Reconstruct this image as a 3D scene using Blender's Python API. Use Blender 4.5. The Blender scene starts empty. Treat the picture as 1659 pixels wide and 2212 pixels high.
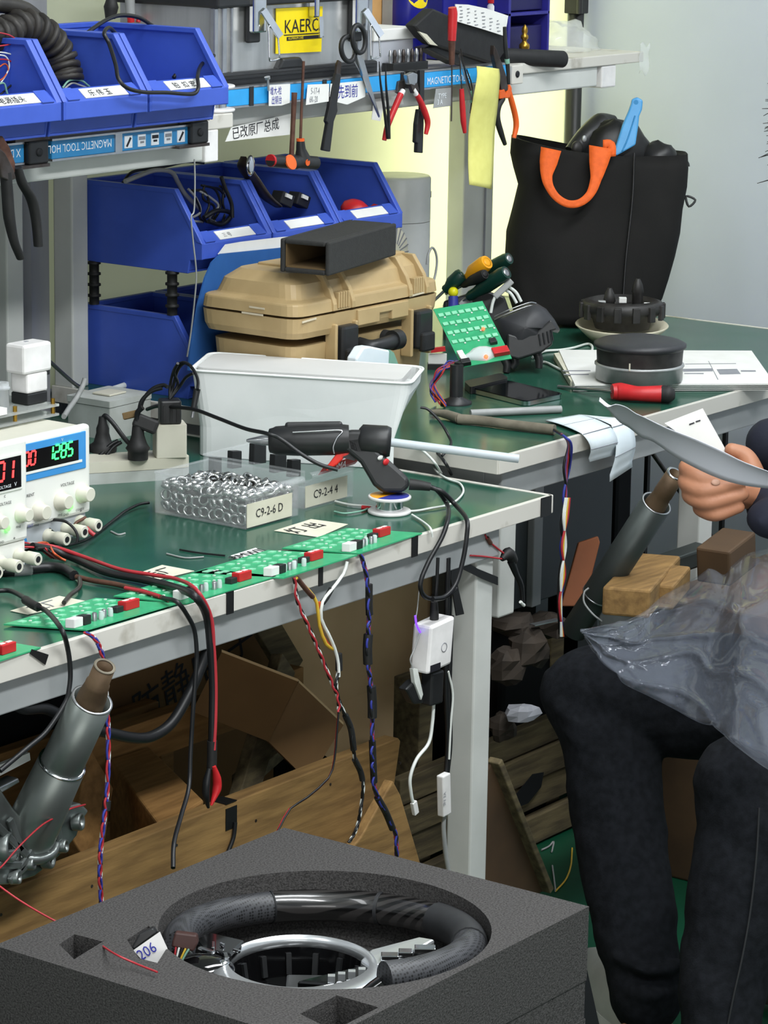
import bpy, bmesh, math, random
from mathutils import Vector, Matrix, noise as mnoise
random.seed(7)
SC = bpy.context.scene
COL = SC.collection
V = Vector

# ------------------------------------------------------------------ camera
W, H = 1659, 2212
FPX = 6570.0
ROLL, PITCH, YAW = math.radians(0.93), math.radians(12.8), math.radians(36.1)
CAM = V((0, 0, 1.72))
_h = V((math.cos(YAW), math.sin(YAW), 0))
FWD = _h * math.cos(PITCH) - V((0, 0, 1)) * math.sin(PITCH)
_r = V((math.sin(YAW), -math.cos(YAW), 0))
_u = _r.cross(FWD)
RIGHT = _r * math.cos(ROLL) + _u * math.sin(ROLL)
UP = -_r * math.sin(ROLL) + _u * math.cos(ROLL)
cam = bpy.data.cameras.new('camera')
camo = bpy.data.objects.new('camera', cam)
COL.objects.link(camo)
camo.matrix_world = Matrix(((RIGHT.x, UP.x, -FWD.x, CAM.x), (RIGHT.y, UP.y, -FWD.y, CAM.y), (RIGHT.z, UP.z, -FWD.z, CAM.z), (0, 0, 0, 1)))
cam.sensor_fit = 'VERTICAL'
cam.sensor_height = 24.0
cam.lens = 24.0 * FPX / H
cam.clip_start = 0.05
SC.camera = camo

# ------------------------------------------------------------------ light and exposure
vs = SC.view_settings
vs.view_transform = 'Standard'
vs.look = 'None'
vs.gamma = 1.0
vs.use_curve_mapping = False
vs.exposure = 0.12
world = bpy.data.worlds.new('world')
world.use_nodes = True
world.node_tree.nodes['Background'].inputs[0].default_value = (0.86, 0.93, 1.0, 1)
world.node_tree.nodes['Background'].inputs[1].default_value = 0.46
SC.world = world

def area(name, loc, target, sx, sy, power, color=(1, 1, 1)):
    l = bpy.data.lights.new(name, 'AREA')
    l.shape = 'RECTANGLE'
    l.size, l.size_y, l.energy, l.color = sx, sy, power, color
    o = bpy.data.objects.new(name, l)
    COL.objects.link(o)
    o.location = loc
    o.rotation_euler = (V(target) - V(loc)).to_track_quat('-Z', 'Y').to_euler()
    return o
# ceiling fluorescents of the workshop aisle, and daylight behind the frosted back panel
area('ceiling_lamp', (2.2, 0.6, 2.95), (2.2, 0.6, 0), 2.6, 0.35, 104, (0.95, 0.98, 1.0))
area('ceiling_lamp', (3.9, 1.75, 2.95), (3.9, 1.75, 0), 2.6, 0.35, 56, (0.95, 0.98, 1.0))
area('ceiling_lamp', (0.6, 2.3, 2.95), (0.6, 2.3, 0), 2.2, 0.35, 20, (0.95, 0.98, 1.0))
area('front_fill', (-1.6, -1.9, 1.1), (3.3, 2.6, .55), 3.2, 1.9, 62, (1.0, .98, .95))  # added frontal fill behind the camera
area('daylight_behind_panel', (5.0, 3.64, 1.2), (5.0, 3.0, 1.2), 0.6, 1.0, 10, (1.0, 1.0, 0.76))

# ------------------------------------------------------------------ picture point -> place in the room
def ray(x, y): return FWD + RIGHT * ((x - W / 2) / FPX) + UP * ((H / 2 - y) / FPX)
def Zp(x, y, z): d = ray(x, y); return CAM + d * ((z - CAM.z) / d.z)
def Yp(x, y, Y): d = ray(x, y); return CAM + d * (Y / d.y)
def Xp(x, y, X): d = ray(x, y); return CAM + d * (X / d.x)
def Dp(x, y, dist): return CAM + ray(x, y) * dist
def proj(p):
    d = V(p) - CAM; z = d.dot(FWD)
    return W / 2 + FPX * d.dot(RIGHT) / z, H / 2 - FPX * d.dot(UP) / z, z
def depth(p): return (V(p) - CAM).dot(FWD)
def zat(p, ypx):
    """height above/below p (same X, Y) that falls on picture row ypx"""
    a, b = -1.0, 3.0
    for _ in range(40):
        m = (a + b) / 2
        if proj((p[0], p[1], m))[1] > ypx: a = m
        else: b = m
    return (a + b) / 2
def Zs(pts, z): return [Zp(x, y, z) for x, y in pts]
def Ys(pts, Y): return [Yp(x, y, Y) for x, y in pts]
def Xs(pts, X): return [Xp(x, y, X) for x, y in pts]
def Ds(pts, d): return [Dp(x, y, d) for x, y in pts]

# ------------------------------------------------------------------ materials
def lin(c):
    if isinstance(c, str):
        c = [int(c[i:i + 2], 16) / 255 for i in (0, 2, 4)]
    return tuple((x / 12.92 if x <= 0.04045 else ((x + 0.055) / 1.055) ** 2.4) for x in c) + (1,)
MATS = {}
def mat(name, col, rough=0.5, metal=0.0, col2=None, scale=30.0, amount=0.5, bump=0.0, bscale=None, spec=0.5,
        trans=0.0, ior=1.45, emit=0.0, stretch=None, alpha=1.0, detail=4.0, wave=None, contrast=None, coat=0.0, rough2=None):
    m = bpy.data.materials.new(name)
    m.use_nodes = True
    nt = m.node_tree; N = nt.nodes; L = nt.links
    b = N['Principled BSDF']
    c1 = lin(col)
    b.inputs['Base Color'].default_value = c1
    b.inputs['Roughness'].default_value = rough
    b.inputs['Metallic'].default_value = metal
    b.inputs['Specular IOR Level'].default_value = spec
    b.inputs['Transmission Weight'].default_value = trans
    b.inputs['IOR'].default_value = ior
    b.inputs['Alpha'].default_value = alpha
    b.inputs['Coat Weight'].default_value = coat
    if emit:
        b.inputs['Emission Color'].default_value = c1
        b.inputs['Emission Strength'].default_value = emit
    tc = N.new('ShaderNodeTexCoord'); mp = N.new('ShaderNodeMapping')
    L.new(tc.outputs['Object'], mp.inputs[0])
    if stretch: mp.inputs['Scale'].default_value = stretch
    if col2 is None:
        col2 = tuple(min(1, x * 0.86) for x in [int(col[i:i + 2], 16) / 255 for i in (0, 2, 4)]) if isinstance(col, str) else tuple(x * .86 for x in col)
        if emit or trans: col2 = col
    n = N.new('ShaderNodeTexNoise'); n.inputs['Scale'].default_value = scale; n.inputs['Detail'].default_value = detail
    L.new(mp.outputs[0], n.inputs['Vector'])
    fac = n.outputs['Fac']
    if wave:
        w = N.new('ShaderNodeTexWave'); w.inputs['Scale'].default_value = wave[0]; w.inputs['Distortion'].default_value = wave[1]
        w.bands_direction = wave[2]; w.inputs['Detail'].default_value = 3
        L.new(mp.outputs[0], w.inputs['Vector'])
        fac = w.outputs['Fac']
    cr = N.new('ShaderNodeValToRGB')
    lo, hi = contrast or (0.35, 0.65)
    cr.color_ramp.elements[0].position = lo; cr.color_ramp.elements[1].position = hi
    cr.color_ramp.elements[0].color = c1; cr.color_ramp.elements[1].color = lin(col2)
    L.new(fac, cr.inputs[0])
    mx = N.new('ShaderNodeMix'); mx.data_type = 'RGBA'; mx.inputs[0].default_value = amount
    mx.inputs[6].default_value = c1
    L.new(cr.outputs[0], mx.inputs[7])
    L.new(mx.outputs[2], b.inputs['Base Color'])
    if rough2 is not None:
        mr = N.new('ShaderNodeMapRange'); mr.inputs[3].default_value = rough; mr.inputs[4].default_value = rough2
        L.new(n.outputs['Fac'], mr.inputs[0]); L.new(mr.outputs[0], b.inputs['Roughness'])
    if bump:
        n2 = N.new('ShaderNodeTexNoise'); n2.inputs['Scale'].default_value = bscale or scale * 3; n2.inputs['Detail'].default_value = 5
        L.new(mp.outputs[0], n2.inputs['Vector'])
        bp = N.new('ShaderNodeBump'); bp.inputs['Strength'].default_value = bump; bp.inputs['Distance'].default_value = 0.002
        L.new(n2.outputs['Fac'], bp.inputs['Height']); L.new(bp.outputs[0], b.inputs['Normal'])
    MATS[name] = m
    return m

# ------------------------------------------------------------------ mesh builder (all points in room coordinates)
class M:
    def __init__(s): s.v, s.f, s.sm = [], [], []
    def add(s, vs_, fs, smooth=False):
        o = len(s.v); s.v += [V(p) for p in vs_]
        for f in fs: s.f.append([i + o for i in f]); s.sm.append(smooth)
        return s
    def hexa(s, b4, t4):
        return s.add(list(b4) + list(t4), [(3, 2, 1, 0), (4, 5, 6, 7), (0, 1, 5, 4), (1, 2, 6, 5), (2, 3, 7, 6), (3, 0, 4, 7)])
    def bx(s, x0, x1, y0, y1, z0, z1):
        return s.hexa([(x0, y0, z0), (x1, y0, z0), (x1, y1, z0), (x0, y1, z0)], [(x0, y0, z1), (x1, y0, z1), (x1, y1, z1), (x0, y1, z1)])
    def ob(s, c, ax, ay, az):
        """box: centre and three half-axis vectors"""
        c, ax, ay, az = V(c), V(ax), V(ay), V(az)
        if ax.cross(ay).dot(az) < 0: ay = -ay
        return s.hexa([c - ax - ay - az, c + ax - ay - az, c + ax + ay - az, c - ax + ay - az], [c - ax - ay + az, c + ax - ay + az, c + ax + ay + az, c - ax + ay + az])
    def bar(s, p0, p1, w, t, upv=(0, 0, 1)):
        """rectangular bar from p0 to p1: w across, t along the up hint"""
        p0, p1 = V(p0), V(p1); d = (p1 - p0); ln = d.length; d.normalize()
        a = d.cross(V(upv))
        if a.length < 1e-4: a = d.cross(V((1, 0, 0)))
        a.normalize(); b = a.cross(d)
        return s.ob((p0 + p1) / 2, d * (ln / 2), a * (w / 2), b * (t / 2))
    def prism(s, poly, vec):
        poly = [V(p) for p in poly]; vec = V(vec); n = len(poly)
        nrm = V((0, 0, 0))
        for i in range(n): nrm += poly[i].cross(poly[(i + 1) % n])
        if nrm.dot(vec) < 0: poly.reverse()
        fs = [tuple(range(n - 1, -1, -1)), tuple(range(n, 2 * n))] + [(i, (i + 1) % n, n + (i + 1) % n, n + i) for i in range(n)]
        return s.add(poly + [p + vec for p in poly], fs)
    def rings(s, rings, cap0=True, cap1=True, smooth=True, closed=False):
        n = len(rings[0]); vs_ = [p for r in rings for p in r]; fs = []
        k = len(rings)
        for i in range(k if closed else k - 1):
            j = (i + 1) % k
            for a in range(n):
                b = (a + 1) % n
                fs.append((i * n + a, i * n + b, j * n + b, j * n + a))
        s.add(vs_, fs, smooth)
        if not closed:
            if cap0: s.add(rings[0], [tuple(range(n - 1, -1, -1))])
            if cap1: s.add(rings[-1], [tuple(range(n))])
        return s
    def frame(s, d):
        d = V(d).normalized()
        a = d.cross(V((0, 0, 1)))
        if a.length < 1e-3: a = V((1, 0, 0))
        a.normalize(); return a, d.cross(a)
    def lathe(s, base, axis, prof, n=24, smooth=True, caps=True, xv=None):
        """prof: (radius, height) pairs along axis"""
        base = V(base); ax = V(axis).normalized(); a, b = s.frame(ax)
        if b.cross(a).dot(ax) > 0: a, b = b, a
        rs = []
        for r, h in prof:
            rs.append([base + ax * h + (a * math.cos(t) + b * math.sin(t)) * max(r, 1e-5) for t in [2 * math.pi * i / n for i in range(n)]])
        return s.rings(rs, caps, caps, smooth)
    def cyl(s, p0, p1, r0, r1=None, n=16, smooth=True):
        p0, p1 = V(p0), V(p1)
        return s.lathe(p0, p1 - p0, [(r0, 0), (r0 if r1 is None else r1, (p1 - p0).length)], n, smooth)
    def tube(s, pts, r, n=7, sub=5, closed=False, flat=None):
        pts = [V(p) for p in pts]
        q = spline(pts, sub, closed) if sub > 1 else pts
        m = len(q)
        rr = r if callable(r) else None
        if isinstance(r, (list, tuple)):
            k = len(r) - 1
            def rr(t, r=r, k=k):
                x = t * k; i = min(int(x), k - 1); return r[i] + (r[i + 1] - r[i]) * (x - i)
        prev = None; rs = []
        for i, p in enumerate(q):
            if closed: d = q[(i + 1) % m] - q[i - 1]
            else: d = q[min(i + 1, m - 1)] - q[max(i - 1, 0)]
            if d.length < 1e-9: d = V((0, 0, 1))
            d.normalize()
            if prev is None:
                a = d.cross(V((0, 0, 1)))
                if a.length < 0.05: a = d.cross(V((1, 0, 0)))
            else: a = prev - d * prev.dot(d)
            a.normalize(); prev = a; b = d.cross(a)
            R_ = rr(i / max(1, m - 1)) if rr else r
            fl = flat or 1.0
            rs.append([p + (a * math.cos(t) + b * math.sin(t) * fl) * R_ for t in [2 * math.pi * k / n for k in range(n)]])
        return s.rings(rs, True, True, True, closed)
    def ell(s, c, rx, ry, rz, nu=16, nv=10, ax=None):
        c = V(c); A = ax or (V((1, 0, 0)), V((0, 1, 0)), V((0, 0, 1)))
        rs = []
        for j in range(nv + 1):
            ph = -math.pi / 2 + math.pi * j / nv
            cr = max(math.cos(ph), 1e-4)
            rs.append([c + A[0] * rx * cr * math.cos(t) + A[1] * ry * cr * math.sin(t) + A[2] * rz * math.sin(ph) for t in [2 * math.pi * i / nu for i in range(nu)]])
        return s.rings(rs)
    def sheet(s, fn, nu, nv, thick, smooth=True):
        """solid sheet fn(u,v)->point, thickened along its normals"""
        P = [[V(fn(i / nu, j / nv)) for j in range(nv + 1)] for i in range(nu + 1)]
        Nn = [[None] * (nv + 1) for _ in range(nu + 1)]
        for i in range(nu + 1):
            for j in range(nv + 1):
                du = P[min(i + 1, nu)][j] - P[max(i - 1, 0)][j]; dv = P[i][min(j + 1, nv)] - P[i][max(j - 1, 0)]
                c = du.cross(dv); Nn[i][j] = c.normalized() if c.length > 1e-12 else V((0, 0, 1))
        k = nv + 1; top = [P[i][j] for i in range(nu + 1) for j in range(k)]; bot = [P[i][j] - Nn[i][j] * thick for i in range(nu + 1) for j in range(k)]
        o = len(top); fs = []
        for i in range(nu):
            for j in range(nv):
                a, b, c, d = i * k + j, (i + 1) * k + j, (i + 1) * k + j + 1, i * k + j + 1
                fs.append((a, b, c, d)); fs.append((d + o, c + o, b + o, a + o))
        for i in range(nu):
            fs.append((i * k, i * k + o, (i + 1) * k + o, (i + 1) * k))
            a, b = i * k + nv, (i + 1) * k + nv; fs.append((a, b, b + o, a + o))
        for j in range(nv):
            fs.append((j, j + 1, j + 1 + o, j + o))
            a, b = nu * k + j, nu * k + j + 1; fs.append((a, a + o, b + o, b))
        return s.add(top + bot, fs, smooth)

def spline(pts, sub, closed=False):
    out = []; n = len(pts)
    if n < 3: return [pts[0].lerp(pts[-1], i / sub) for i in range(sub + 1)]
    rng = range(n if closed else n - 1)
    for i in rng:
        p1, p2 = pts[i], pts[(i + 1) % n]
        p0 = pts[i - 1] if (closed or i > 0) else p1 * 2 - p2
        p3 = pts[(i + 2) % n] if (closed or i + 2 < n) else p2 * 2 - p1
        for k in range(sub):
            t = k / sub
            out.append(0.5 * ((2 * p1) + (p2 - p0) * t + (2 * p0 - 5 * p1 + 4 * p2 - p3) * t * t + (3 * p1 - p0 - 3 * p2 + p3) * t ** 3))
    if not closed: out.append(pts[-1])
    return out

ROOTLOC = {}
def build(name, m, material, parent=None, bevel=0.0, seg=2, base=None, subsurf=0):
    """link the collected shapes as ONE mesh object"""
    if base is not None: org = V(base)
    elif parent is not None: org = ROOTLOC[parent.name]
    else:
        lo = V([min(p[i] for p in m.v) for i in range(3)]); hi = V([max(p[i] for p in m.v) for i in range(3)])
        org = V(((lo.x + hi.x) / 2, (lo.y + hi.y) / 2, lo.z))
    me = bpy.data.meshes.new(name)
    me.from_pydata([p - org for p in m.v], [], m.f)
    me.polygons.foreach_set('use_smooth', m.sm)
    me.materials.append(MATS[material] if isinstance(material, str) else material)
    me.validate(); me.update()
    o = bpy.data.objects.new(name, me)
    COL.objects.link(o)
    ROOTLOC[o.name] = org
    if parent is not None: o.parent = parent
    else: o.location = org
    if bevel:
        b = o.modifiers.new('bevel', 'BEVEL'); b.width = bevel; b.segments = seg; b.limit_method = 'ANGLE'; b.angle_limit = math.radians(35)
        b.harden_normals = False
    if subsurf:
        b = o.modifiers.new('subsurf', 'SUBSURF'); b.levels = b.render_levels = subsurf
    return o
def tag(o, label, cat, group=None):
    o['label'] = label; o['category'] = cat
    if group: o['group'] = group
    return o
def thing(name, label, cat, loc, group=None):
    o = bpy.data.objects.new(name, None); COL.objects.link(o)
    o.location = V(loc); o.empty_display_size = 0.02
    ROOTLOC[o.name] = V(loc)
    return tag(o, label, cat, group)
def single(name, m, material, label, cat, group=None, **k):
    return tag(build(name, m, material, None, **k), label, cat, group)
def struct(name, m, material, **k):
    o = build(name, m, material, None, **k); o['kind'] = 'structure'; return o
def text(body, size, p, xd, yd, material, parent, name='lettering', lift=0.0006, squeeze=1.0, align='LEFT', thick=0.0003):
    cu = bpy.data.curves.new(name, 'FONT'); cu.body = body; cu.size = size; cu.align_x = align; cu.align_y = 'BOTTOM_BASELINE'
    cu.resolution_u = 2
    t = bpy.data.objects.new('tmp', cu); COL.objects.link(t)
    bpy.context.view_layer.update()
    me0 = bpy.data.meshes.new_from_object(t.evaluated_get(bpy.context.evaluated_depsgraph_get()))
    vs_ = [v.co.copy() for v in me0.vertices]; fs = [list(q.vertices) for q in me0.polygons]
    bpy.data.objects.remove(t); bpy.data.curves.remove(cu); bpy.data.meshes.remove(me0)
    xd, yd, p = V(xd).normalized(), V(yd), V(p)
    yd = (yd - xd * yd.dot(xd)).normalized(); nd = xd.cross(yd)
    m = M(); m.add([p + xd * (v.x * squeeze) + yd * v.y + nd * lift for v in vs_], fs)
    if not vs_: return None
    return build(name, m, material, parent)
def strokes(lines, r, material, parent, name='lettering'):
    m = M()
    for l in lines: m.tube(l, r, 4, 3)
    return build(name, m, material, parent)
# ------------------------------------------------------------------ materials in use
mat('green_laminate', '1f493b', 0.12, col2='285847', scale=9, amount=0.8, bump=0.015, bscale=60, rough2=0.26, spec=0.36)
mat('white_trim', 'c9c6bd', 0.45, col2='8f8878', scale=16, amount=0.8, bump=0.05, contrast=(.58, .72))
mat('grey_paint', 'a3a6a6', 0.42, col2='8f9394', scale=14, amount=0.5, bump=0.03)
mat('white_paint', 'c9cbc6', 0.42, col2='b9bcb7', scale=14, amount=0.5)
mat('floor_green', '0a4a32', 0.3, col2='083c28', scale=6, amount=0.7, bump=0.03, rough2=0.5)
mat('wall_paint', 'c2c9d6', 0.75, col2='b9c1ca', scale=3.5, amount=0.55, bump=0.04, bscale=200)
mat('ceiling_paint', 'd8d8d4', 0.8)
mat('dark_gap', '15171a', 0.7)
mat('alu_panel', 'a4a6ab', 0.35, 0.35, col2='8e9096', scale=3, amount=0.8, stretch=(6, 6, 0.6))
mat('black_tape', '141414', 0.5)

def frosted(name, col, wt):
    m = bpy.data.materials.new(name); m.use_nodes = True
    N = m.node_tree.nodes; L = m.node_tree.links
    b = N['Principled BSDF']; b.inputs['Base Color'].default_value = lin(col); b.inputs['Roughness'].default_value = 0.5
    t = N.new('ShaderNodeBsdfTranslucent'); t.inputs[0].default_value = lin('f4f6df')
    tc = N.new('ShaderNodeTexCoord'); n = N.new('ShaderNodeTexNoise'); n.inputs['Scale'].default_value = 7; n.inputs['Detail'].default_value = 6
    L.new(tc.outputs['Object'], n.inputs['Vector'])
    cr = N.new('ShaderNodeValToRGB'); cr.color_ramp.elements[0].color = lin(col); cr.color_ramp.elements[1].color = lin('a5a88f')
    cr.color_ramp.elements[0].position = .5; cr.color_ramp.elements[1].position = .8
    L.new(n.outputs['Fac'], cr.inputs[0]); L.new(cr.outputs[0], b.inputs['Base Color'])
    mx = N.new('ShaderNodeMixShader'); mx.inputs[0].default_value = wt
    L.new(b.outputs[0], mx.inputs[1]); L.new(t.outputs[0], mx.inputs[2]); L.new(mx.outputs[0], N['Material Output'].inputs[0])
    MATS[name] = m
frosted('frosted_panel', 'bcbfb0', 0.6)

# ------------------------------------------------------------------ the room
ZA, ZB = 0.75, 0.79
AY, AX1 = 2.39, 3.70             # bench A: front edge, right end
BY, BX0, BX1 = 2.498, 3.715, 5.05  # bench B
WY, WX = 3.42, 5.30              # back wall, end wall
struct('floor', M().bx(-3, 6.5, -2.5, 4.2, -0.05, 0.0), 'floor_green')
struct('ceiling', M().bx(-3, 6.5, -2.5, 4.2, 3.0, 3.05), 'ceiling_paint')
struct('wall_right', M().bx(WX, WX + .08, -2.5, WY + .04, 0, 3.0), 'wall_paint')
struct('wall_back', M().bx(3.72, WX, WY, WY + .05, 0.0, .78), 'wall_paint')
struct('window_1', M().bx(3.72, WX, WY, WY + .004, .78, 3.0), 'frosted_panel')
m = M()
x = 3.72 - .117 * 24
while x < 3.70:                   # corrugated sheet behind the left half of the bench
    m.prism([(x, WY, 0), (x + .05, WY, 0), (x + .062, WY - .022, 0), (x + .105, WY - .022, 0), (x + .117, WY, 0), (x + .117, WY + .006, 0), (x, WY + .006, 0)], (0, 0, 3.0))
    x += .117
struct('wall_left', m, 'alu_panel')

# ------------------------------------------------------------------ the two benches
def bench(label, x0, x1, y0, y1, z, legs, apron_in):
    t = thing('workbench', label, 'workbench', ((x0 + x1) / 2, (y0 + y1) / 2, 0))
    tr = .026
    build('tabletop', M().bx(x0 + .004, x1 - .004, y0 + .004, y1, z - tr, z), 'green_laminate', t)
    build('edge_trim', M().bx(x0 - .0, x1, y0 - .002, y0 + .006, z - tr, z + .0012).bx(x1 - .006, x1 + .002, y0, y1, z - tr, z + .0012).bx(x0 - .002, x0 + .006, y0, y1, z - tr, z + .0012), 'white_trim', t, bevel=.001)
    build('apron', M().bx(x0 + apron_in, x1 - apron_in, y0 + .012, y0 + .045, z - tr - .045, z - tr).bx(x1 - apron_in - .035, x1 - apron_in, y0 + .045, y1 - .03, z - tr - .045, z - tr).bx(x0 + apron_in, x0 + apron_in + .035, y0 + .045, y1 - .03, z - tr - .045, z - tr).bx(x0 + apron_in, x1 - apron_in, y1 - .05, y1 - .02, z - tr - .045, z - tr), 'grey_paint', t, bevel=.002)
    for lx, ly in legs:
        build('leg', M().bx(lx - .022, lx + .022, ly - .022, ly + .022, .012, z - tr - .002), 'white_paint', t, bevel=.003)
        build('foot', M().cyl((lx, ly, 0), (lx, ly, .014), .02, n=14), 'black_tape', t)
    return t
benchA = bench('green topped workbench in the foreground with power supplies and circuit boards', 1.75, AX1, AY, 3.36, ZA, [(3.557, 2.432), (3.557, 3.30), (1.90, 2.432), (1.90, 3.30)], .12)
benchB = bench('green topped workbench at the back holding the black tote bag and tan case', BX0, BX1, BY, 3.40, ZB, [(Yp(1508, 950, 2.545).x, 2.545), (3.785, 3.36), (4.97, 3.36)], .03)
z_ = Yp(1090, 1318, 2.545).z
build('drop_panel', M().bx(3.763, 3.807, 2.523, 2.567, z_, ZB - .028), 'white_paint', benchB, bevel=.003)
# ------------------------------------------------------------------ materials for the shelf things
mat('bin_blue', '3f5bbd', 0.40, col2='344fa8', scale=18, amount=0.5, bump=0.02)
mat('paper', 'e4e4e0', 0.7, col2='d6d6d0', scale=20, amount=0.5)
mat('paper_cream', 'd6d3c0', 0.7, col2='c6c3ae', scale=20, amount=0.6)
mat('ink_black', '1b1b22', 0.6)
mat('ink_grey', '8a8c92', 0.6)
mat('ink_blue', '2b2f9a', 0.6)
mat('print_white', 'e8edf2', 0.5)
mat('holder_blue', '2f86bd', 0.4, col2='2a76a8', scale=30, amount=0.4)
mat('holder_cyan', '2f9fe0', 0.35, col2='278ac8', scale=30, amount=0.4)
mat('steel', 'b9bbbd', 0.3, 0.9, col2='9a9c9e', scale=40, amount=0.5)
mat('chrome', 'dcdee0', 0.12, 1.0)
mat('dark_steel', '5b5654', 0.4, 0.75, col2='40342c', scale=40, amount=0.8)
mat('rust_steel', '6b4a3c', 0.55, 0.4, col2='4a3028', scale=60, amount=0.8, bump=0.2)
mat('black_plastic', '1f2021', 0.42, col2='2b2c2d', scale=40, amount=0.5)
mat('black_rubber', '191919', 0.6, col2='262626', scale=50, amount=0.5, bump=0.1)
mat('bellows_rubber', '35322e', 0.55, col2='1d1b19', scale=25, amount=0.9, bump=0.15)
mat('red_plastic', 'c4262a', 0.4, col2='9c1c20', scale=40, amount=0.5)
mat('orange_plastic', 'e2601f', 0.42, col2='c9531a', scale=40, amount=0.5)
mat('yellow_tape', 'd9d67c', 0.7, col2='cfcb70', scale=60, amount=0.6, bump=0.08)
mat('yellow_sticker', 'ecd309', 0.45, col2='d8bd06', scale=20, amount=0.5)
mat('aluminium', 'c3c4c2', 0.32, 0.7, col2='a5a7a6', scale=6, amount=0.8, stretch=(5, 5, .5))
mat('card_orange', 'd3a468', 0.7)
mat('can_blue', '1d1f86', 0.3, col2='191b72')
mat('drawer_purple', '2e2c86', 0.4, col2='28266f')
mat('drawer_dark', '1b184f', 0.5)
mat('brass', 'a98434', 0.3, 0.85, col2='7a5c20', scale=30)
mat('bottle_white', 'e6e4e2', 0.35)
mat('wire_black', '17181a', 0.42)
mat('wire_red', 'b03038', 0.45)
mat('wire_white', 'dfe3dd', 0.45)
mat('wire_blue', '343c96', 0.45)
mat('wire_purple', '6a4a88', 0.45)
mat('wire_yellow', 'd8b23a', 0.45)
mat('wire_orange', 'c8572f', 0.45)
mat('wire_green', '7fae9a', 0.45)
mat('wire_grey', '9b9d9c', 0.45)
mat('clear_box', 'eef2f4', 0.06, alpha=0.13, spec=0.8)
mat('clear_film', 'f0f4f2', 0.10, alpha=0.24, spec=0.8)
mat('cloudy_plastic', 'c9ced8', 0.35, trans=0.35, ior=1.2)
mat('blue_plastic', '4b9ad0', 0.4, col2='3f86ba')

# ------------------------------------------------------------------ shelves
SA, SB = 2.975, 3.082
t = thing('tool_shelf', 'grey steel shelf above the power supplies, carrying three blue bins', 'shelf', (2.7, 3.17, 1.2))
build('board', M().bx(1.9, 3.668, SA, 3.40, 1.254, 1.277), 'white_trim', t, bevel=.002)
build('beam', M().bx(1.9, 3.60, SA + .004, SA + .034, 1.207, 1.254), 'white_paint', t, bevel=.003)
build('end_cap', M().bx(3.60, 3.632, SA, SA + .036, 1.205, 1.254), 'bottle_white', t, bevel=.002)
build('rear_beam', M().bx(1.9, 3.60, 3.35, 3.385, 1.207, 1.254), 'white_paint', t, bevel=.003)
build('bracket', M().bx(2.00, 2.04, 3.34, 3.384, ZA, 1.207), 'white_paint', t, bevel=.003)
build('bracket', M().bx(3.55, 3.59, 3.345, 3.385, ZA, 1.207), 'white_paint', t, bevel=.003)
t = thing('tool_shelf', 'long white steel shelf with the metal case and hanging tools', 'shelf', (4.4, 3.2, 1.2))
build('board', M().bx(3.67, 5.05, SB, 3.33, 1.276, 1.296), 'white_trim', t, bevel=.002)
build('beam', M().bx(3.67, 4.895, SB + .006, SB + .036, 1.238, 1.276), 'white_paint', t, bevel=.003)
build('end_cap', M().bx(4.905, 4.955, SB + .002, SB + .04, 1.234, 1.276), 'bottle_white', t, bevel=.003)
build('post', M().bx(3.717, 3.757, 3.355, 3.397, ZB, 1.276), 'white_paint', t, bevel=.003)
xp0, xp1 = Yp(1001, 500, 3.335).x, Yp(1064, 500, 3.335).x
pp = build('post', M().bx(xp0, xp1, 3.335, 3.375, ZB, 1.276), 'white_paint', t, bevel=.003)
build('groove', M().bx(xp1 - .032, xp1 - .029, 3.332, 3.336, ZB, 1.27), 'ink_grey', pp)
build('arm', M().bx(3.717, 3.757, SB + .03, 3.355, 1.25, 1.276), 'white_paint', t)
build('arm', M().bx(xp0 + .02, xp1 - .02, SB + .03, 3.335, 1.25, 1.276), 'white_paint', t)

# ------------------------------------------------------------------ blue stacking bins
BW, BH = 0.183, 0.135
def bin_mesh(x, y, z):
    m = M(); w = BW / 2; th = .004
    prof = [(.030, 0), (.258, 0), (.258, BH), (.058, BH), (.0, .05), (.0, .025), (.026, .022)]
    for sx in (-1, 1):
        xa = x + sx * w
        m.prism([(xa - sx * .0012, y + a + .0006, z + b - .0006) for a, b in prof], (-sx * th, 0, 0))
        # thick rim along the slope and top
        m.prism([(xa, y + a, z + b) for a, b in [(.0, .05), (.058, BH), (.258, BH), (.258, BH - .008), (.062, BH - .008), (.012, .052)]], (-sx * .011, 0, 0))
    m.bx(x - w + th, x + w - th, y + .030, y + .258, z, z + th)
    m.bx(x - w + th, x + w - th, y + .254, y + .258, z + th, z + BH)
    m.bx(x - w + th, x + w - th, y + .252, y + .262, z + BH - .008, z + BH)
    m.prism([(x - w + th, y + a, z + b) for a, b in [(.0, .025), (.0, .05), (.020, .066), (.024, .066), (.026, .06), (.034, .03), (.034, th), (.030, th), (.028, .022)]], (BW - 2 * th, 0, 0))
    return m
def make_bin(label, x, y, z):
    t = thing('parts_bin', label, 'bin', (x, y, z), 'blue stacking bins')
    build('body', bin_mesh(x, y, z), 'bin_blue', t, bevel=.0012)
    d = V((0, .020, .016)).normalized(); n = V((0, -.016, .020)).normalized()
    for sx, wd in ((-.070, .012), (.062, .012)):      # raised ends of the label groove
        c = V((x + sx, y + .010, z + .058)) + n * .0015
        build('groove_end', M().ob(c, (wd, 0, 0), d * .012, n * .0015), 'bin_blue', t)
    lb = build('label', M().ob(V((x + .004, y + .010, z + .058)) + n * .0008, (.046, 0, 0), d * .0095, n * .0006), 'paper', t)
    return t, lb, d, n
upper = ['blue bin at the left shelf end holding red and white wires',
         'blue shelf bin with the ribbed black hose lying in it',
         'blue shelf bin with a black cable looping over its lip']
words = ['电源插头', '乐 伟 玉', '铂  扣 宏']
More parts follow.
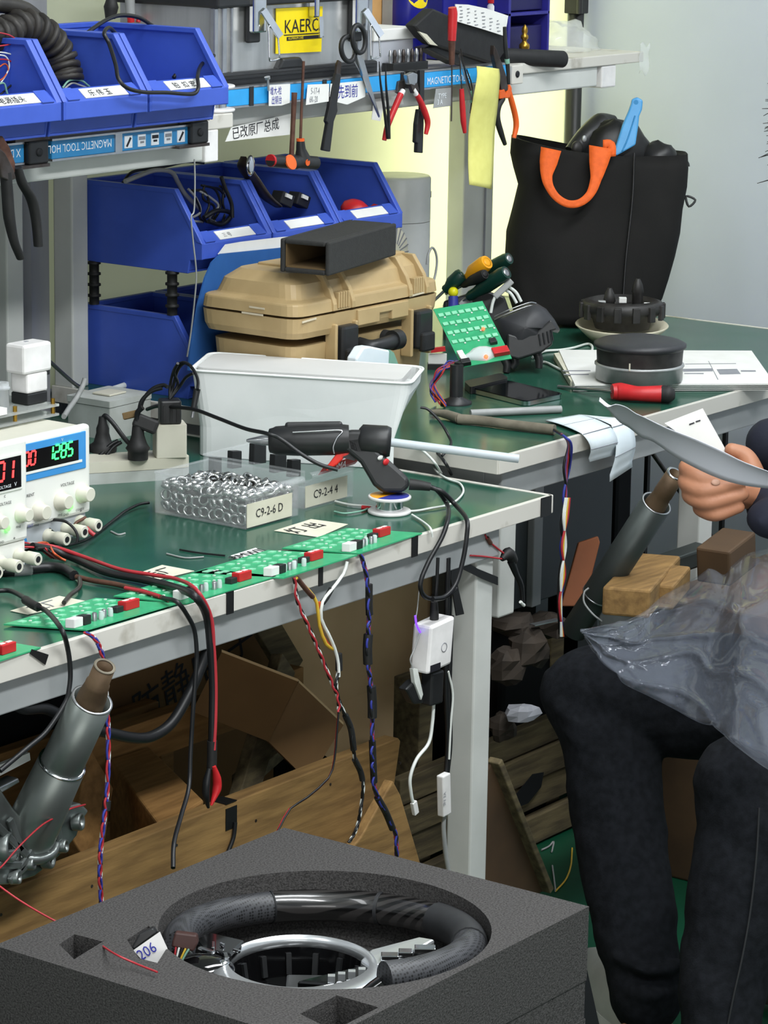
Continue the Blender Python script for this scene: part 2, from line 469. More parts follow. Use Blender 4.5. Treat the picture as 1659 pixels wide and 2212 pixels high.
for i, lab in enumerate(upper):
    t, lb, d, n = make_bin(lab, 3.100 + i * .1855, 2.897, 1.2775)
    p = V((3.100 + i * .1855 - .03, 2.897 + .010, 1.2775 + .058)) + n * .0016 - d * .006
    text(words[i], .0135, p, (1, 0, 0), d, 'ink_black', lb)
low_mid = ['blue bin under the shelf tangled with black wires, left of three', 'blue bin under the shelf with a chrome strip sticking out', 'blue bin under the shelf holding dark red caps']
for i, lab in enumerate(low_mid):
    t, lb, d, n = make_bin(lab, 3.862 + i * .1855, 3.122, .998)
    if i == 0: text('三 号', .010, V((3.832, 3.132, 1.056)) + n * .0016 - d * .005, (1, 0, 0), d, 'ink_grey', lb)
for i, lab in enumerate(['blue bin at table level beneath the other bins, behind the white bin', 'blue bin at table level hidden behind the tan case']):
    make_bin(lab, 3.862 + i * .1855, 3.122, ZB)
for k, (px_, py_) in enumerate([(3.7765, 3.360), (3.7765, 3.190), (3.83, 3.16), (4.135, 3.190), (4.135, 3.36), (4.31, 3.36)]):
    zb_ = ZB + (BH if k < 5 and k != 2 else (.075 if k == 2 else 0)); pr = []
    if k == 2: continue
    h = .998 - zb_
    pr = []
    for q in range(4):
        a = h * q / 4
        pr += [(.0085, a), (.0085, a + h * .17), (.0115, a + h * .18), (.0115, a + h * .23), (.0085, a + h * .24)]
    pr.append((.0085, h))
    single('stacking_peg', M().lathe((px_, py_, zb_), (0, 0, 1), pr, 12), 'black_rubber', ['black ribbed peg at the rear corner of the stacked bins', 'black ribbed peg at the front corner of the stacked bins', '', 'black ribbed peg behind the tan case', 'black ribbed peg behind the second bottom bin', 'black ribbed peg standing on the bench behind the case'][k], 'peg', 'black bin pegs')

# ------------------------------------------------------------------ magnetic tool bars
def holder(label, Y, xl, xr, ytl, ytr, hgt, mt, blocks):
    a = Yp(xl, ytl, Y); b = Yp(xr, ytr, Y); z1 = (a.z + b.z) / 2
    t = thing('magnetic_tool_bar', label, 'tool bar', ((a.x + b.x) / 2, Y, z1 - hgt))
    build('bar', M().bx(a.x, b.x, Y, Y + .018, z1 - hgt, z1), mt, t, bevel=.0012)
    build('steel_edge', M().bx(a.x, b.x, Y - .0008, Y + .018, z1, z1 + .003).bx(a.x, b.x, Y - .0008, Y + .018, z1 - hgt - .003, z1 - hgt), 'steel', t)
    for x in blocks:
        bk = build('end_block', M().bx(x - .017, x + .017, Y - .006, Y + .02, z1 - hgt - .005, z1 + .006), 'black_plastic', t, bevel=.003)
        build('screw', M().lathe((x, Y - .006, z1 - hgt / 2), (0, -1, 0), [(.006, 0), (.006, .002), (.003, .0025)], 12), 'dark_gap', bk)
    return t, a.x, b.x, z1
HY = 2.950
t, x0, x1, z1 = holder('blue magnetic bar with upside-down lettering under the three shelf bins', HY, 112, 408, 305, 273, .026, 'holder_blue', [])
for (px_, py_) in ((76, 328), (424, 285)):
    c = Yp(px_, py_, HY)
    bk = build('end_block', M().bx(c.x - .0205, c.x + .0205, HY - .008, HY + .02, c.z - .017, c.z + .017), 'black_plastic', t, bevel=.003)
    build('screw', M().lathe((c.x, HY - .008, c.z), (0, -1, 0), [(.006, 0), (.006, .0015), (.003, .002)], 12), 'dark_gap', bk)
    build('bracket', M().bx(c.x - .05, c.x + .021, HY - .009, HY + .022, c.z + .017, c.z + .0215).bx(c.x - .05, c.x + .021, HY - .009, HY + .022, c.z - .0215, c.z - .017), 'dark_steel', bk)
text('MAGNETIC TOOL HOLDER', .0165, (Yp(241, 312, HY).x, HY, z1 - .006), (-1, 0, 0), (0, 0, -1), 'print_white', t, squeeze=.80)
xa, xb = Yp(262, 310, HY).x, Yp(404, 295, HY).x
for k in range(5):
    cx = xa + (xb - xa) * (k + .5) / 5
    pc = build('pictogram', M().bx(cx - .0085, cx + .0085, HY - .0012, HY, z1 - .022, z1 - .004), 'print_white', t)
    mm = M()
    if k in (0, 4): mm.prism([(cx - .006, HY - .0018, z1 - .019), (cx - .003, HY - .0018, z1 - .0205), (cx + .006, HY - .0018, z1 - .008), (cx + .003, HY - .0018, z1 - .006)], (0, .0008, 0))
    else: mm.bx(cx - .007, cx + .007, HY - .0018, HY - .001, z1 - .012, z1 - .007).bx(cx - .004, cx + .004, HY - .0018, HY - .001, z1 - .017, z1 - .014)
    build('picture', mm, 'ink_black' if k % 2 == 0 else 'ink_grey', pc)
build('clip', M().bx(xa - .016, xa - .001, HY - .003, HY, z1 - .028, z1 + .002), 'steel', t)
t, x0, x1, z1 = holder('short piece of blue magnetic bar behind the large hanging pliers', HY, -130, 52, 330, 312, .026, 'holder_blue', [])
text('X DE', .0165, (Yp(44, 333, HY).x, HY, z1 - .006), (-1, 0, 0), (0, 0, -1), 'print_white', t, squeeze=.8)
HB = 3.055
t1, x0, x1, z1 = holder('bright blue magnetic bar on the shelf front with paper notes', HB, 470, 872, 193, 161, .027, 'holder_cyan', [])
for (px_, py_) in ((542, 202), (700, 185), (868, 178)):
    c = Yp(px_, py_, HB)
    build('strap', M().bx(c.x - .005, c.x + .005, HB - .002, HB + .012, z1 - .029, z1 + .002), 'black_plastic', t1)
t2, x0, x1, z2 = holder('bright blue magnetic bar near the yellow paper strip, lettered MAGNETIC TOOL', HB, 915, 1098, 158, 137, .027, 'holder_cyan', [])
text('MAGNETIC TOOL H', .0175, (Yp(922, 180, HB).x, HB, z2 - .022), (1, 0, 0), (0, 0, 1), 'print_white', t2, squeeze=.82)
c = Yp(1112, 160, HB)
bk = build('end_block', M().bx(c.x - .014, c.x + .022, HB - .004, HB + .02, c.z - .018, c.z + .016), 'white_trim', t2, bevel=.002)
build('screw', M().lathe((c.x + .002, HB - .004, c.z), (0, -1, 0), [(.006, 0), (.006, .0015), (.003, .002)], 12), 'dark_gap', bk)
c = Yp(903, 170, HB)
build('end_block', M().bx(c.x - .012, c.x + .010, HB - .004, HB + .02, c.z - .017, c.z + .014), 'black_plastic', t2, bevel=.002)

# ------------------------------------------------------------------ paper notes stuck on the shelf front
def note(label, pts, Y, lines, mt='paper', ink='ink_blue', sz=.018, sq=.8, thick=.0008):
    P_ = Ys(pts, Y)
    o = single('paper_note', M().prism(P_, (0, thick, 0)), mt, label, 'note')
    for (px_, py_, body) in lines:
        p = Yp(px_, py_, Y); xd = (P_[1] - P_[0])
        text(body, sz, p, xd, (0, 0, 1), ink, o, squeeze=sq)
    return o
NB = 3.049
note('white square note with two rows of blue handwriting beside the hex keys', [(581, 184), (627, 181), (626, 222), (608, 228), (581, 229)], NB, [(583, 204, '增大-检'), (586, 224, '出铜台')], sz=.0145, sq=.62)
note('faded white note on the shelf front between the notes with blue ink', [(665, 183), (711, 181), (710, 219), (661, 227)], NB, [(671, 203, '5-17-4'), (668, 221, '6K-20')], ink='ink_grey', sz=.0145, sq=.62)
note('white note with large blue handwriting under the scissors', [(714, 181), (790, 174), (789, 209), (750, 226), (712, 217)], NB, [(729, 211, '先到前')], sz=.024, sq=.78)
note('long white note with black brush writing on the shelf beam', [(500, 275), (628, 246), (626, 291), (530, 301), (487, 306)], SB - .003, [(501, 300, '已改原厂总成')], ink='ink_black', sz=.0215, sq=.95)
note('small crumpled label with grey print below the second magnetic bar', [(942, 192), (976, 189), (974, 229), (936, 234)], NB, [(946, 213, 'TYPE'), (944, 226, '3 A')], mt='wire_grey', ink='print_white', sz=.0125, sq=.9)
note('blank white tag taped to the beam under the scissors tip', [(808, 214), (868, 206), (872, 225), (828, 232), (822, 262), (803, 258)], SB - .003, [])

# ------------------------------------------------------------------ hanging tools
def flat(m, pts, Y, th): return m.prism(Ys(pts, Y), (0, th, 0))
def ytube(m, pts, Y, rpx, n=8, sub=5, flatf=None):
    q = Ys(pts, Y); s_ = depth(q[0]) / FPX
    r = [x * s_ for x in rpx] if isinstance(rpx, (list, tuple)) else rpx * s_
    return m.tube(q, r, n, sub, flat=flatf)
T = 3.046
# big side cutters at the far left
t = thing('cutting_pliers', 'large worn pliers with dark grips hanging at the far left edge', 'pliers', Yp(40, 560, 2.93))
build('jaw', flat(M(), [(-6, 292), (6, 293), (22, 318), (34, 352), (33, 374), (20, 384), (2, 378), (-14, 330)], 2.926, .012), 'rust_steel', t, bevel=.002)
build('jaw', flat(M(), [(-10, 310), (12, 330), (30, 365), (36, 386), (22, 392), (4, 384)], 2.920, .007), 'dark_steel', t, bevel=.002)
build('grip', ytube(M(), [(12, 372), (16, 420), (20, 470), (30, 520), (45, 558)], 2.928, [15, 15, 15, 12, 11], 10, 5, .7), 'black_rubber', t)
build('grip', ytube(M(), [(38, 362), (48, 395), (68, 430), (78, 475), (83, 532)], 2.928, [11, 13, 14, 13, 12], 10, 5, .7), 'black_rubber', t)
# scissors
t = thing('scissors', 'scissors with black ring handles hanging in front of the metal case', 'scissors', Yp(780, 250, T))
def loop(m, cx, cy, rx, ry, tilt, Y, r):
    pts = []
    for k in range(14):
        a = 2 * math.pi * k / 14; u, v_ = rx * math.cos(a), ry * math.sin(a)
        pts.append((cx + u * math.cos(tilt) - v_ * math.sin(tilt), cy + u * math.sin(tilt) + v_ * math.cos(tilt)))
    q = Ys(pts, Y); return m.tube(q, r * depth(q[0]) / FPX, 8, 2, closed=True)
build('handle', loop(M(), 752, 106, 15, 27, -.12, T, 5.5), 'black_plastic', t)
build('handle', loop(M(), 775, 84, 14, 30, -.10, T - .006, 5.5), 'black_plastic', t)
build('blade', flat(M(), [(763, 108), (770, 122), (783, 160), (818, 250), (820, 254), (806, 216), (776, 150), (764, 128)], T, .0025), 'steel', t)
build('blade', flat(M(), [(771, 120), (786, 128), (800, 180), (821, 252), (795, 196)], T - .005, .0025), 'steel', t)
# black hook wand
t = thing('trim_tool', 'flat black pry bar hanging right of the hex keys', 'pry tool', Yp(708, 328, T))
build('blade', flat(M(), [(732, 130), (738, 134), (735, 165), (726, 164), (728, 140)], T, .004), 'dark_steel', t)
build('grip', flat(M(), [(728, 158), (738, 160), (729, 225), (730, 240), (722, 262), (714, 328), (699, 325), (709, 268), (706, 262), (712, 236), (720, 190)], T - .001, .008), 'black_plastic', t, bevel=.0015)
# two T handles
for lab, sh, up in (('T-handle hex key with bare upright shaft, black and orange grip', [(656, 132), (652, 220), (649, 305)], True), ('thick brown T-handle key hanging left of the thin one', [(636, 200), (633, 270), (629, 350)], False)):
    Yt = T if up else T - .022
    t = thing('hex_key', lab, 'hex key', Yp(640, 355, Yt))
    build('shaft', ytube(M(), sh, Yt, 3.4 if up else [7, 5.5, 6], 6, 3), 'rust_steel', t)
    if up:
        build('grip', M().tube(Ys([(649, 300), (650, 322), (654, 345)], Yt), [.0065, .008, .014], 10, 4), 'black_plastic', t)
        build('grip_arm', M().tube(Ys([(622, 349), (650, 350), (681, 352)], Yt), [.010, .0115, .0115], 10, 4), 'black_plastic', t)
        build('collar', M().cyl(Yp(649, 299, Yt), Yp(649, 305, Yt), .0068, n=12), 'orange_plastic', t)
        c = Yp(664, 351, Yt - .0115)
        build('size_mark', M().cyl(c, c + V((0, -.0012, 0)), .0055, n=14), 'orange_plastic', t)
    else:
        build('grip_arm', M().tube(Ys([(584, 347), (605, 349), (640, 352)], Yt), [.0095, .0105, .0105], 10, 4), 'black_plastic', t)
        c = Yp(627, 351, Yt - .0095)
        build('collar', M().cyl(c, c + V((0, -.0025, .001)), .0125, n=18), 'orange_plastic', t)
        e = Yp(584, 347, Yt)
        build('end_ring', M().cyl(e, e + V((.004, 0, 0)), .0102, n=12), 'red_plastic', t)
t = single('screw', M().cyl(Yp(578, 168, T), Yp(580, 196, T), .0022, n=8).cyl(Yp(577, 166, T), Yp(578, 171, T), .0048, n=10), 'steel', 'single pale screw stuck on the magnetic bar above the blue note', 'screw')
# tweezers and pliers
t = thing('tweezers', 'slim black tweezers hanging point up in front of red pliers', 'tweezers', Yp(836, 303, T - .012))
build('arm', ytube(M(), [(819, 133), (822, 180), (832, 250), (838, 300)], T - .012, [1.2, 3, 4.5, 5], 6, 5, .5), 'black_plastic', t)
build('arm', ytube(M(), [(833, 137), (834, 185), (839, 245), (840, 300)], T - .014, [1.2, 3, 4.5, 5], 6, 5, .5), 'black_plastic', t)
t = thing('pliers', 'pliers with one red handle sticking out behind black tweezers', 'pliers', Yp(832, 304, T))
build('handle', ytube(M(), [(866, 203), (855, 228), (843, 256), (835, 280), (830, 303)], T, [7, 7, 7, 6, 5], 8), 'red_plastic', t)
build('handle_tip', ytube(M(), [(871, 195), (866, 204)], T, [6, 7], 8, 2), 'bottle_white', t)
build('jaw', flat(M(), [(862, 176), (874, 172), (876, 196), (868, 206), (858, 200)], T + .004, .006), 'dark_steel', t, bevel=.001)
t = thing('side_cutters', 'side cutters with red handles and steel jaws hanging beside black file', 'pliers', Yp(918, 292, T - .012))
build('jaw', flat(M(), [(880, 162), (893, 156), (903, 160), (902, 178), (896, 186), (884, 182)], T - .012, .009), 'steel', t, bevel=.0015)
build('jaw', flat(M(), [(886, 180), (902, 178), (906, 196), (894, 202)], T - .012, .008), 'dark_steel', t, bevel=.001)
build('handle', ytube(M(), [(897, 200), (906, 215), (917, 240), (924, 265), (920, 290)], T - .010, [5.5, 6.5, 7, 6.5, 4.5], 8), 'red_plastic', t)
build('handle_tip', ytube(M(), [(893, 193), (899, 204)], T - .010, [5, 6], 8, 2), 'bottle_white', t)
t = thing('file', 'thin black file hanging straight down behind the red cutters', 'file', Yp(908, 330, T))
build('blade', flat(M(), [(907, 152), (917, 152), (916, 240), (908, 240)], T, .004), 'black_plastic', t)
build('grip', flat(M(), [(906, 236), (917, 238), (914, 331), (902, 330), (903, 310), (899, 308), (901, 268)], T - .002, .009), 'black_plastic', t, bevel=.0015)
t = thing('screwdriver', 'screwdriver held upright by magnet, red cylindrical handle upwards', 'screwdriver', Yp(975, 262, T - .004))
build('handle', ytube(M(), [(977, 16), (978, 30), (977, 60), (976, 88)], T - .004, [9, 10.5, 10, 9], 12, 4), 'red_plastic', t)
build('ferrule', ytube(M(), [(976, 88), (976, 112), (976, 140)], T - .004, [8, 7, 6], 10, 3), 'rust_steel', t)
build('shaft', ytube(M(), [(976, 138), (976, 200), (975, 262)], T - .004, 1.8, 6, 2), 'dark_steel', t)
t = thing('tweezers', 'grey steel tweezers on the second magnetic bar, tips upward', 'tweezers', Yp(1018, 216, T))
build('arm', ytube(M(), [(995, 105), (1004, 150), (1014, 190), (1019, 216)], T, [1.2, 2.6, 3.2, 3.4], 6, 5, .5), 'dark_steel', t)
build('arm', ytube(M(), [(991, 118), (1000, 152), (1012, 192), (1019, 216)], T - .003, [1, 2, 2.6, 3.4], 6, 5, .5), 'steel', t)
t = thing('probe', 'small hanging probe with a slim red grip beside the yellow strip', 'probe', Yp(1003, 288, T - .006))
build('shaft', ytube(M(), [(993, 116), (995, 160), (998, 196)], T - .006, 1.6, 6, 2), 'dark_steel', t)
build('grip', ytube(M(), [(997, 192), (999, 230), (1001, 262), (1004, 287)], T - .006, [5, 6.5, 6.5, 4], 10, 4), 'red_plastic', t)
t = thing('pick', 'thin green tipped pick hanging between the probe and yellow strip', 'pick', Yp(1020, 245, T))
build('shaft', ytube(M(), [(1008, 150), (1020, 190), (1016, 245)], T - .001, 1.6, 6, 3), 'dark_steel', t)
build('tip', ytube(M(), [(1017, 196), (1018, 222)], T - .001, 3.2, 6, 2), 'wire_green', t)
# yellow paper strip
L_ = [(1029, 143), (1030, 165), (1024, 200), (1019, 228), (1012, 275), (1011, 320), (1011, 360), (1013, 399)]
R_ = [(1077, 149), (1079, 168), (1076, 205), (1073, 238), (1068, 280), (1066, 320), (1064, 360), (1061, 409)]
lp = spline([Yp(x, y, T - .016 - .006 * math.sin(i)) for i, (x, y) in enumerate(L_)], 4); rp = spline([Yp(x, y, T - .016 - .006 * math.sin(i + .6)) for i, (x, y) in enumerate(R_)], 4)
nn = len(lp) - 1
def strip(u, v_):
    i = min(int(round(v_ * nn)), nn)
    return lp[i].lerp(rp[i], u) + V((0, -.006 * math.sin(math.pi * u), 0))
single('paper_strip', M().sheet(strip, 6, nn, .0012), 'yellow_tape', 'pale yellow paper strip hanging down from the shelf front', 'paper strip')
# orange long nose pliers
t = thing('long_nose_pliers', 'long nose pliers with orange and black grips right of yellow strip', 'pliers', Yp(1100, 310, T - .012))
build('jaw', flat(M(), [(1068, 98), (1072, 104), (1086, 140), (1097, 172), (1098, 196), (1084, 196), (1076, 160), (1067, 118)], T - .012, .009), 'dark_steel', t, bevel=.001)
build('collar', flat(M(), [(1080, 196), (1090, 192), (1094, 202), (1103, 182), (1107, 192), (1102, 212), (1080, 214)], T - .013, .011), 'orange_plastic', t, bevel=.002)
build('grip', ytube(M(), [(1086, 212), (1076, 230), (1074, 255), (1082, 286), (1091, 312)], T - .008, [7, 7.5, 7, 6.5, 4.5], 8), 'black_rubber', t)
build('grip', ytube(M(), [(1099, 196), (1106, 222), (1113, 250), (1115, 272), (1110, 298)], T - .008, [6, 6.5, 6.5, 6.5, 5], 8), 'orange_plastic', t)
t = thing('marker_pen', 'thin black pen with a green ring standing by the orange pliers', 'pen', Yp(1099, 182, T - .026))
build('barrel', ytube(M(), [(1090, 58), (1092, 100), (1096, 134), (1099, 182)], T - .026, [4, 5, 5, 3.5], 8, 3), 'black_plastic', t)
build('ring', ytube(M(), [(1095, 127), (1096, 137)], T - .026, 5.6, 8, 2), 'wire_green', t)

# ------------------------------------------------------------------ things standing on the long shelf
zs = 1.297
# metal case
a = Yp(466, 170, SB); b = Yp(817, 140, SB)
cx0, cx1, cy0, cy1 = a.x, b.x, SB + .004, SB + .215
t = thing('metal_case', 'aluminium tool case with black frames and yellow sticker on the shelf', 'case', ((cx0 + cx1) / 2, (cy0 + cy1) / 2, zs))
zt = Yp(640, 8, SB).z; zb = Yp(640, 140, SB).z
build('panel', M().bx(cx0 + .008, cx1 - .008, cy0 + .008, cy1 - .008, zs + .01, zt), 'aluminium', t)
build('bottom_frame', M().bx(cx0, cx1, cy0 - .004, cy1, zs, zb - .004).prism([(x, cy0 - .004, z) for x, z in [(cx0 + .16, zb - .006), (cx0 + .235, zb - .006), (cx0 + .222, zb + .012), (cx0 + .174, zb + .012)]], (0, .02, 0)), 'black_plastic', t, bevel=.004)
build('rib', M().bx(cx0 + .01, cx1 - .01, cy0 - .008, cy0, zs + .018, zs + .022), 'black_plastic', t)
build('lid', M().bx(cx0, cx1 + .01, cy0 - .008, cy1, zt, zt + .05), 'black_plastic', t, bevel=.004)
for x, w in ((cx0 + .004, .010), (cx0 + .024, .012), (cx0 + .046, .005), (cx1 - .05, .008), (cx1 - .022, .012)):
    build('corner_profile', M().bx(x, x + w, cy0 + .002, cy0 + .012, zb - .005, zt), 'steel', t, bevel=.0015)
P_ = Ys([(606, 19), (706, 14), (703, 112), (605, 117)], SB)
stq = build('sticker', M().prism([p + V((0, .010, 0)) for p in P_], (0, -.0015, 0)), 'yellow_sticker', t)
yq = SB + .0085
xd = (P_[1] - P_[0]); xd.y = 0
text('KAERO', .031, Yp(613, 72, yq), (1, 0, 0), (0, 0, 1), 'ink_black', stq, squeeze=.98)
build('line', M().prism([p + V((0, -.0008, 0)) for p in Ys([(613, 75), (696, 70), (696, 72), (613, 77)], yq)], (0, .0005, 0)), 'ink_black', stq)
build('line', M().prism([p + V((0, -.0008, 0)) for p in Ys([(619, 80), (694, 75), (694, 82), (619, 88)], yq)], (0, .0005, 0)), 'ink_black', stq)
text('ALUMINUM CASE', .0058, Yp(622, 86, yq - .001), (1, 0, .0), (0, 0, 1), 'yellow_sticker', stq, squeeze=.9)
for (lx, w) in ((557, 20), (681, 12), (778, 20)):
    c = Yp(lx, 30, SB - .004)
    lt = build('latch', M().bx(c.x - .017, c.x + .017, SB - .010, SB + .006, c.z - .03, c.z + .03) if w > 15 else M().bx(c.x - .006, c.x + .006, SB - .010, SB + .006, c.z - .006, c.z + .03), 'chrome', t, bevel=.003)
    build('lever', M().bar((c.x + .004, SB - .012, c.z + .006), (c.x + .026, SB - .03, c.z - .036), .014, .003, (0, -1, 0)) if w > 15 else M().bar((c.x + .004, SB - .012, c.z - .004), (c.x + .004, SB - .014, c.z - .038), .010, .003, (0, -1, 0)), 'chrome', lt)
    if w > 15: build('wire_loop', M().tube([(c.x + .008, SB - .02, c.z - .02), (c.x + .008, SB - .022, c.z - .068), (c.x + .012, SB - .022, c.z - .074), (c.x + .032, SB - .022, c.z - .072), (c.x + .034, SB - .022, c.z - .066), (c.x + .030, SB - .02, c.z - .02)], .0016, 6, 3), 'chrome', lt)
    if w > 15: build('backplate', M().bx(c.x - .019, c.x + .012, SB - .001, SB + .008, c.z - .046, c.z + .03), 'black_plastic', lt, bevel=.003)
# box with clear lid
t = thing('plastic_box', 'small cloudy plastic box with lid beside the metal case', 'box', Yp(858, 150, SB + .05))
a = Yp(806, 140, SB + .05); b = Yp(892, 140, SB + .05); z2_ = Yp(850, 86, SB + .05).z
build('body', M().bx(a.x, b.x, SB + .05, SB + .13, zs, z2_), 'cloudy_plastic', t, bevel=.002)
build('lid', M().bx(a.x - .003, b.x + .006, SB + .046, SB + .134, z2_, z2_ + .020), 'paper', t, bevel=.002)
# drill bit block
t = thing('drill_bit_block', 'black block with a row of short drill bits on the shelf', 'drill bits', Yp(888, 155, SB + .02))
a = Yp(850, 152, SB + .02); b = Yp(925, 145, SB + .02)
build('block', M().bx(a.x, b.x, SB + .02, SB + .045, zs, zs + .016), 'black_plastic', t, bevel=.001)
for k in range(8):
    x = a.x + (b.x - a.x) * (k + .5) / 8
    build('bit', M().lathe((x, SB + .032, zs + .016), (0, 0, 1), [(.0035, 0), (.0035, .010), (.0045, .012), (.0032, .018), (.002, .022)], 8), 'dark_steel' if k % 2 else 'steel', t)
# card, book, can, blue boxes, bottle
a = Yp(800, 40, SB + .17); b = Yp(872, 40, SB + .17)
single('cardboard_sheet', M().bx(a.x, b.x, SB + .17, SB + .178, zs, zs + .17), 'card_orange', 'orange brown card standing behind the cloudy plastic box', 'card', bevel=.001)
a = Yp(852, 40, SB + .14); b = Yp(886, 40, SB + .14)
t = thing('instruction_box', 'narrow white and mauve carton behind the black sleeve', 'carton', (a.x, SB + .16, zs))
build('carton', M().bx(a.x, b.x, SB + .14, SB + .168, zs, zs + .15), 'wire_grey', t, bevel=.001)
build('band', M().bx(a.x + .01, b.x + .0005, SB + .1385, SB + .14, zs + .066, zs + .071), 'red_plastic', t)
c = Yp(912, 60, SB + .10)
t = thing('spray_can', 'dark blue spray can with yellow oval behind the black sleeve', 'can', (c.x, SB + .13, zs))
build('body', M().lathe((c.x, SB + .13, zs), (0, 0, 1), [(.031, 0), (.033, .004), (.033, .16), (.028, .178), (.012, .19)], 28), 'can_blue', t)
z3 = Yp(912, -14, SB + .10).z
def onc(u, v_): return V((c.x + math.sin(u) * .0336, SB + .13 - math.cos(u) * .0336, v_))
lp_ = [onc(.80 * math.cos(q) - .25, z3 + .026 * math.sin(q)) for q in [2 * math.pi * k / 24 for k in range(24)]]
lc = [onc(-.25, z3)] + lp_
m = M(); m.add(lc, [(0, 1 + k, 1 + (k + 1) % 24) for k in range(24)]); build('oval', m, 'yellow_sticker', t)
mm = M()
for k in range(6): mm.hexa([onc(-.25 + k * .11, z3 - .055), onc(-.17 + k * .11, z3 - .055), onc(-.17 + k * .11, z3 - .055) * 1.0002, onc(-.25 + k * .11, z3 - .055) * 1.0002], [onc(-.25 + k * .11, z3 - .049), onc(-.17 + k * .11, z3 - .049), onc(-.17 + k * .11, z3 - .049) * 1.0002, onc(-.25 + k * .11, z3 - .049) * 1.0002])
build('print', mm, 'print_white', t)
a = Yp(957, 60, SB + .13); b = Yp(1090, 60, SB + .13)
t = thing('storage_box', 'dark blue storage box standing behind the white label on shelf', 'box', ((a.x + b.x) / 2, SB + .15, zs))
build('body', M().bx(a.x, b.x - .04, SB + .13, SB + .20, zs, zs + .17), 'can_blue', t, bevel=.003)
build('lid', M().bx(a.x - .002, b.x - .038, SB + .128, SB + .202, zs + .15, zs + .172), 'can_blue', t, bevel=.003)
c = Yp(1076, 30, SB + .09)
t = thing('glue_bottle', 'small white bottle with a red cap beside the purple drawers', 'bottle', (c.x, SB + .10, zs))
build('body', M().lathe((c.x, SB + .10, zs), (0, 0, 1), [(.012, 0), (.013, .003), (.013, .095), (.009, .103)], 16), 'bottle_white', t)
build('cap', M().lathe((c.x, SB + .10, zs + .100), (0, 0, 1), [(.0125, 0), (.0125, .016), (.010, .03)], 16), 'red_plastic', t)
a = Yp(1098, 60, SB + .06); b = Yp(1187, 60, SB + .06)
t = thing('drawer_cabinet', 'purple two-compartment parts cabinet near the shelf end', 'cabinet', ((a.x + b.x) / 2, SB + .13, zs))
zc_ = Yp(1150, 30, SB + .06).z; ztop = zc_ + .07
m = M().bx(a.x, a.x + .008, SB + .06, SB + .2, zs, ztop).bx(b.x - .006, b.x, SB + .06, SB + .2, zs, ztop).bx(a.x, b.x, SB + .195, SB + .2, zs, ztop)
for z in (zs, zc_ - .002, ztop - .005): m.bx(a.x, b.x, SB + .06, SB + .2, z, z + .006)
build('frame', m, 'drawer_purple', t, bevel=.001)
for z in (zs + .007, zc_ + .006): build('drawer', M().bx(a.x + .010, b.x - .008, SB + .072, SB + .19, z, z + .05), 'drawer_dark', t, bevel=.002)
# black sleeve and folded label, black foam tube
t = thing('tool_sleeve', 'black folded card sleeve lying tilted on the shelf front', 'sleeve', Yp(1000, 140, SB + .02))
q = Ys([(936, 18), (1000, 46), (1097, 76), (1092, 112), (1072, 141), (1000, 118), (932, 96), (915, 82), (894, 56)], SB + .012)
build('sleeve', M().prism(q, (0, .022, .0)), 'black_rubber', t, bevel=.004)
q = Ys([(905, 68), (930, 96), (946, 99), (938, 92), (922, 74)], SB + .010)
build('lining', M().prism(q, (0, .004, 0)), 'paper_cream', t)
q = Ys([(920, 104), (940, 98), (1010, 118), (1070, 134), (1064, 148), (990, 140)], SB + .022)
build('lower_flap', M().prism(q, (0, .03, 0)), 'black_plastic', t, bevel=.003)
m = M()
lab = [(984, 9), (1012, 10), (1050, 18), (1098, 34), (1094, 60), (1087, 77), (1040, 62), (986, 46)]
o = single('printed_label', M().prism(Ys(lab, SB + .004), (0, .0015, 0)), 'paper', 'white printed instruction label stuck upright on the black sleeve', 'label')
m = M(); rnd = random.Random(3)
for r in range(5):
    for k in range(6):
        x = 992 + k * 16 + rnd.random() * 3; y = 15 + r * 7.5 + (x - 992) * .28
        if r == 0 and k > 3: continue
        p = Yp(x, y, SB + .003); m.bx(p.x, p.x + .004 + rnd.random() * .006, SB + .0028, SB + .0036, p.z, p.z + .0012)
build('print', m, 'ink_grey', o)
a = Yp(1085, 122, SB + .025); b = Yp(1217, 128, SB - .02)
t = thing('foam_tube', 'black foam tube lying on the shelf edge, end facing right', 'tube', (b.x, b.y, zs))
build('tube', M().lathe(a, b - a, [(.015, 0), (.0155, .005), (.0155, (b - a).length - .002), (.0145, (b - a).length)], 24), 'black_rubber', t)
build('bore', M().cyl(b - (b - a).normalized() * .004, b + (b - a).normalized() * .0008, .0055, n=14), 'dark_gap', t)
# brass pawn
c = Yp(1162, 107, SB + .02)
single('brass_fitting', M().lathe((c.x, SB + .05, zs), (0, 0, 1), [(.0, 0), (.017, 0), (.017, .007), (.011, .010), (.008, .016), (.010, .021), (.0095, .026), (.005, .030), (.004, .034), (.007, .037), (.007, .042), (.004, .045), (.0058, .05), (.005, .056), (.002, .061), (.0, .063)], 20), 'brass', 'turned brass fitting like a chess pawn on the shelf', 'fitting')
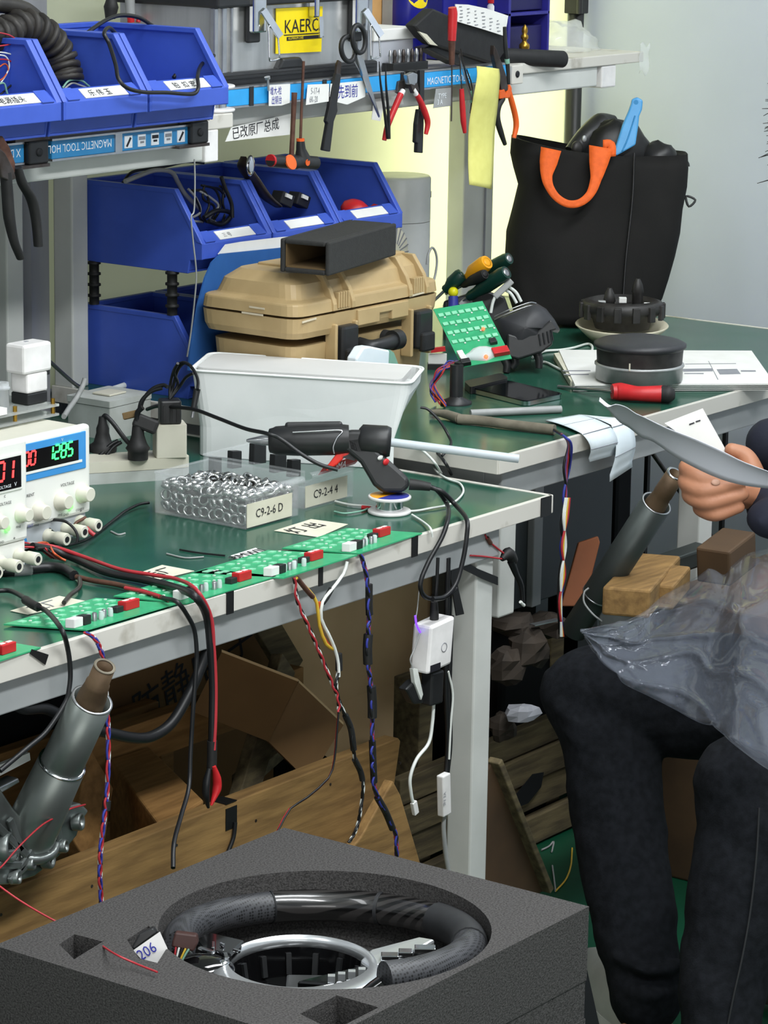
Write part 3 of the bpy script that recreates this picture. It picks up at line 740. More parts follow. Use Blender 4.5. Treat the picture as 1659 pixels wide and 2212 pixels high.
# crumpled clear bag
def film(cx, cy, cz, rx, ry, rz, seed, n=26):
    def f(u, v_):
        a = 2 * math.pi * u; ph = (v_ * .5) * math.pi
        d = V((math.cos(a) * math.cos(ph), math.sin(a) * math.cos(ph), math.sin(ph)))
        k = 1 + .22 * mnoise.noise(d * 2.3 + V((seed, 0, 0))) + .14 * mnoise.noise(d * 6 + V((0, seed, 0)))
        return V((cx + rx * d.x * k, cy + ry * d.y * k, max(cz, cz + rz * d.z * k)))
    return f
c = Yp(1243, 104, SB + .10)
single('plastic_bag', M().sheet(film(c.x - .01, SB + .13, zs, .085, .07, .055, 4.2), 30, 12, .0006), 'clear_film', 'crumpled clear plastic bag lying on the shelf end', 'plastic bag')
c = Yp(1385, 125, SB - .0)
single('tape_wrap', M().sheet(lambda u, v_: V((5.03 + .035 * u, SB - .003 - .002 * math.sin(9 * v_), 1.255 + .055 * v_ + .006 * math.sin(7 * u))), 8, 6, .0006), 'clear_film', 'loose clear tape wrapped on the end of the shelf', 'tape')
# tripod pole behind the shelf
p0 = Yp(1317, 104, 3.375)
p0.x = min(p0.x, 5.262)
t = thing('tripod_stand', 'black telescopic tripod pole standing behind the shelf end', 'stand', (p0.x, 3.375, 0))
build('pole', M().lathe((p0.x, 3.375, .10), (0, 0, 1), [(.016, 0), (.016, 1.5), (.014, 1.5), (.014, 1.75)], 18), 'black_plastic', t)
zc_ = Yp(1300, 12, 3.375).z
build('clamp', M().bx(p0.x - .018, p0.x + .018, 3.357, 3.393, zc_ - .012, zc_ + .03).cyl((p0.x - .035, 3.345, zc_ - .01), (p0.x - .035, 3.345, zc_ + .03), .006, n=10), 'black_plastic', t, bevel=.002)
for k in range(3):
    a_ = [.2, 3.3, 4.4][k]
    build('leg', M().cyl((p0.x, 3.375, .30), (p0.x + [.02, -.13, -.02][k], 3.375 + [.02, -.03, -.30][k], .01), .008, n=10), 'black_plastic', t)
# solder reel on the left shelf end
c = Yp(487, 250, SA + .05)
t = thing('solder_reel', 'white solder reel standing on the end of the left shelf', 'reel', (3.632, SA + .04, 1.277))
R0 = V((3.660, SA + .034, 1.2775))
build('flange', M().lathe(R0, (0, 0, 1), [(.0325, 0), (.034, .001), (.034, .004), (.0325, .005)], 30), 'bottle_white', t)
build('flange', M().lathe(R0 + V((0, 0, .036)), (0, 0, 1), [(.0325, 0), (.034, .001), (.034, .004), (.0325, .005)], 30), 'bottle_white', t)
build('solder', M().lathe(R0 + V((0, 0, .005)), (0, 0, 1), [(.0205 + .0006 * (k % 2), .031 * k / 24) for k in range(25)], 28), 'chrome', t)

# ------------------------------------------------------------------ what lies in the upper bins
t = thing('ribbed_hose', 'thick ribbed black rubber hose lying in the middle shelf bin', 'hose', Yp(160, 180, 3.03))
path = [Yp(-60, 70, 3.02), Yp(0, 75, 3.02), Yp(50, 55, 3.03), Yp(95, 75, 3.03), Yp(125, 115, 3.03), Yp(140, 155, 3.02), Yp(145, 178, 3.015)]
build('hose', M().tube(path, .020, 14, 10), 'bellows_rubber', t)
sp = spline(path, 14)
for k in range(6, len(sp) - 3, 6):
    d = (sp[k + 1] - sp[k - 1]).normalized()
    build('rib', M().lathe(sp[k] - d * .0035, d, [(.020, 0), (.0255, .0012), (.0262, .0045), (.0255, .0085), (.020, .010)], 14), 'bellows_rubber', t)
build('arm', M().tube([Yp(-40, 8, 3.04), Yp(20, 12, 3.04), Yp(60, 22, 3.04), Yp(92, 40, 3.035)], [.012, .012, .011, .006], 8, 4), 'bellows_rubber', t)
def wires(name, label, cat, specs, base=None, group=None):
    """a bundle moving as one thing: each wire its own part"""
    loc = base or specs[0][0][0]
    t = thing(name, label, cat, loc, group)
    for pts, r, mt in specs: build('wire', M().tube(pts, r, 6, 6), mt, t)
    return t
yb = 2.99
wires('wire_bundle', 'tangle of red and white wires in the left shelf bin', 'wires', [
    (Ys([(-10, 112), (15, 115), (40, 125), (47, 150), (35, 178)], yb), .0012, 'wire_white'),
    (Ys([(-5, 70), (20, 76), (35, 88), (20, 96), (-5, 100)], yb), .0012, 'wire_red'),
    (Ys([(-8, 128), (18, 130), (38, 145), (52, 165), (60, 188), (58, 204)], yb), .0013, 'wire_red'),
    (Ys([(-8, 150), (10, 138), (18, 150), (8, 168), (-6, 176)], yb), .0012, 'wire_orange'),
    (Ys([(-10, 118), (12, 122), (20, 140), (14, 160), (-6, 190)], yb), .0012, 'wire_white'),
    (Ys([(-10, 185), (8, 180), (15, 200), (20, 215)], yb - .005), .0016, 'wire_green'),
    (Ys([(0, 205), (30, 180), (50, 172), (66, 200)], yb), .0014, 'wire_black')], base=(3.08, yb, 1.29))
wires('wire_bundle', 'short grey green wires in the middle shelf bin below the hose', 'wires', [
    (Ys([(135, 190), (150, 174), (175, 174), (193, 187)], 3.0), .0016, 'wire_green'),
    (Ys([(136, 195), (155, 180), (172, 184), (188, 190)], 3.0), .0016, 'wire_grey')], base=(3.29, 3.0, 1.30))
sgl = Ys([(193, 66), (215, 52), (245, 36), (272, 33), (300, 38), (325, 52)], 3.03)
t = thing('power_cable', 'black cable looping out of the right shelf bin across its label', 'cable', Yp(300, 190, 2.9))
build('cord', M().tube([Yp(330, 56, 3.05), Yp(300, 38, 3.05), Yp(262, 33, 3.05), Yp(230, 43, 3.04), Yp(195, 66, 3.02), Yp(180, 80, 3.02)], .0032, 8, 8), 'wire_black', t)
build('cord', M().tube([Yp(252, 75, 2.98), Yp(236, 60, 2.965), Yp(225, 72, 2.95), Yp(236, 95, 2.94), Yp(250, 140, 2.91), Yp(256, 170, 2.893), Yp(275, 190, 2.885), Yp(310, 199, 2.882), Yp(360, 200, 2.882), Yp(415, 203, 2.882), Yp(428, 190, 2.885), Yp(427, 165, 2.90), Yp(435, 140, 2.94), Yp(462, 120, 2.97)], .0030, 8, 8), 'wire_black', t)
build('cord', M().tube([Yp(375, 168, 3.0), Yp(395, 140, 3.0), Yp(415, 124, 3.0), Yp(435, 128, 3.0), Yp(452, 140, 2.98), Yp(440, 156, 2.98), Yp(400, 165, 3.0)], .0032, 8, 8), 'wire_black', t)
# things hanging behind the right bin
t = thing('hanging_cable', 'black cables with two red plugs hanging behind the shelf bins', 'cable', Yp(300, 50, 3.24))
build('sleeve', M().tube(Ys([(280, -20), (281, 10), (282, 30)], 3.25), .008, 8, 3), 'wire_grey', t)
build('plug', M().tube(Ys([(282, 32), (283, 48)], 3.25), .006, 8, 2), 'red_plastic', t)
build('plug', M().tube(Ys([(315, -10), (305, 25), (298, 48)], 3.25), .004, 8, 3), 'red_plastic', t)
build('cord', M().tube(Ys([(240, -10), (240, 15), (238, 40)], 3.26), [.006, .012, .008], 8, 3), 'black_rubber', t)
build('cord', M().tube(Ys([(322, -10), (326, 20), (338, 40), (344, 52)], 3.26), [.004, .004, .009, .012], 8, 3), 'black_rubber', t)
# what lies in the lower bins
yb = 3.24
sp_ = []; rnd = random.Random(5)
for k in range(9):
    x = 408 + k * 9
    sp_.append((Ys([(x - 20 + rnd.random() * 30, 395 + rnd.random() * 18), (x + rnd.random() * 20, 410 + rnd.random() * 20), (x + 10 + rnd.random() * 20, 440 + rnd.random() * 20), (x + rnd.random() * 25, 468 + rnd.random() * 14), (x + 20 + rnd.random() * 10, 480)], yb - .02), .0022, 'wire_black' if k % 4 else 'wire_grey'))
sp_.append((Ys([(270, 392), (300, 380), (335, 368), (370, 372), (385, 395), (400, 420), (430, 450)], 3.27), .004, 'wire_grey'))
sp_.append((Ys([(265, 395), (285, 372), (320, 365), (355, 360), (400, 350), (440, 352)], 3.30), .0025, 'wire_black'))
sp_.append((Ys([(478, 382), (488, 410), (500, 440), (502, 470)], 3.18), .0035, 'wire_black'))
sp_.append((Ys([(440, 470), (470, 455), (500, 462), (480, 485), (450, 478)], 3.2), .004, 'wire_black'))
wires('wire_bundle', 'nest of black wires filling the leftmost lower bin', 'wires', sp_, base=(3.88, 3.24, 1.01))
t = thing('chrome_trim', 'curved chrome trim strip standing in the second lower bin', 'trim', Yp(590, 440, 3.2))
build('strip', M().tube(Ys([(526, 338), (528, 360), (548, 390), (575, 425), (600, 445)], 3.18), [.006, .016, .016, .014, .010], 10, 6, flat=.35), 'dark_steel', t)
build('mirror_tip', M().ell(Yp(541, 358, 3.165), .011, .004, .018, 14, 8), 'chrome', t)
for k, (x, y) in enumerate([(610, 430), (645, 432), (680, 438)]):
    p = Yp(x, y, 3.19)
    t = thing('connector', ['dark connector with pale pins beside the chrome trim', 'middle dark connector in the second lower bin', 'dark connector with white clip, right side of second bin'][k], 'connector', p)
    build('housing', M().ob(p, V((.016, 0, -.006)), V((0, .012, 0)), V((.005, 0, .010))), 'ink_black', t, bevel=.002)
    build('clip', M().ob(p + V((0, -.013, .006)), V((.008, 0, -.003)), V((0, .002, 0)), V((.001, 0, .003))), 'paper', t)
for k, (x, y) in enumerate([(765, 440), (825, 440)]):
    p = Yp(x, y, 3.18)
    single('rubber_cap', M().lathe(p - V((0, 0, .018)), (0, -.25, 1), [(.0, 0), (.024, 0), (.026, .008), (.022, .018), (.012, .024), (0, .026)], 20), 'red_plastic', ['dark red rubber cap at the left of the third lower bin', 'dark red rubber cap at the right of the third lower bin'][k], 'cap', 'dark red caps in the bin')
# ------------------------------------------------------------------ things on the back bench
mat('tan_plastic', 'b59d72', 0.5, col2='a58d63', scale=22, amount=0.5, bump=0.04, bscale=300)
mat('tan_worn', 'd3c7ad', 0.6)
mat('foam_black', '2a2a29', 0.8, col2='333331', scale=120, amount=0.6, bump=0.25, bscale=400)
mat('card_inside', '6b5636', 0.8, col2='57452b', scale=20)
mat('blue_folder', '3f72b8', 0.2, trans=0.35, ior=1.15, col2='3a68a8')
mat('appliance_white', 'd7d9d8', 0.35, col2='cccfce')
mat('green_handle', '12382f', 0.35, col2='0d2a24', scale=50)
mat('yellow_plastic', 'eca51c', 0.4, col2='d8920f', scale=40)
mat('lemon_plastic', 'e6e01a', 0.35)
mat('pcb_green', '3aa673', 0.35, col2='2f9465', scale=60, amount=0.7)
mat('pcb_light', '8fd3b0', 0.4, col2='6fc199')
mat('glue_clear', 'd7e2e0', 0.3, trans=0.3, ior=1.2)
mat('led_red', 'ff5030', 0.4, emit=4.0)
mat('led_green', '59ff50', 0.4, emit=4.0)
mat('bag_black', '191918', 0.8, col2='201f1e', scale=14, amount=0.6, bump=0.12, bscale=500, spec=0.2)
mat('bag_nylon', '121212', 0.42, col2='262626', scale=20, amount=0.5, bump=0.15, bscale=60)
mat('orange_webbing', 'e8641e', 0.7, col2='cf5413', scale=90, amount=0.6, bump=0.2, bscale=500)
mat('bowl_beige', 'cbc5ae', 0.45, col2='beb89f')
mat('phone_glass', '0e1014', 0.08)
mat('grey_metal', 'b0b3b2', 0.42, 0.35, col2='8e9190', scale=30, amount=0.7)
mat('tape_grey', '7d7667', 0.75, col2='5f594c', scale=30, amount=0.8, bump=0.3, bscale=120)
mat('glue_stick', 'd5dde2', 0.25, trans=0.3, ior=1.3, col2='c3cdd4')
mat('label_blue_white', 'dfe9ee', 0.5, col2='d3dfe6')
mat('dark_cover', '2c2d30', 0.5, col2='37383b', scale=30, amount=0.5, bump=0.05, bscale=300)
mat('motor_black', '222120', 0.5, col2='3a3836', scale=40, amount=0.7, bump=0.1)

def rrect(c4, r, n=4):
    """rounded outline of a four-cornered plan"""
    c4 = [V(c) for c in c4]; out = []
    for i in range(4):
        c, pv, nx = c4[i], c4[i - 1], c4[(i + 1) % 4]
        a = c + (pv - c).normalized() * r; b = c + (nx - c).normalized() * r
        for k in range(n + 1):
            t = k / n
            out.append(a * (1 - t) ** 2 + c * (2 * t * (1 - t)) + b * t * t)
    return out
def shrink(c4, f):
    m = sum((V(c) for c in c4), V((0, 0, 0))) / len(c4)
    return [m + (V(c) - m) * f for c in c4]
def inset(c4, d):
    c4 = [V(c) for c in c4]; m = sum(c4, V((0, 0, 0))) / 4; out = []
    for c in c4:
        v_ = c - m; out.append(m + v_ * max(.05, (v_.length - d * 1.41) / v_.length))
    return out
def atz(c4, z): return [V((c[0], c[1], z)) for c in c4]
def box4(x0, x1, y0, y1, z): return [(x0, y0, z), (x1, y0, z), (x1, y1, z), (x0, y1, z)]
def shell(levels, r, wall=.002, n=4):
    """open-topped rounded vessel; levels: list of (corner list) from bottom to top"""
    rs = [rrect(c, r, n) for c in levels]
    ins = [rrect(inset(c, wall), r, n) for c in levels]
    ins[0] = [p + V((0, 0, wall)) for p in ins[0]]
    return M().rings(rs + ins[::-1], True, True, False)

# tan carrying case
Yc = 2.895
FL = Yp(640, 687, Yc); FR = Yp(956, 630, Yc)
zp = (FL.z + FR.z) / 2; x0, x1 = FL.x, FR.x; y0, y1 = Yc, 3.098
zl = zp + .062
t = thing('carrying_case', 'tan plastic equipment case with black latches behind the white bin', 'case', ((x0 + x1) / 2, (y0 + y1) / 2, ZB))
rr = lambda d, z: rrect(box4(x0 + d, x1 - d, y0 + d, y1 - d, z), .03, 5)
build('body', M().rings([rr(.022, ZB), rr(.014, zp - .05)], True, True, False), 'tan_plastic', t, bevel=.004)
build('rim', M().rings([rr(.006, zp - .036), rr(.002, zp - .026), rr(.0, zp - .003)], True, True, False), 'tan_plastic', t, bevel=.002)
build('lid', M().rings([rr(.0, zp + .001), rr(.002, zp + .02), rr(.016, zp + .024), rr(.024, zp + .047), rr(.042, zl)], True, True, False), 'tan_plastic', t, bevel=.003)
L_ = x1 - x0
for u0, u1 in ((.235, .385), (.755, .90)):               # raised latch towers on lid and body
    a, b = x0 + L_ * u0, x0 + L_ * u1
    for xx in (a, b - .010):
        build('lid_rib', M().prism([(xx, y0 - .003, zp + .001), (xx, y0 - .003, zp + .012), (xx, y0 + .006, zp + .034), (xx, y0 + .028, zl + .002), (xx, y0 + .05, zl + .002), (xx, y0 + .05, zp + .001)], (.009, 0, 0)), 'tan_plastic', t, bevel=.0015)
    for k in range(5):
        xx = a + .014 + (b - a - .034) * k / 4
        build('hinge_tooth', M().bx(xx, xx + .004, y0 - .002, y0 + .012, zp + .004, zp + .030), 'tan_plastic', t, bevel=.001)
    build('lid_strap', M().bx(a, b, y0 + .05, y1 - .05, zl - .002, zl + .004), 'tan_plastic', t, bevel=.002)
    xm = (a + b) / 2 + .004
    lt = build('latch', M().bx(xm - .021, xm + .021, y0 - .014, y0 + .006, zp - .088, zp - .024), 'black_plastic', t, bevel=.005)
    build('latch_lever', M().bx(xm - .017, xm + .017, y0 - .022, y0 - .010, zp - .092, zp - .060), 'black_plastic', lt, bevel=.004)
    for xx in (a + .002, b - .004):
        build('latch_guard', M().bx(xx, xx + .007, y0 - .006, y0 + .016, zp - .10, zp - .02), 'tan_plastic', t, bevel=.002)
build('front_band', M().prism([(x, y0 - .004, z) for x, z in [(x0 + L_ * .395, zp - .004), (x0 + L_ * .745, zp - .004), (x0 + L_ * .745, zp - .030), (x0 + L_ * .63, zp - .030), (x0 + L_ * .63, zp - .016), (x0 + L_ * .545, zp - .016), (x0 + L_ * .545, zp - .030), (x0 + L_ * .40, zp - .030)]], (0, .012, 0)), 'tan_plastic', t, bevel=.0015)
hx0, hx1 = x0 + L_ * .43, x0 + L_ * .60
hd = build('handle', M().tube([(hx0, y0 + .004, zp - .062), (hx0 + .004, y0 - .022, zp - .064), (hx1 - .004, y0 - .022, zp - .060), (hx1, y0 + .004, zp - .058)], .012, 12, 6), 'black_plastic', t)
build('handle_end', M().cyl((hx1 - .012, y0 - .022, zp - .060), (hx1 + .006, y0 - .022, zp - .060), .0165, n=18), 'black_plastic', hd)
for (px_, py_, w) in ((555, 665, .016), (545, 678, .022), (668, 692, .018), (900, 636, .02)):
    p = Yp(px_, py_, y0 - .001) if px_ > 640 else Xp(px_, py_, x0 - .001)
    build('scuff', M().ob(p, V((w, 0, .001)) if px_ > 640 else V((.0006, w, 0)), V((0, .0006, 0)) if px_ > 640 else V((0, 0, .0015)), V((0, 0, .0015)) if px_ > 640 else V((w * .02, 0, 0))), 'tan_worn', t)
# black open box on the case
zb_ = zl + .006
A_, B_, D_ = Zp(711, 597, zb_), Zp(604, 587, zb_), Zp(856, 552, zb_)
hgt = zat(A_, 524) - zb_
t = thing('foam_box', 'black open-ended box lying on top of the tan case', 'box', (A_ + D_) / 2)
C_ = B_ + (D_ - A_)
th = .008
ux = (B_ - A_).normalized(); ul = (D_ - A_).normalized(); up_ = V((0, 0, hgt))
m = M()
m.prism([A_, A_ + ux * th, A_ + ux * th + ul * (D_ - A_).length, D_], up_)
m.prism([B_, B_ - ux * th, B_ - ux * th + ul * (D_ - A_).length, C_], up_)
m.prism([A_ + ux * th, B_ - ux * th, C_ - ux * th, D_ + ux * th], V((0, 0, th)))
m.prism([p + V((0, 0, hgt - th)) for p in [A_ + ux * th, B_ - ux * th, C_ - ux * th, D_ + ux * th]], V((0, 0, th)))
m.prism([D_ - ul * th + ux * th, C_ - ul * th - ux * th, C_ - ux * th, D_ + ux * th], up_)
build('shell', m, 'foam_black', t, bevel=.003)
q = [A_ + ux * (th + .001) + ul * .004, B_ - ux * (th + .001) + ul * .004, C_ - ux * (th + .001) - ul * .01, D_ + ux * (th + .001) - ul * .01]
build('lining', M().prism([p + V((0, 0, th)) for p in q], (0, 0, .002)).prism([q[1] + V((0, 0, th)), q[2] + V((0, 0, th)), q[2] + V((0, 0, hgt - th)), q[1] + V((0, 0, hgt - th))], -ux * .002), 'card_inside', t)
# blue folder and sheet between bins and case
pts = Ys([(404, 800), (410, 745), (424, 660), (440, 600), (455, 566), (474, 548), (612, 534), (700, 528), (700, 800)], 3.113)
single('blue_folder', M().prism(pts, (0, -.003, 0)), 'blue_folder', 'translucent blue plastic folder standing between bins and tan case', 'folder')
pts = Ys([(470, 549), (486, 528), (520, 522), (606, 512), (690, 506), (690, 530)], 3.117)
single('paper_sheet', M().prism(pts, (0, -.002, 0)), 'paper', 'white sheet sticking up from the blue folder behind the tan case', 'paper')
t = thing('thin_wire', 'thin steel wire hanging from the left shelf down past the bins', 'wire', Yp(420, 344, 2.96))
build('wire', M().tube([Yp(420, 344, 2.955), Yp(421, 400, 2.958), Yp(419, 455, 2.96), Yp(413, 470, 2.96), Yp(417, 520, 2.965), Yp(424, 590, 2.97), Yp(420, 650, 2.98), Yp(412, 720, 3.0), Yp(404, 770, 3.02)], .0013, 6, 6), 'wire_grey', t)
# air purifier
c = Yp(862, 400, 3.345); rp_ = .060
ztp = Yp(862, 386, 3.31).z
t = thing('air_purifier', 'white cylindrical air purifier standing against the lit panel', 'appliance', (c.x, 3.345, ZB))
build('body', M().lathe((c.x, 3.345, ZB), (0, 0, 1), [(rp_ - .003, 0), (rp_, .005), (rp_, ztp - ZB - .085)], 40), 'appliance_white', t)
build('head', M().lathe((c.x, 3.345, ztp - .084), (0, 0, 1), [(rp_, 0), (rp_, .080), (rp_ - .003, .084), (0, .080)], 40), 'appliance_white', t)
a_ = -.55
nd = V((math.sin(.62), -math.cos(.62), 0))
build('dial', M().cyl(V((c.x, 3.345, ztp - .035)) + nd * (rp_ - .001), V((c.x, 3.345, ztp - .035)) + nd * (rp_ + .001), .006, n=16), 'ink_grey', t)
gc = Yp(842, 548, 3.265)
gr = thing('round_fan', 'small round cream fan grille behind the black box, right end', 'fan', (gc.x, 3.262, ZB))
build('disc', M().lathe((gc.x, 3.27, gc.z), (0, -1, 0), [(.052, 0), (.055, .003), (.050, .010), (.015, .014), (0, .014)], 36), 'paper_cream', gr)
for k in range(24):
    a_ = 2 * math.pi * k / 24
    d = V((math.cos(a_), 0, math.sin(a_)))
    build('slot', M().bar(V((gc.x, 3.2565, gc.z)) + d * .02, V((gc.x, 3.2595, gc.z)) + d * .05, .0016, .003, (0, 1, 0)), 'ink_grey', gr)
build('stand', M().bx(gc.x - .03, gc.x + .03, 3.25, 3.30, ZB, ZB + .012).bx(gc.x - .01, gc.x + .01, 3.27, 3.285, ZB + .012, gc.z), 'paper_cream', gr, bevel=.002)
t = thing('cable_loop', 'grey cable loop rising behind the right end of tan case', 'cable', Yp(935, 560, 3.2))
build('cord', M().tube(Ys([(922, 572), (925, 550), (933, 535), (941, 545), (944, 565), (941, 590), (937, 606)], 3.12), .0022, 7, 6), 'wire_grey', t)
# small blue-white packet
P_ = Ys([(770, 775), (786, 750), (800, 748), (842, 757), (850, 762), (862, 792), (866, 868), (768, 890)], 2.84)
o = single('paper_packet', M().prism(P_, (0, .02, 0)), 'label_blue_white', 'pale blue paper packet leaning on the case under its handle', 'packet', bevel=.003)
build('side', M().prism(Ys([(843, 756), (851, 762), (864, 796), (867, 868), (838, 860)], 2.838), (0, .02, 0)), 'wire_green', o)

# ------------------------------------------------------------------ tote bag
Db = 5.80
rows = [(255, 1240, 1335, .5), (300, 1112, 1440, .55)]
prof = [(694, 1205, 1330), (690, 1130, 1395), (672, 1108, 1412), (640, 1099, 1428), (600, 1094, 1442), (550, 1092, 1458), (500, 1094, 1468), (450, 1108, 1474), (400, 1118, 1482), (360, 1108, 1484), (330, 1102, 1484)]
rs = []
hb = V((_h.x, _h.y, 0))
rr_ = V((RIGHT.x, RIGHT.y, 0)).normalized()
zbag = ZB + .002
def bagring(y, xl, xr, th, n=40, zoff=None, dd=Db):
    L = Dp(xl, y, dd); R_ = Dp(xr, y, dd); c = (L + R_) / 2; a = (R_ - L) / 2; out = []
    for k in range(n):
        q = 2 * math.pi * k / n; cx, sy = math.cos(q), math.sin(q)
        e = .55
        px_ = math.copysign(abs(cx) ** e, cx); py_ = math.copysign(abs(sy) ** e, sy)
        w = .006 * math.sin(q * 5 + y * .02) + .004 * math.sin(q * 11 + y * .05)
        th_v = th * (1 + .09 * mnoise.noise(V((q * 1.6, y * .012, 3))) + .06 * mnoise.noise(V((q * 3.5 + y * .01, y * .02, 7))))
        out.append(c + a * px_ * (1 + w) - hb * (th_v * py_ * (1 + 3 * w)))
    return out
for i, (y, xl, xr) in enumerate(prof):
    th = [.05, .062, .068, .07, .072, .074, .074, .072, .070, .066, .064][i]
    rs.append(bagring(y, xl, xr, th))
lo = min(p.z for p in rs[0])
for p in rs[0]: p.z = max(zbag, min(p.z, zbag + .003))
for p in rs[1]: p.z = max(zbag + .006, p.z)
# top edge follows the picture: high on the left, dipping, higher right
top = bagring(318, 1104, 1478, .064)
for p in top:
    u = (proj(p)[0] - 1104) / 374
    p.z += .022 * (1 - u) - .012 * math.sin(math.pi * u) - .014 * u
rs.append(top)
inn = [c + (p - c) * .93 for p in top for c in [sum(top, V((0, 0, 0))) / len(top)]]
low = [p - V((0, 0, .05)) for p in inn]
t = thing('tote_bag', 'black fabric tote bag with orange handles standing on back bench', 'bag', (4.95, 3.12, ZB))
build('body', M().rings(rs + [inn, low], True, True, True), 'bag_black', t)
fr = lambda x, y: Dp(x, y, Db - .080)
build('seam', M().tube([fr(1370, 330), fr(1366, 430), fr(1352, 560), fr(1345, 660)], .0022, 6, 6), 'bag_nylon', t)
Hl = [(1170, 312), (1212, 331), (1210, 356), (1186, 380), (1187, 396), (1200, 414), (1222, 425), (1248, 424)]
hp = [(1190, 322), (1184, 350), (1180, 378), (1186, 402), (1202, 424), (1226, 437), (1252, 434), (1274, 415), (1286, 384), (1292, 352), (1298, 318)]
w_ = [22, 19, 12, 9, 8, 8, 8, 9, 12, 20, 26]
cen = spline([fr(x, y) - hb * (.006 + .02 * math.sin(math.pi * i / 10)) for i, (x, y) in enumerate(hp)], 5)
def ribbon(u, v_, cen=cen, w_=w_):
    n_ = len(cen) - 1; i = min(int(round(v_ * n_)), n_)
    d = (cen[min(i + 1, n_)] - cen[max(i - 1, 0)]).normalized()
    side = d.cross(FWD).normalized()
    k = v_ * (len(w_) - 1); j = min(int(k), len(w_) - 2); ww = (w_[j] + (w_[j + 1] - w_[j]) * (k - j)) * Db / FPX
    return cen[i] + side * ww * (u - .5) * 2
build('handle', M().sheet(ribbon, 3, len(cen) - 1, .003), 'orange_webbing', t)
b2 = [(1302, 312), (1318, 314), (1322, 338)]
cen2 = spline([fr(x, y) - hb * .004 for x, y in b2], 4)
build('handle_tab', M().sheet(lambda u, v_: ribbon(u, v_, cen2, [10, 11, 8]), 2, len(cen2) - 1, .003), 'orange_webbing', t)
build('rear_handle', M().bar(Dp(1415, 314, Db + .02), Dp(1452, 324, Db + .02), .012, .004, UP), 'orange_webbing', t)
build('hook', M().tube([Dp(1482, 424, Db), Dp(1502, 432, Db), Dp(1488, 446, Db)], .0025, 6, 4, closed=True), 'black_plastic', t)
build('toggle', M().tube([Dp(1474, 340, Db - .01), Dp(1484, 352, Db - .01), Dp(1486, 360, Db - .01)], .004, 6, 3), 'black_plastic', t)
# stuffing
def lump(m, x, y, dd, rx, ry, rz, seed, amp=.18):
    c = Dp(x, y, dd); s_ = dd / FPX
    rs_ = []
    for j in range(11):
        ph = -math.pi / 2 + math.pi * j / 10; ring_ = []
        for k in range(20):
            q = 2 * math.pi * k / 20
            d = V((math.cos(q) * max(math.cos(ph), 1e-3), math.sin(q) * max(math.cos(ph), 1e-3), math.sin(ph)))
            kk = 1 + amp * mnoise.noise(d * 2.2 + V((seed, 0, 0)))
            ring_.append(c + (rr_ * d.x * rx + hb * d.y * ry) * s_ * kk + V((0, 0, d.z * rz * s_ * kk)))
        rs_.append(ring_)
    return m.rings(rs_)
single('nylon_pouch', lump(M(), 1325, 345, Db + .01, 86, 50, 85, 3.1), 'bag_nylon', 'shiny black nylon pouch stuffed in the tote bag', 'pouch')
single('nylon_pouch', lump(M(), 1420, 348, Db + .005, 48, 40, 42, 8.7), 'bag_nylon', 'small black pouch poking from the right of the tote bag', 'pouch')
t = thing('drill', 'black power tool poking out of the tote bag left of pole', 'power tool', Dp(1285, 300, Db + .02))
build('housing', M().tube([Dp(1235, 330, Db - .01), Dp(1265, 300, Db), Dp(1300, 272, Db + .03), Dp(1330, 262, Db + .04)], [.016, .022, .026, .012], 12, 6), 'black_plastic', t)
build('button', M().ell(Dp(1246, 320, Db - .026), .014, .010, .014), 'motor_black', t)
build('chuck', M().ell(Dp(1262, 300, Db - .024), .006, .004, .007), 'grey_metal', t)
# blue tool in the bag
q = [(1364, 214), (1376, 209), (1388, 216), (1386, 236), (1380, 250), (1378, 270), (1372, 312), (1330, 336), (1324, 330), (1344, 268), (1357, 238), (1362, 224)]
t = thing('trim_lever', 'light blue plastic trim lever sticking out of the tote bag', 'lever', Dp(1350, 330, Db - .05))
build('blade', M().prism(Ds(q, Db - .05), -hb * .012), 'blue_plastic', t, bevel=.003)
build('hole', M().cyl(Dp(1374, 221, Db - .0625), Dp(1374, 221, Db - .0605), .0045, n=14), 'holder_blue', t)
build('rib', M().tube([Dp(1372, 250, Db - .063), Dp(1356, 300, Db - .063), Dp(1344, 326, Db - .063)], .0014, 6, 4), 'holder_blue', t)

# ------------------------------------------------------------------ motor in a bowl, speaker, papers, screwdriver
cb = Zp(1342, 738, ZB)
def dlen(px_, p): return px_ * depth(p) / FPX
t = thing('bowl', 'cream plastic bowl at the back of bench holding a black motor', 'bowl', cb)
rb = dlen(101, cb)
tilt = V((.0, 0, 0))
axb = (V((0, 0, 1)) + rr_ * -.0 + hb * -.06).normalized()
hz = zat(cb, 702) - ZB
build('shell', M().lathe(cb + V((0, 0, .001)), axb, [(0, 0), (rb * .62, 0), (rb * .8, hz * .45), (rb, hz), (rb * .98, hz + .002), (rb * .77, hz * .5), (rb * .58, .006), (0, .006)], 40), 'bowl_beige', t)
t = thing('brush_motor', 'round black motor part with prongs sitting in the cream bowl', 'motor', cb + V((0, 0, hz)))
c0 = cb + V((0, 0, .026)); rm = dlen(88, cb); h_ = zat(cb, 646) - c0.z
build('housing', M().lathe(c0, (0, 0, 1), [(rm * .66, 0), (rm * .74, hz * .55), (rm * .97, hz), (rm, hz + .004), (rm, h_ - .012), (rm * .97, h_ - .004), (rm * .80, h_), (rm * .78, h_ - .012), (0, h_ - .012)], 36), 'motor_black', t)
for k in range(14):
    q = 2 * math.pi * k / 14; d = V((math.cos(q), math.sin(q), 0))
    build('fin', M().ob(c0 + d * rm + V((0, 0, h_ - .020)), d * .004, V((-d.y, d.x, 0)) * .007, V((0, 0, .014))), 'motor_black', t, bevel=.0015)
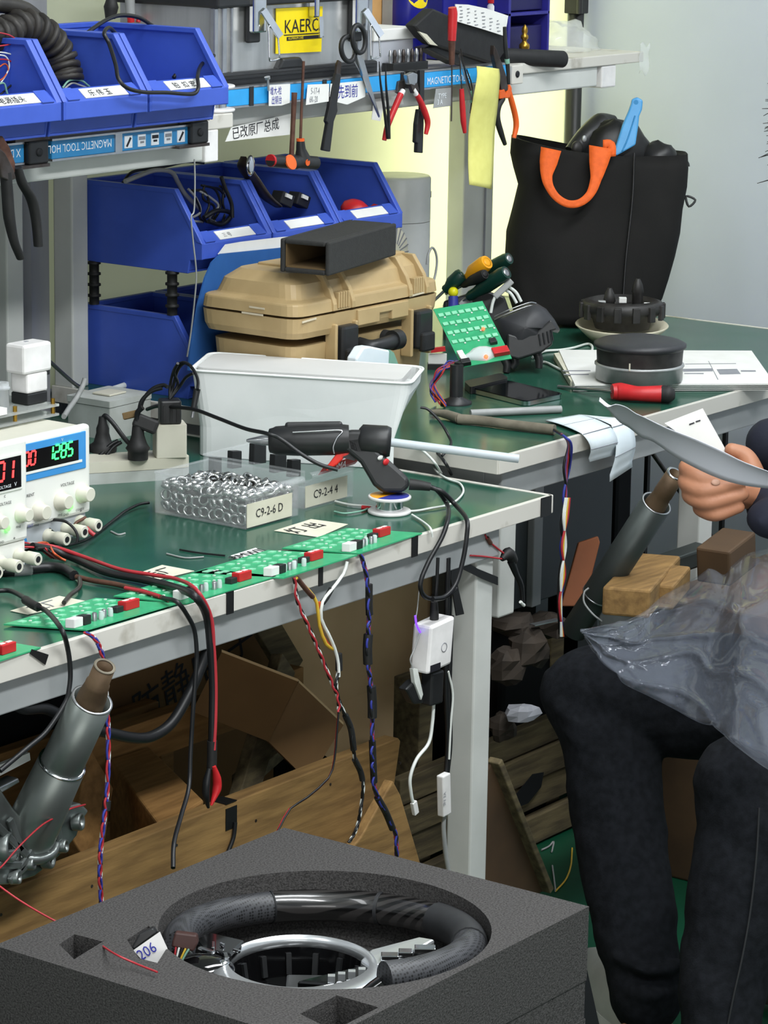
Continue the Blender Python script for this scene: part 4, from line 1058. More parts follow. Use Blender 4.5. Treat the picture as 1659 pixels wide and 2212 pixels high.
for (px_, py_, w) in ((1316, 640, 11), (1377, 620, 11)):
    p = Dp(px_, py_ + 24, depth(cb))
    build('prong', M().lathe(p - V((0, 0, .02)), (0, 0, 1), [(.010, 0), (.010, .03), (.012, .032), (.009, .046), (.004, .056)], 10), 'motor_black', t)
for k, (px_, py_) in enumerate(((1300, 655), (1345, 648), (1352, 672), (1399, 660), (1335, 676), (1380, 680))):
    p = Dp(px_, py_, depth(cb) - .01)
    build('terminal', M().ob(p, rr_ * .007, hb * .006, V((0, 0, .005))), ['grey_metal', 'paper'][k % 2], t, bevel=.001)
# papers
def paper_stack(label, cs, z0, n, th, seed, grp):
    rnd = random.Random(seed); out = []
    for k in range(n):
        j = [(rnd.random() - .5) * .012 for _ in range(4)]
        P_ = [V((p.x + j[0], p.y + j[1], z0 + k * th)) for p in cs]
        out.append(single('document', M().prism(P_, (0, 0, th * .72)), 'paper', label[k], 'paper', grp))
    return out
cs = [Zp(1240, 848, ZB), Zp(1672, 846, ZB), Zp(1622, 774, ZB), Zp(1206, 772, ZB)]
pl = paper_stack(['bottom sheaf of the white paper stack under the black speaker', 'second sheaf from the bottom of the paper stack on back bench', 'third sheaf from the bottom of the paper stack on back bench', 'topmost printed sheaf of the paper stack under the speaker'], cs, ZB + .0008, 4, .0036, 2, 'printed papers on the back bench')
zt = ZB + .0008 + 3 * .0036 + .0027
tp = pl[3]
for q in ([(1548, 798), (1592, 797), (1600, 808), (1555, 809)], [(1474, 797), (1538, 796), (1540, 802), (1476, 803)]):
    build('printed_block', M().prism(Zs(q, zt), (0, 0, .0003)), 'ink_grey', tp)
for q in ([(1478, 806), (1520, 806), (1520, 808), (1478, 808)], [(1600, 800), (1632, 800), (1633, 803), (1601, 803)], [(1530, 780), (1531, 780), (1552, 820), (1550, 820)], [(1480, 786), (1590, 785), (1590, 786), (1480, 787)], [(1215, 800), (1275, 800), (1276, 802), (1216, 802)], [(1218, 808), (1272, 808), (1272, 810), (1218, 810)]):
    build('printed_line', M().prism(Zs(q, zt), (0, 0, .0003)), 'ink_grey', tp)
single('document', M().prism(Zs([(1196, 776), (1210, 774), (1248, 838), (1232, 836)], ZB + .001), (0, 0, .011)), 'paper_cream', 'cream folded sheet at the left side of the paper stack', 'paper')
# speaker
cs_ = Zp(1380, 822, zt); rk = dlen(95, cs_)
t = thing('speaker_driver', 'round black speaker with grey metal ring standing on white papers', 'speaker', cs_)
h1 = zat(cs_, 790) - zt; h2 = zat(cs_, 752) - zt; h3 = zat(cs_, 740) - zt
build('metal_ring', M().lathe(cs_ + V((0, 0, .003)), (0, 0, 1), [(rk * .90, 0), (rk * .99, .001), (rk * .99, h1 - .002), (rk * 1.02, h1 - .001), (rk * 1.02, h1 + .002), (rk * .95, h1 + .003)], 40), 'grey_metal', t)
build('cone_body', M().lathe(cs_ + V((0, 0, h1 + .003)), (0, 0, 1), [(rk * .95, 0), (rk * .97, .004), (rk * .99, h2 - h1)], 40), 'motor_black', t)
build('rim', M().lathe(cs_ + V((0, 0, h2)), (0, 0, 1), [(rk * .98, 0), (rk * 1.05, .004), (rk * 1.05, .009), (rk * .92, h3 - h2 + .004), (rk * .60, h3 - h2 + .009), (0, h3 - h2 + .009)], 40), 'dark_cover', t)
build('mark', M().ob(cs_ + V((0, 0, h1 + .010)) - hb * (rk * .985) - rr_ * rk * .30, rr_ * .0012, hb * .0012, V((0, 0, .006))), 'paper_cream', t)
for k in range(6):
    q = 2 * math.pi * (k + .5) / 6; build('foot', M().cyl(cs_ + V((math.cos(q) * rk * .8, math.sin(q) * rk * .8, 0)), cs_ + V((math.cos(q) * rk * .8, math.sin(q) * rk * .8, .004)), .006, n=8), 'grey_metal', t)
# red screwdriver
zr = ZB + .0155
t = thing('screwdriver', 'screwdriver with thick red grip lying in front of the speaker', 'screwdriver', Zp(1385, 868, ZB))
pp_ = [Zp(x, y, zr) for x, y in ((1322, 846), (1340, 846), (1375, 850), (1410, 851), (1432, 851))]
build('grip', M().tube(pp_, [.0125, .0150, .0122, .0135, .0145], 14, 5), 'red_plastic', t)
build('grip_end', M().tube([Zp(x, y, zr) for x, y in ((1430, 851), (1445, 852), (1456, 852))], [.0145, .0150, .009], 14, 4), 'black_rubber', t)
build('shaft', M().cyl(Zp(1322, 846, zr), Zp(1206, 835, ZB + .003), .0030, n=8), 'steel', t)
# phone
N1, N2, F2, F1 = Zs([(1016, 849), (1136, 879), (1218, 861), (1096, 832)], ZB)
t = thing('phone', 'black smartphone with silver edge lying on the back bench', 'phone', (N1 + F2) / 2)
build('frame', M().rings([rrect([p + V((0, 0, .001)) for p in (N1, N2, F2, F1)], .012), rrect([p + V((0, 0, .008)) for p in (N1, N2, F2, F1)], .012)], True, True, False), 'chrome', t, bevel=.001)
build('screen', M().rings([rrect([p + V((0, 0, .008)) for p in inset((N1, N2, F2, F1), .002)], .011), rrect([p + V((0, 0, .0092)) for p in inset((N1, N2, F2, F1), .002)], .011)], True, True, False), 'phone_glass', t)
single('black_case', M().rings([rrect(Zs([(1002, 838), (1016, 852), (1098, 832), (1082, 820)], ZB + .0005), .01), rrect([p + V((0, 0, .012)) for p in Zs([(1002, 838), (1016, 852), (1098, 832), (1082, 820)], ZB + .0005)], .01)], True, True, False), 'black_plastic', 'thin black box behind the phone on the back bench', 'box', bevel=.002)
# sticks and harness
single('glue_stick', M().cyl(Zp(1016, 893, ZB + .0065), Zp(1212, 884, ZB + .0065), .0062, n=14), 'wire_grey', 'grey translucent stick lying behind the taped harness', 'stick')
t = thing('taped_harness', 'grey taped cable harness whose wires hang over the bench edge', 'harness', Zp(1090, 930, ZB))
zh = ZB + .0085
build('taped_part', M().tube([Zp(x, y, zh) for x, y in ((990, 905), (1040, 909), (1100, 917), (1160, 924), (1198, 928))], .0082, 12, 6), 'tape_grey', t)
build('left_wires', M().tube([Zp(x, y, zh) for x, y in ((930, 890), (960, 894), (992, 904))], [.004, .007, .008], 10, 4), 'tape_grey', t)
e0 = Zp(1195, 928, zh)
rnd = random.Random(11)
ye = BY - .012
for k, mt in enumerate(['wire_black', 'wire_purple', 'wire_red', 'wire_black', 'wire_blue']):
    o_ = (k - 2) * 3.2
    pts = [e0, Zp(1218 + o_ * .4, 940 + k, ZB + .012), Yp(1231 + o_ * .5, 962, ye - .004 * k), Yp(1224 + o_, 1010, ye), Yp(1221 - o_ * .6, 1070, ye), Yp(1217 + o_ * .8, 1130, ye), Yp(1214 - o_ * .5, 1180, ye), Yp(1213 + o_ * .7, 1240, ye), Yp(1209 + o_ * .5, 1300, ye), Yp(1212 + o_ * .4, 1370, ye)]
    build('wire', M().tube(pts, .0021, 6, 6), mt, t)
for k, mt in enumerate(['wire_white', 'wire_white', 'wire_yellow', 'wire_red']):
    o_ = (k - 1.5) * 3
    pts = [Yp(1226 + o_, 1075, ye - .005), Yp(1221 + o_, 1120, ye - .006), Yp(1218 - o_, 1180, ye - .006), Yp(1216 + o_, 1240, ye - .006), Yp(1210 - o_ * .5, 1300, ye - .005), Yp(1214 + o_ * .6, 1375, ye - .005)]
    build('wire', M().tube(pts, .0020, 6, 6), mt, t)
# label sheet draped over the edge
t = thing('label_sheet', 'white sticker sheet draped over the edge of back bench', 'labels', Zp(1270, 930, ZB))
def drape(xs_top, xs_edge, xs_bot):
    """each: left and right picture points for table, edge and hanging end"""
    def f(u, v_):
        T_ = [Zp(*xs_top[i], ZB + .002) for i in (0, 1)]; E_ = [V((Yp(*xs_edge[i], BY - .003).x, BY - .004, ZB + .004)) for i in (0, 1)]; B_ = [Yp(*xs_bot[i], BY - .006) for i in (0, 1)]
        t_, e_, b_ = T_[0].lerp(T_[1], u), E_[0].lerp(E_[1], u), B_[0].lerp(B_[1], u)
        if v_ < .5:
            w = v_ * 2; p = t_.lerp(e_, w); p.z += .002 * math.sin(math.pi * w); return p
        w = v_ * 2 - 1; p = e_.lerp(b_, w); p.y -= .010 * math.sin(math.pi * min(1, w * 1.2)) ** .8 + .004 * w; return p
    return f
fA = drape([(1178, 908), (1252, 896)], [(1254, 938), (1314, 922)], [(1269, 997), (1325, 982)])
fB = drape([(1254, 896), (1330, 904)], [(1319, 920), (1356, 911)], [(1312, 1040), (1361, 1008)])
for f, nm in ((fA, 'label_column'), (fB, 'label_column')):
    col_ = build(nm, M().sheet(f, 4, 16, .0008), 'label_blue_white', t)
    for v_ in (.25, .52, .78):
        ln_ = [f(0, v_) - V((0, .0012, -.0008)), f(.5, v_) - V((0, .0012, -.0008)), f(1, v_) - V((0, .0012, -.0008))]
        build('cut_line', M().tube(ln_, .0006, 4, 2), 'ink_grey', col_)
# white cable
t = thing('white_cable', 'white cable looping on bench between black cover and papers', 'cable', Zp(1237, 751, ZB))
build('cord', M().tube([Zp(x, y, ZB + .003) for x, y in ((1150, 772), (1176, 759), (1210, 756), (1240, 751), (1268, 743), (1279, 748), (1277, 760), (1262, 776))], .0024, 8, 6), 'wire_white', t)
build('cord', M().tube([Zp(x, y, ZB + .003) for x, y in ((1165, 782), (1180, 783), (1198, 792), (1215, 800))], .0024, 8, 5), 'wire_white', t)

# ------------------------------------------------------------------ black steering wheel cover, tool cluster, circuit board on stand
ca = Zp(1125, 800, ZB); da = depth(ca)
t = thing('airbag_cover', 'black curved steering wheel cover on its clips behind the circuit board', 'cover', Dp(1130, 800, da))
out_ = [(1062, 690), (1075, 684), (1140, 656), (1160, 655), (1180, 667), (1198, 690), (1210, 712), (1208, 716), (1190, 712), (1192, 740), (1180, 748), (1150, 752), (1118, 770), (1096, 770), (1080, 740)]
inn_ = Ds(out_, da)
m = M()
cpt = Dp(1132, 712, da - .05)
F_ = [Dp(x, y, da) for x, y in out_]
n_ = len(F_)
rs_ = []
for k, (sc, dp) in enumerate(((1.0, .05), (1.0, 0), (.94, -.022), (.78, -.040), (.45, -.052), (.05, -.056))):
    c = Dp(1132, 712, da)
    rs_.append([c + (p - c) * sc + FWD * dp for p in F_])
build('shell', M().rings(rs_, True, True, True), 'dark_cover', t)
for o_ in (0, 7):
    build('chrome_line', M().tube([Dp(1068, 684 + o_, da - .028), Dp(1100, 669 + o_, da - .036), Dp(1142, 654 + o_, da - .030), Dp(1158, 655 + o_, da - .02)], .0012, 6, 5), 'steel', t)
build('skirt', M().prism(Ds([(1096, 720), (1130, 730), (1160, 716), (1190, 690), (1204, 712), (1190, 716), (1194, 744), (1172, 760), (1120, 776), (1096, 770)], da - .052), FWD * .03), 'black_plastic', t, bevel=.003)
for k in range(4):
    x = 1164 + k * 9
    build('slot', M().tube([Dp(x, 722 - k * 3, da - .054), Dp(x + 4, 746 - k * 3, da - .054)], .0016, 6, 2), 'dark_gap', t)
for (xa, ya, xb, yb_) in ((1088, 770, 1093, 812), (1154, 752, 1164, 796), (1110, 772, 1105, 795)):
    p = Dp(xb, yb_, da - .03); p.z = max(p.z, ZB + .001)
    build('clip', M().tube([Dp(xa, ya, da - .03), (Dp(xa, ya, da - .03) + p) / 2 + rr_ * .004, p], [.009, .008, .006], 8, 3), 'black_plastic', t)
# tool cluster
th0 = Zp(1015, 735, ZB); dt = depth(th0)
t = thing('tool_rack', 'dark block holding screwdrivers behind the tan case right end', 'rack', th0)
build('block', M().prism(Ds([(958, 650), (1040, 624), (1090, 640), (1108, 690), (1104, 745), (958, 745)], dt), FWD * .07), 'black_plastic', t, bevel=.004)
build('face', M().prism(Ds([(990, 655), (1014, 632), (1022, 656), (1000, 668)], dt - .004), FWD * .004), 'wire_grey', t, bevel=.001)
def hand(label, a, b, r0, r1, mt, cap, da_, db_, name='screwdriver'):
    A_, B_ = Dp(*a, da_), Dp(*b, db_); d = (B_ - A_); ln = d.length; s_ = da_ / FPX
    t = thing(name, label, 'screwdriver', A_)
    build('handle', M().lathe(A_, d, [(r0 * s_ * .6, 0), (r0 * s_ * .75, ln * .08), (r0 * s_ * .72, ln * .2), (r1 * s_, ln * .45), (r1 * s_, ln * .9), (r1 * s_ * .86, ln)], 14), mt, t)
    build('end_cap', M().lathe(B_, d, [(r1 * s_ * .6, -.0005), (r1 * s_ * .6, .0012), (r1 * s_ * .3, .0016)], 14), cap, t)
    build('shaft', M().cyl(A_ - d.normalized() * .05, A_, .003, n=8), 'steel', t)
hand('dark green screwdriver handle pointing up right, behind the yellow one', (1035, 592), (1100, 558), 15, 15, 'green_handle', 'steel', dt + .02, dt - .03)
hand('yellow and black screwdriver handle in the tool rack', (1000, 606), (1052, 566), 12, 18, 'yellow_plastic', 'yellow_plastic', dt - .005, dt - .05)
hand('large dark green screwdriver handle with pale end, lowest of the rack', (1012, 642), (1094, 588), 16, 17, 'green_handle', 'steel', dt - .01, dt - .07)
hand('dark green screwdriver handle touching the tan case corner', (960, 628), (998, 592), 14, 16, 'green_handle', 'green_handle', dt - .005, dt - .02)
hand('black grip screwdriver below the yellow handle', (1000, 616), (1048, 592), 11, 12, 'black_rubber', 'black_rubber', dt - .012, dt - .06)
t = thing('glue_bottle', 'tiny blue bottle with a yellow ball cap beside the rack', 'bottle', Dp(980, 665, dt - .02))
build('cap', M().ell(Dp(979, 631, dt - .02), .0095, .0095, .0095), 'lemon_plastic', t)
build('body', M().cyl(Dp(980, 700, dt - .02), Dp(979, 640, dt - .02), .011, .009, n=14), 'wire_blue', t)
t = thing('data_cable', 'white cable with pale plug hanging over the tool rack', 'cable', Dp(1090, 640, dt - .06))
build('plug', M().bar(Dp(1068, 642, dt - .06), Dp(1106, 606, dt - .06), .012, .008, FWD), 'wire_grey', t, bevel=.002)
build('cord', M().tube(Ds([(1070, 640), (1064, 655), (1060, 676)], dt - .06), .003, 8, 4), 'wire_white', t)
build('cord', M().tube(Ds([(1100, 620), (1115, 632), (1126, 652)], dt - .05), .003, 8, 5), 'wire_white', t)
build('cord', M().tube(Ds([(1090, 625), (1104, 635), (1116, 655)], dt - .05), .003, 8, 5), 'wire_white', t)
# circuit board on a stand
def pcb(name_label, c4, group, lamps=(4, 7), ref=None, comps=True, red=(.80, .9), white=(.30, .9), seed=1, split=.62, scale=1.0, rot=0):
    """board given by its four corners: far-left, far-right, near-right, near-left"""
    fl, frr, nr, nl = [V(c) for c in c4]
    n = (frr - fl).cross(nl - fl).normalized()
    if n.dot(CAM - fl) < 0: n = -n
    def at(u, v_, h=0): return fl.lerp(frr, u).lerp(nl.lerp(nr, u), v_) + n * h
    ux_ = (nr - nl).normalized(); vy_ = (nl - fl).normalized()
    t = thing('circuit_board', name_label, 'circuit board', at(.5, .5), group)
    build('board', M().prism([fl, frr, nr, nl], -n * .0018), 'pcb_green', t)
    rnd = random.Random(seed)
    for r in range(lamps[0]):
        for k in range(lamps[1]):
            u = .09 + .82 * k / (lamps[1] - 1); v_ = .07 + (split - .08) * r / lamps[0] + .05
            build('button_pad', M().ob(at(u, v_, .0008), ux_ * .0042 * scale, vy_ * .0034 * scale, n * .0008), 'pcb_light', t)
            if k % 2 == r % 2: build('solder_dot', M().ob(at(u + .05, v_ + .045, .0006), ux_ * .0014, vy_ * .0012, n * .0006), 'wire_white', t)
    if comps:
        r_ = build('red_terminal', M().ob(at(red[0], red[1], .006), ux_ * .0125 * scale, vy_ * .006 * scale, n * .006), 'red_plastic', t, bevel=.001)
        for s_ in (-1, 1): build('terminal_slot', M().ob(at(red[0], red[1], .0122) + ux_ * .006 * scale * s_, ux_ * .004 * scale, vy_ * .002 * scale, n * .0006), 'paper', r_)
        build('white_socket', M().ob(at(white[0], white[1], .006), ux_ * .008 * scale, vy_ * .006 * scale, n * .006), 'bottle_white', t, bevel=.001)
        build('black_socket', M().ob(at(white[0], white[1], .006) + ux_ * .017 * scale, ux_ * .006 * scale, vy_ * .006 * scale, n * .006), 'black_plastic', t, bevel=.001)
        build('black_chip', M().ob(at(red[0], red[1], .004) - ux_ * .022 * scale, ux_ * .006 * scale, vy_ * .005 * scale, n * .004), 'black_plastic', t, bevel=.001)
        for k in range(5):
            build('capacitor', M().lathe(at(white[0] + .17 + k * .06, white[1] - .03 + .05 * rnd.random(), 0), n, [(.0034 * scale, 0), (.0034 * scale, .006 + .004 * rnd.random()), (.0026 * scale, .0105)], 8), 'steel' if k % 2 else 'glue_clear', t)
    return t, at, n, ux_, vy_
dS = depth(Zp(985, 868, ZB))
C4 = [Dp(936, 668, dS + .055), Dp(1042, 650, dS + .055), Dp(1106, 774, dS - .02), Dp(999, 793, dS - .02)]
t, at, n, ux_, vy_ = pcb('green circuit board tilted on a small black stand, red lamp lit', C4, None, lamps=(4, 7), comps=False, split=.70)
build('glue', M().rings([[at(.5 + .42 * math.cos(q) * k * (1 + .25 * math.sin(3 * q)), .85 + .10 * math.sin(q) * k * (1 + .2 * math.cos(4 * q)), h) for q in [2 * math.pi * i / 20 for i in range(20)]] for k, h in ((1, .0), (.9, .004), (.6, .006), (.1, .007))]), 'glue_clear', t)
for k in range(2): build('red_terminal', M().ob(at(.77 + .15 * k, .885, .005), ux_ * .007, vy_ * .007, n * .005), 'red_plastic', t, bevel=.001)
for k in range(3): build('white_socket', M().ob(at(.08 + .005 * k, .80 + .06 * k, .004), ux_ * .005, vy_ * .004, n * .004), 'bottle_white', t, bevel=.001)
build('black_socket', M().ob(at(.09, .96, .005), ux_ * .008, vy_ * .005, n * .005), 'black_plastic', t, bevel=.001)
build('lamp', M().ell(at(.52, .93, .004), .004, .004, .004, 10, 6), 'led_red', t)
build('lamp', M().ell(at(.74, .47, .003), .003, .003, .003, 10, 6), 'led_red', t)
build('regulator', M().ob(at(.80, .70, .004), ux_ * .006, vy_ * .005, n * .004), 'black_plastic', t, bevel=.001)
pb = Zp(985, 872, ZB)
t = thing('board_stand', 'black stand with round foot holding up the tilted circuit board', 'stand', pb)
build('foot', M().lathe(pb, (0, 0, 1), [(.026, 0), (.026, .004), (.012, .010), (.010, .014), (0, .014)], 24), 'black_plastic', t)
ctr = Dp(1000, 760, dS + .03)
build('post', M().cyl(pb + V((0, 0, .012)), V((pb.x, pb.y, ctr.z - .01)), .011, n=12), 'black_plastic', t)
build('arm', M().bar(V((pb.x, pb.y, ctr.z - .012)), Dp(1045, 765, dS + .04), .010, .010), 'black_plastic', t)
sp_ = []
rnd = random.Random(21)
for k in range(9):
    x = 930 + rnd.random() * 30
    sp_.append(([Dp(990 + rnd.random() * 8, 778 + rnd.random() * 10, dS - .01), Dp(965 + rnd.random() * 12, 780 + rnd.random() * 15, dS - .01), Dp(942 + rnd.random() * 15, 800 + rnd.random() * 12, dS - .01), Dp(926 + rnd.random() * 16, 830 + rnd.random() * 16, dS - .005), Zp(935 + rnd.random() * 30, 868 + rnd.random() * 10, ZB + .004)], .0013, ['wire_red', 'wire_purple', 'wire_orange', 'wire_blue', 'wire_black'][k % 5]))
wires('wire_bundle', 'thin coloured wires hanging from the left of the tilted board', 'wires', sp_, base=Zp(945, 872, ZB))
t = thing('small_knife', 'small red and white handled tool beside the case right end', 'tool', Zp(945, 795, ZB))
q = depth(Zp(945, 800, ZB))
build('grip', M().bar(Dp(930, 757, q), Dp(962, 753, q), .007, .008), 'red_plastic', t)
build('card', M().ob(Dp(945, 775, q + .01), rr_ * .016, hb * .004, V((0, 0, .009))), 'paper', t)
build('base', M().ob(Dp(948, 795, q + .012), rr_ * .02, hb * .01, V((0, 0, .008))), 'black_plastic', t)
# ------------------------------------------------------------------ things on the front bench
mat('psu_cream', 'd3d1c2', 0.45, col2='c7c5b5', scale=25, amount=0.5)
mat('psu_white', 'e2e2dc', 0.45, col2='d6d6cf', scale=25, amount=0.4)
mat('psu_grey', 'b6bbc0', 0.5, col2='a9aeb3')
mat('psu_blue', '3f8fd0', 0.4, col2='3883c2')
mat('display_black', '0a0606', 0.15)
mat('digit_red', 'ff2a2a', 0.5, emit=5.0)
mat('digit_green', '2bff58', 0.5, emit=5.0)
mat('adapter_cream', 'cfccbc', 0.5, col2='bdb9a6', scale=9, amount=0.7, bump=0.03)
mat('box_dirty', 'b9bdb9', 0.6, col2='9c9f98', scale=16, amount=0.8, bump=0.06)
mat('bin_white', 'f0f2f0', 0.5, col2='dadddc', scale=8, amount=0.5, bump=0.03, bscale=250)
mat('lid_grey', 'd4d4d1', 0.55, col2='c8c8c5', scale=12)
mat('trigger_red', 'e02b1c', 0.4)
mat('nut_steel', 'c9cbca', 0.22, 0.95, col2='a9aba8', scale=40, amount=0.5)
mat('acrylic', 'dfe3df', 0.15, trans=0.7, ior=1.2)
mat('glass_tube', 'e4e8ea', 0.12, trans=0.6, ior=1.3)

# two laboratory power supplies
SEG = {'0': 'abcdef', '1': 'bc', '2': 'abged', '3': 'abgcd', '4': 'fgbc', '5': 'afgcd', '6': 'afgedc', '7': 'abc', '8': 'abcdefg', '9': 'abcdfg'}
def digits(txt, x, y, z, h, mt, parent, slant=.10):
    w = h * .50; th = h * .062; k = 0
    for ch in txt:
        if ch == '.':
            build('point', M().bx(x - th * 1.3, x + th * .5, y - .0006, y, z, z + th * 1.8), mt, parent); continue
        m = M()
        S = {'a': ((0, h), (w, h)), 'b': ((w, h), (w, h / 2)), 'c': ((w, h / 2), (w, 0)), 'd': ((0, 0), (w, 0)), 'e': ((0, 0), (0, h / 2)), 'f': ((0, h / 2), (0, h)), 'g': ((0, h / 2), (w, h / 2))}
        for s_ in SEG[ch]:
            (xa, za), (xb, zb2) = S[s_]; ln = math.hypot(xb - xa, zb2 - za); dx, dz = (xb - xa) / ln, (zb2 - za) / ln
            xa, za, xb, zb2 = xa + dx * th * .8, za + dz * th * .8, xb - dx * th * .8, zb2 - dz * th * .8
            q = [(xa - dz * th, za + dx * th), (xb - dz * th, zb2 + dx * th), (xb + dz * th, zb2 - dx * th), (xa + dz * th, za - dx * th)]
            m.prism([(x + a + b * slant, y, z + b) for a, b in q], (0, -.0006, 0))
        d = build('digit', m, mt, parent)
        x += w + th * 3.4
    return x
def knob(t, x, y, z, r, ln, mt='psu_cream'):
    k = build('knob', M().lathe((x, y, z), (0, -1, 0), [(r * 1.2, 0), (r * 1.2, ln * .2), (r * .95, ln * .28), (r * .86, ln * .95), (r * .76, ln)], 20), mt, t)
    return k
def jack(t, x, y, z):
    j = build('terminal_post', M().lathe((x, y, z), (0, -1, 0), [(.010, 0), (.010, .004), (.0075, .006), (.0075, .016), (.0088, .018), (.0088, .034), (.0078, .036)], 18), 'psu_cream', t)
    build('socket', M().lathe((x, y - .0361, z), (0, -1, 0), [(.0045, 0), (.0040, .0004)], 14), 'dark_gap', j)
    return j
# rear unit
b1 = Zp(197, 1166, ZA)
Yb, Xr = b1.y, b1.x; Xl = Xr - .176
zt = zat((Xr, Yb, 0), 915)
Hh = zt - ZA
t = thing('power_supply', 'cream power supply with blue display frame and green reading, behind the other', 'power supply', ((Xl + Xr) / 2, Yb + .12, ZA))
build('case', M().bx(Xl + .003, Xr - .003, Yb + .012, Yb + .24, ZA + .008, zt - .003), 'psu_cream', t, bevel=.004)
zs1 = zat((Xr, Yb, 0), 1106)       # step above the terminal strip
build('face', M().bx(Xl, Xr, Yb, Yb + .014, zs1, zt), 'psu_white', t, bevel=.005)
build('lower_face', M().bx(Xl + .002, Xr - .004, Yb + .006, Yb + .016, ZA + .008, zs1), 'psu_grey', t, bevel=.002)
build('top_strip', M().bx(Xl + .006, Xr - .020, Yb - .0008, Yb + .002, zt - .021, zt - .006), 'paper', t)
dz0, dz1 = zat((Xr - .01, Yb, 0), 1010), zat((Xr - .01, Yb, 0), 930)
fm = build('display_frame', M().bx(Xl + .006, Xr - .011, Yb - .0016, Yb + .002, dz0, dz1), 'psu_blue', t, bevel=.001)
build('bezel', M().bx(Xl + .010, Xr - .020, Yb - .0024, Yb - .0014, dz0 + .010, dz0 + .0135), 'psu_white', fm)
dp = build('display', M().bx(Xl + .010, Xr - .027, Yb - .0022, Yb - .001, dz0 + .0135, dz1 - .010), 'display_black', fm)
hD = .0185
zd = dz0 + .0225
digits('1285', Xr - .089, Yb - .0023, zd, hD, 'digit_green', dp)
build('point', M().bx(Xr - .0615, Xr - .0598, Yb - .0029, Yb - .0022, zd - .0008, zd + .0012), 'digit_green', dp)
digits('100', Xr - .149, Yb - .0023, zd - .0005, hD * .98, 'digit_red', dp)
text('V', .006, (Xr - .062, Yb - .0023, zd + hD + .004), (1, 0, 0), (0, 0, 1), 'print_white', dp)
text('A', .006, (Xr - .140, Yb - .0023, zd + hD + .003), (1, 0, 0), (0, 0, 1), 'print_white', dp)
text('POWER SUPPLY', .0052, (Xr - .070, Yb - .0009, zt - .014), (1, 0, 0), (0, 0, 1), 'ink_grey', t)
text('TW mini DC', .0068, (Xr - .128, Yb - .0009, zt - .0175), (1, 0, 0), (0, 0, 1), 'psu_blue', t)
zk = zat((Xr - .02, Yb, 0), 1072); zk2 = zk - .002
knob(t, Xr - .018, Yb, zk + .004, .0115, .016); knob(t, Xr - .062, Yb, zk + .001, .0115, .016); knob(t, Xr - .106, Yb, zk - .006, .0115, .016)
text('VOLTAGE', .0062, (Xr - .062, Yb - .0004, zk + .020), (1, 0, 0), (0, 0, 1), 'ink_black', t)
text('CURRENT', .0062, (Xr - .142, Yb - .0004, zk + .017), (1, 0, 0), (0, 0, 1), 'ink_black', t)
text('FINE', .0045, (Xr - .068, Yb - .0004, zk - .020), (1, 0, 0), (0, 0, 1), 'ink_black', t)
text('COARSE', .0045, (Xr - .032, Yb - .0004, zk - .019), (1, 0, 0), (0, 0, 1), 'ink_black', t)
text('FINE', .0045, (Xr - .115, Yb - .0004, zk - .026), (1, 0, 0), (0, 0, 1), 'ink_black', t)
text('GND', .0050, (Xr - .058, Yb - .0004, zs1 + .004), (1, 0, 0), (0, 0, 1), 'ink_black', t)
text('+', .008, (Xr - .024, Yb - .0004, zs1 + .003), (1, 0, 0), (0, 0, 1), 'ink_black', t)
text('OUT', .0050, (Xr - .128, Yb - .0004, zs1 + .001), (1, 0, 0), (0, 0, 1), 'ink_blue', t)
build('lamp', M().ell((Xr - .044, Yb - .003, zk - .010), .0036, .003, .0036, 12, 8), 'led_green', t)
build('blue_cap', M().lathe((Xr - .134, Yb + .006, zs1 - .020), (0, -1, 0), [(.010, 0), (.010, .002)], 18), 'psu_blue', t)
zj = (ZA + zs1) / 2 + .004
jack(t, Xr - .018, Yb + .006, zj + .004); jack(t, Xr - .046, Yb + .006, zj); jack(t, Xr - .082, Yb + .006, zj - .004)
for x in (Xl + .02, Xr - .02):
    for y in (Yb + .03, Yb + .22): build('foot', M().cyl((x, y, ZA), (x, y, ZA + .009), .007, n=10), 'black_rubber', t)
PS2 = (Xl, Xr, Yb, zt, zj)
# front unit
b2_ = Zp(62, 1236, ZA)
Yb, Xr = b2_.y, b2_.x; Xl = Xr - .165
zt = zat((Xr, Yb, 0), 945)
t = thing('power_supply', 'cream power supply with large red digits, cut by the left edge', 'power supply', ((Xl + Xr) / 2, Yb + .12, ZA))
build('case', M().bx(Xl + .003, Xr - .003, Yb + .012, Yb + .24, ZA + .008, zt - .003), 'psu_cream', t, bevel=.004)
zs1 = zat((Xr, Yb, 0), 1165)
build('face', M().bx(Xl, Xr, Yb, Yb + .014, zs1, zt), 'psu_white', t, bevel=.005)
build('lower_face', M().bx(Xl + .002, Xr - .002, Yb + .004, Yb + .016, ZA + .008, zs1), 'psu_white', t, bevel=.002)
dz0, dz1 = zat((Xr - .012, Yb, 0), 1050), zat((Xr - .012, Yb, 0), 982)
fm = build('display_frame', M().bx(Xl + .006, Xr - .011, Yb - .0016, Yb + .002, dz0 - .004, dz1 + .004), 'psu_white', t, bevel=.0015)
dp = build('display', M().bx(Xl + .010, Xr - .0145, Yb - .0022, Yb - .001, dz0, dz1), 'display_black', fm)
digits('801', Xr - .078, Yb - .0023, dz0 + .0135, .0245, 'digit_red', dp)
text('VOLTAGE', .0058, (Xr - .060, Yb - .0023, dz0 + .003), (1, 0, 0), (0, 0, 1), 'print_white', dp)
text('V', .0075, (Xr - .0285, Yb - .0023, dz0 + .003), (1, 0, 0), (0, 0, 1), 'print_white', dp)
text('DC POWER SUPPLY', .0055, (Xr - .105, Yb - .0004, dz1 + .010), (1, 0, 0), (0, 0, 1), 'ink_black', t)
zk = zat((Xr - .015, Yb, 0), 1110)
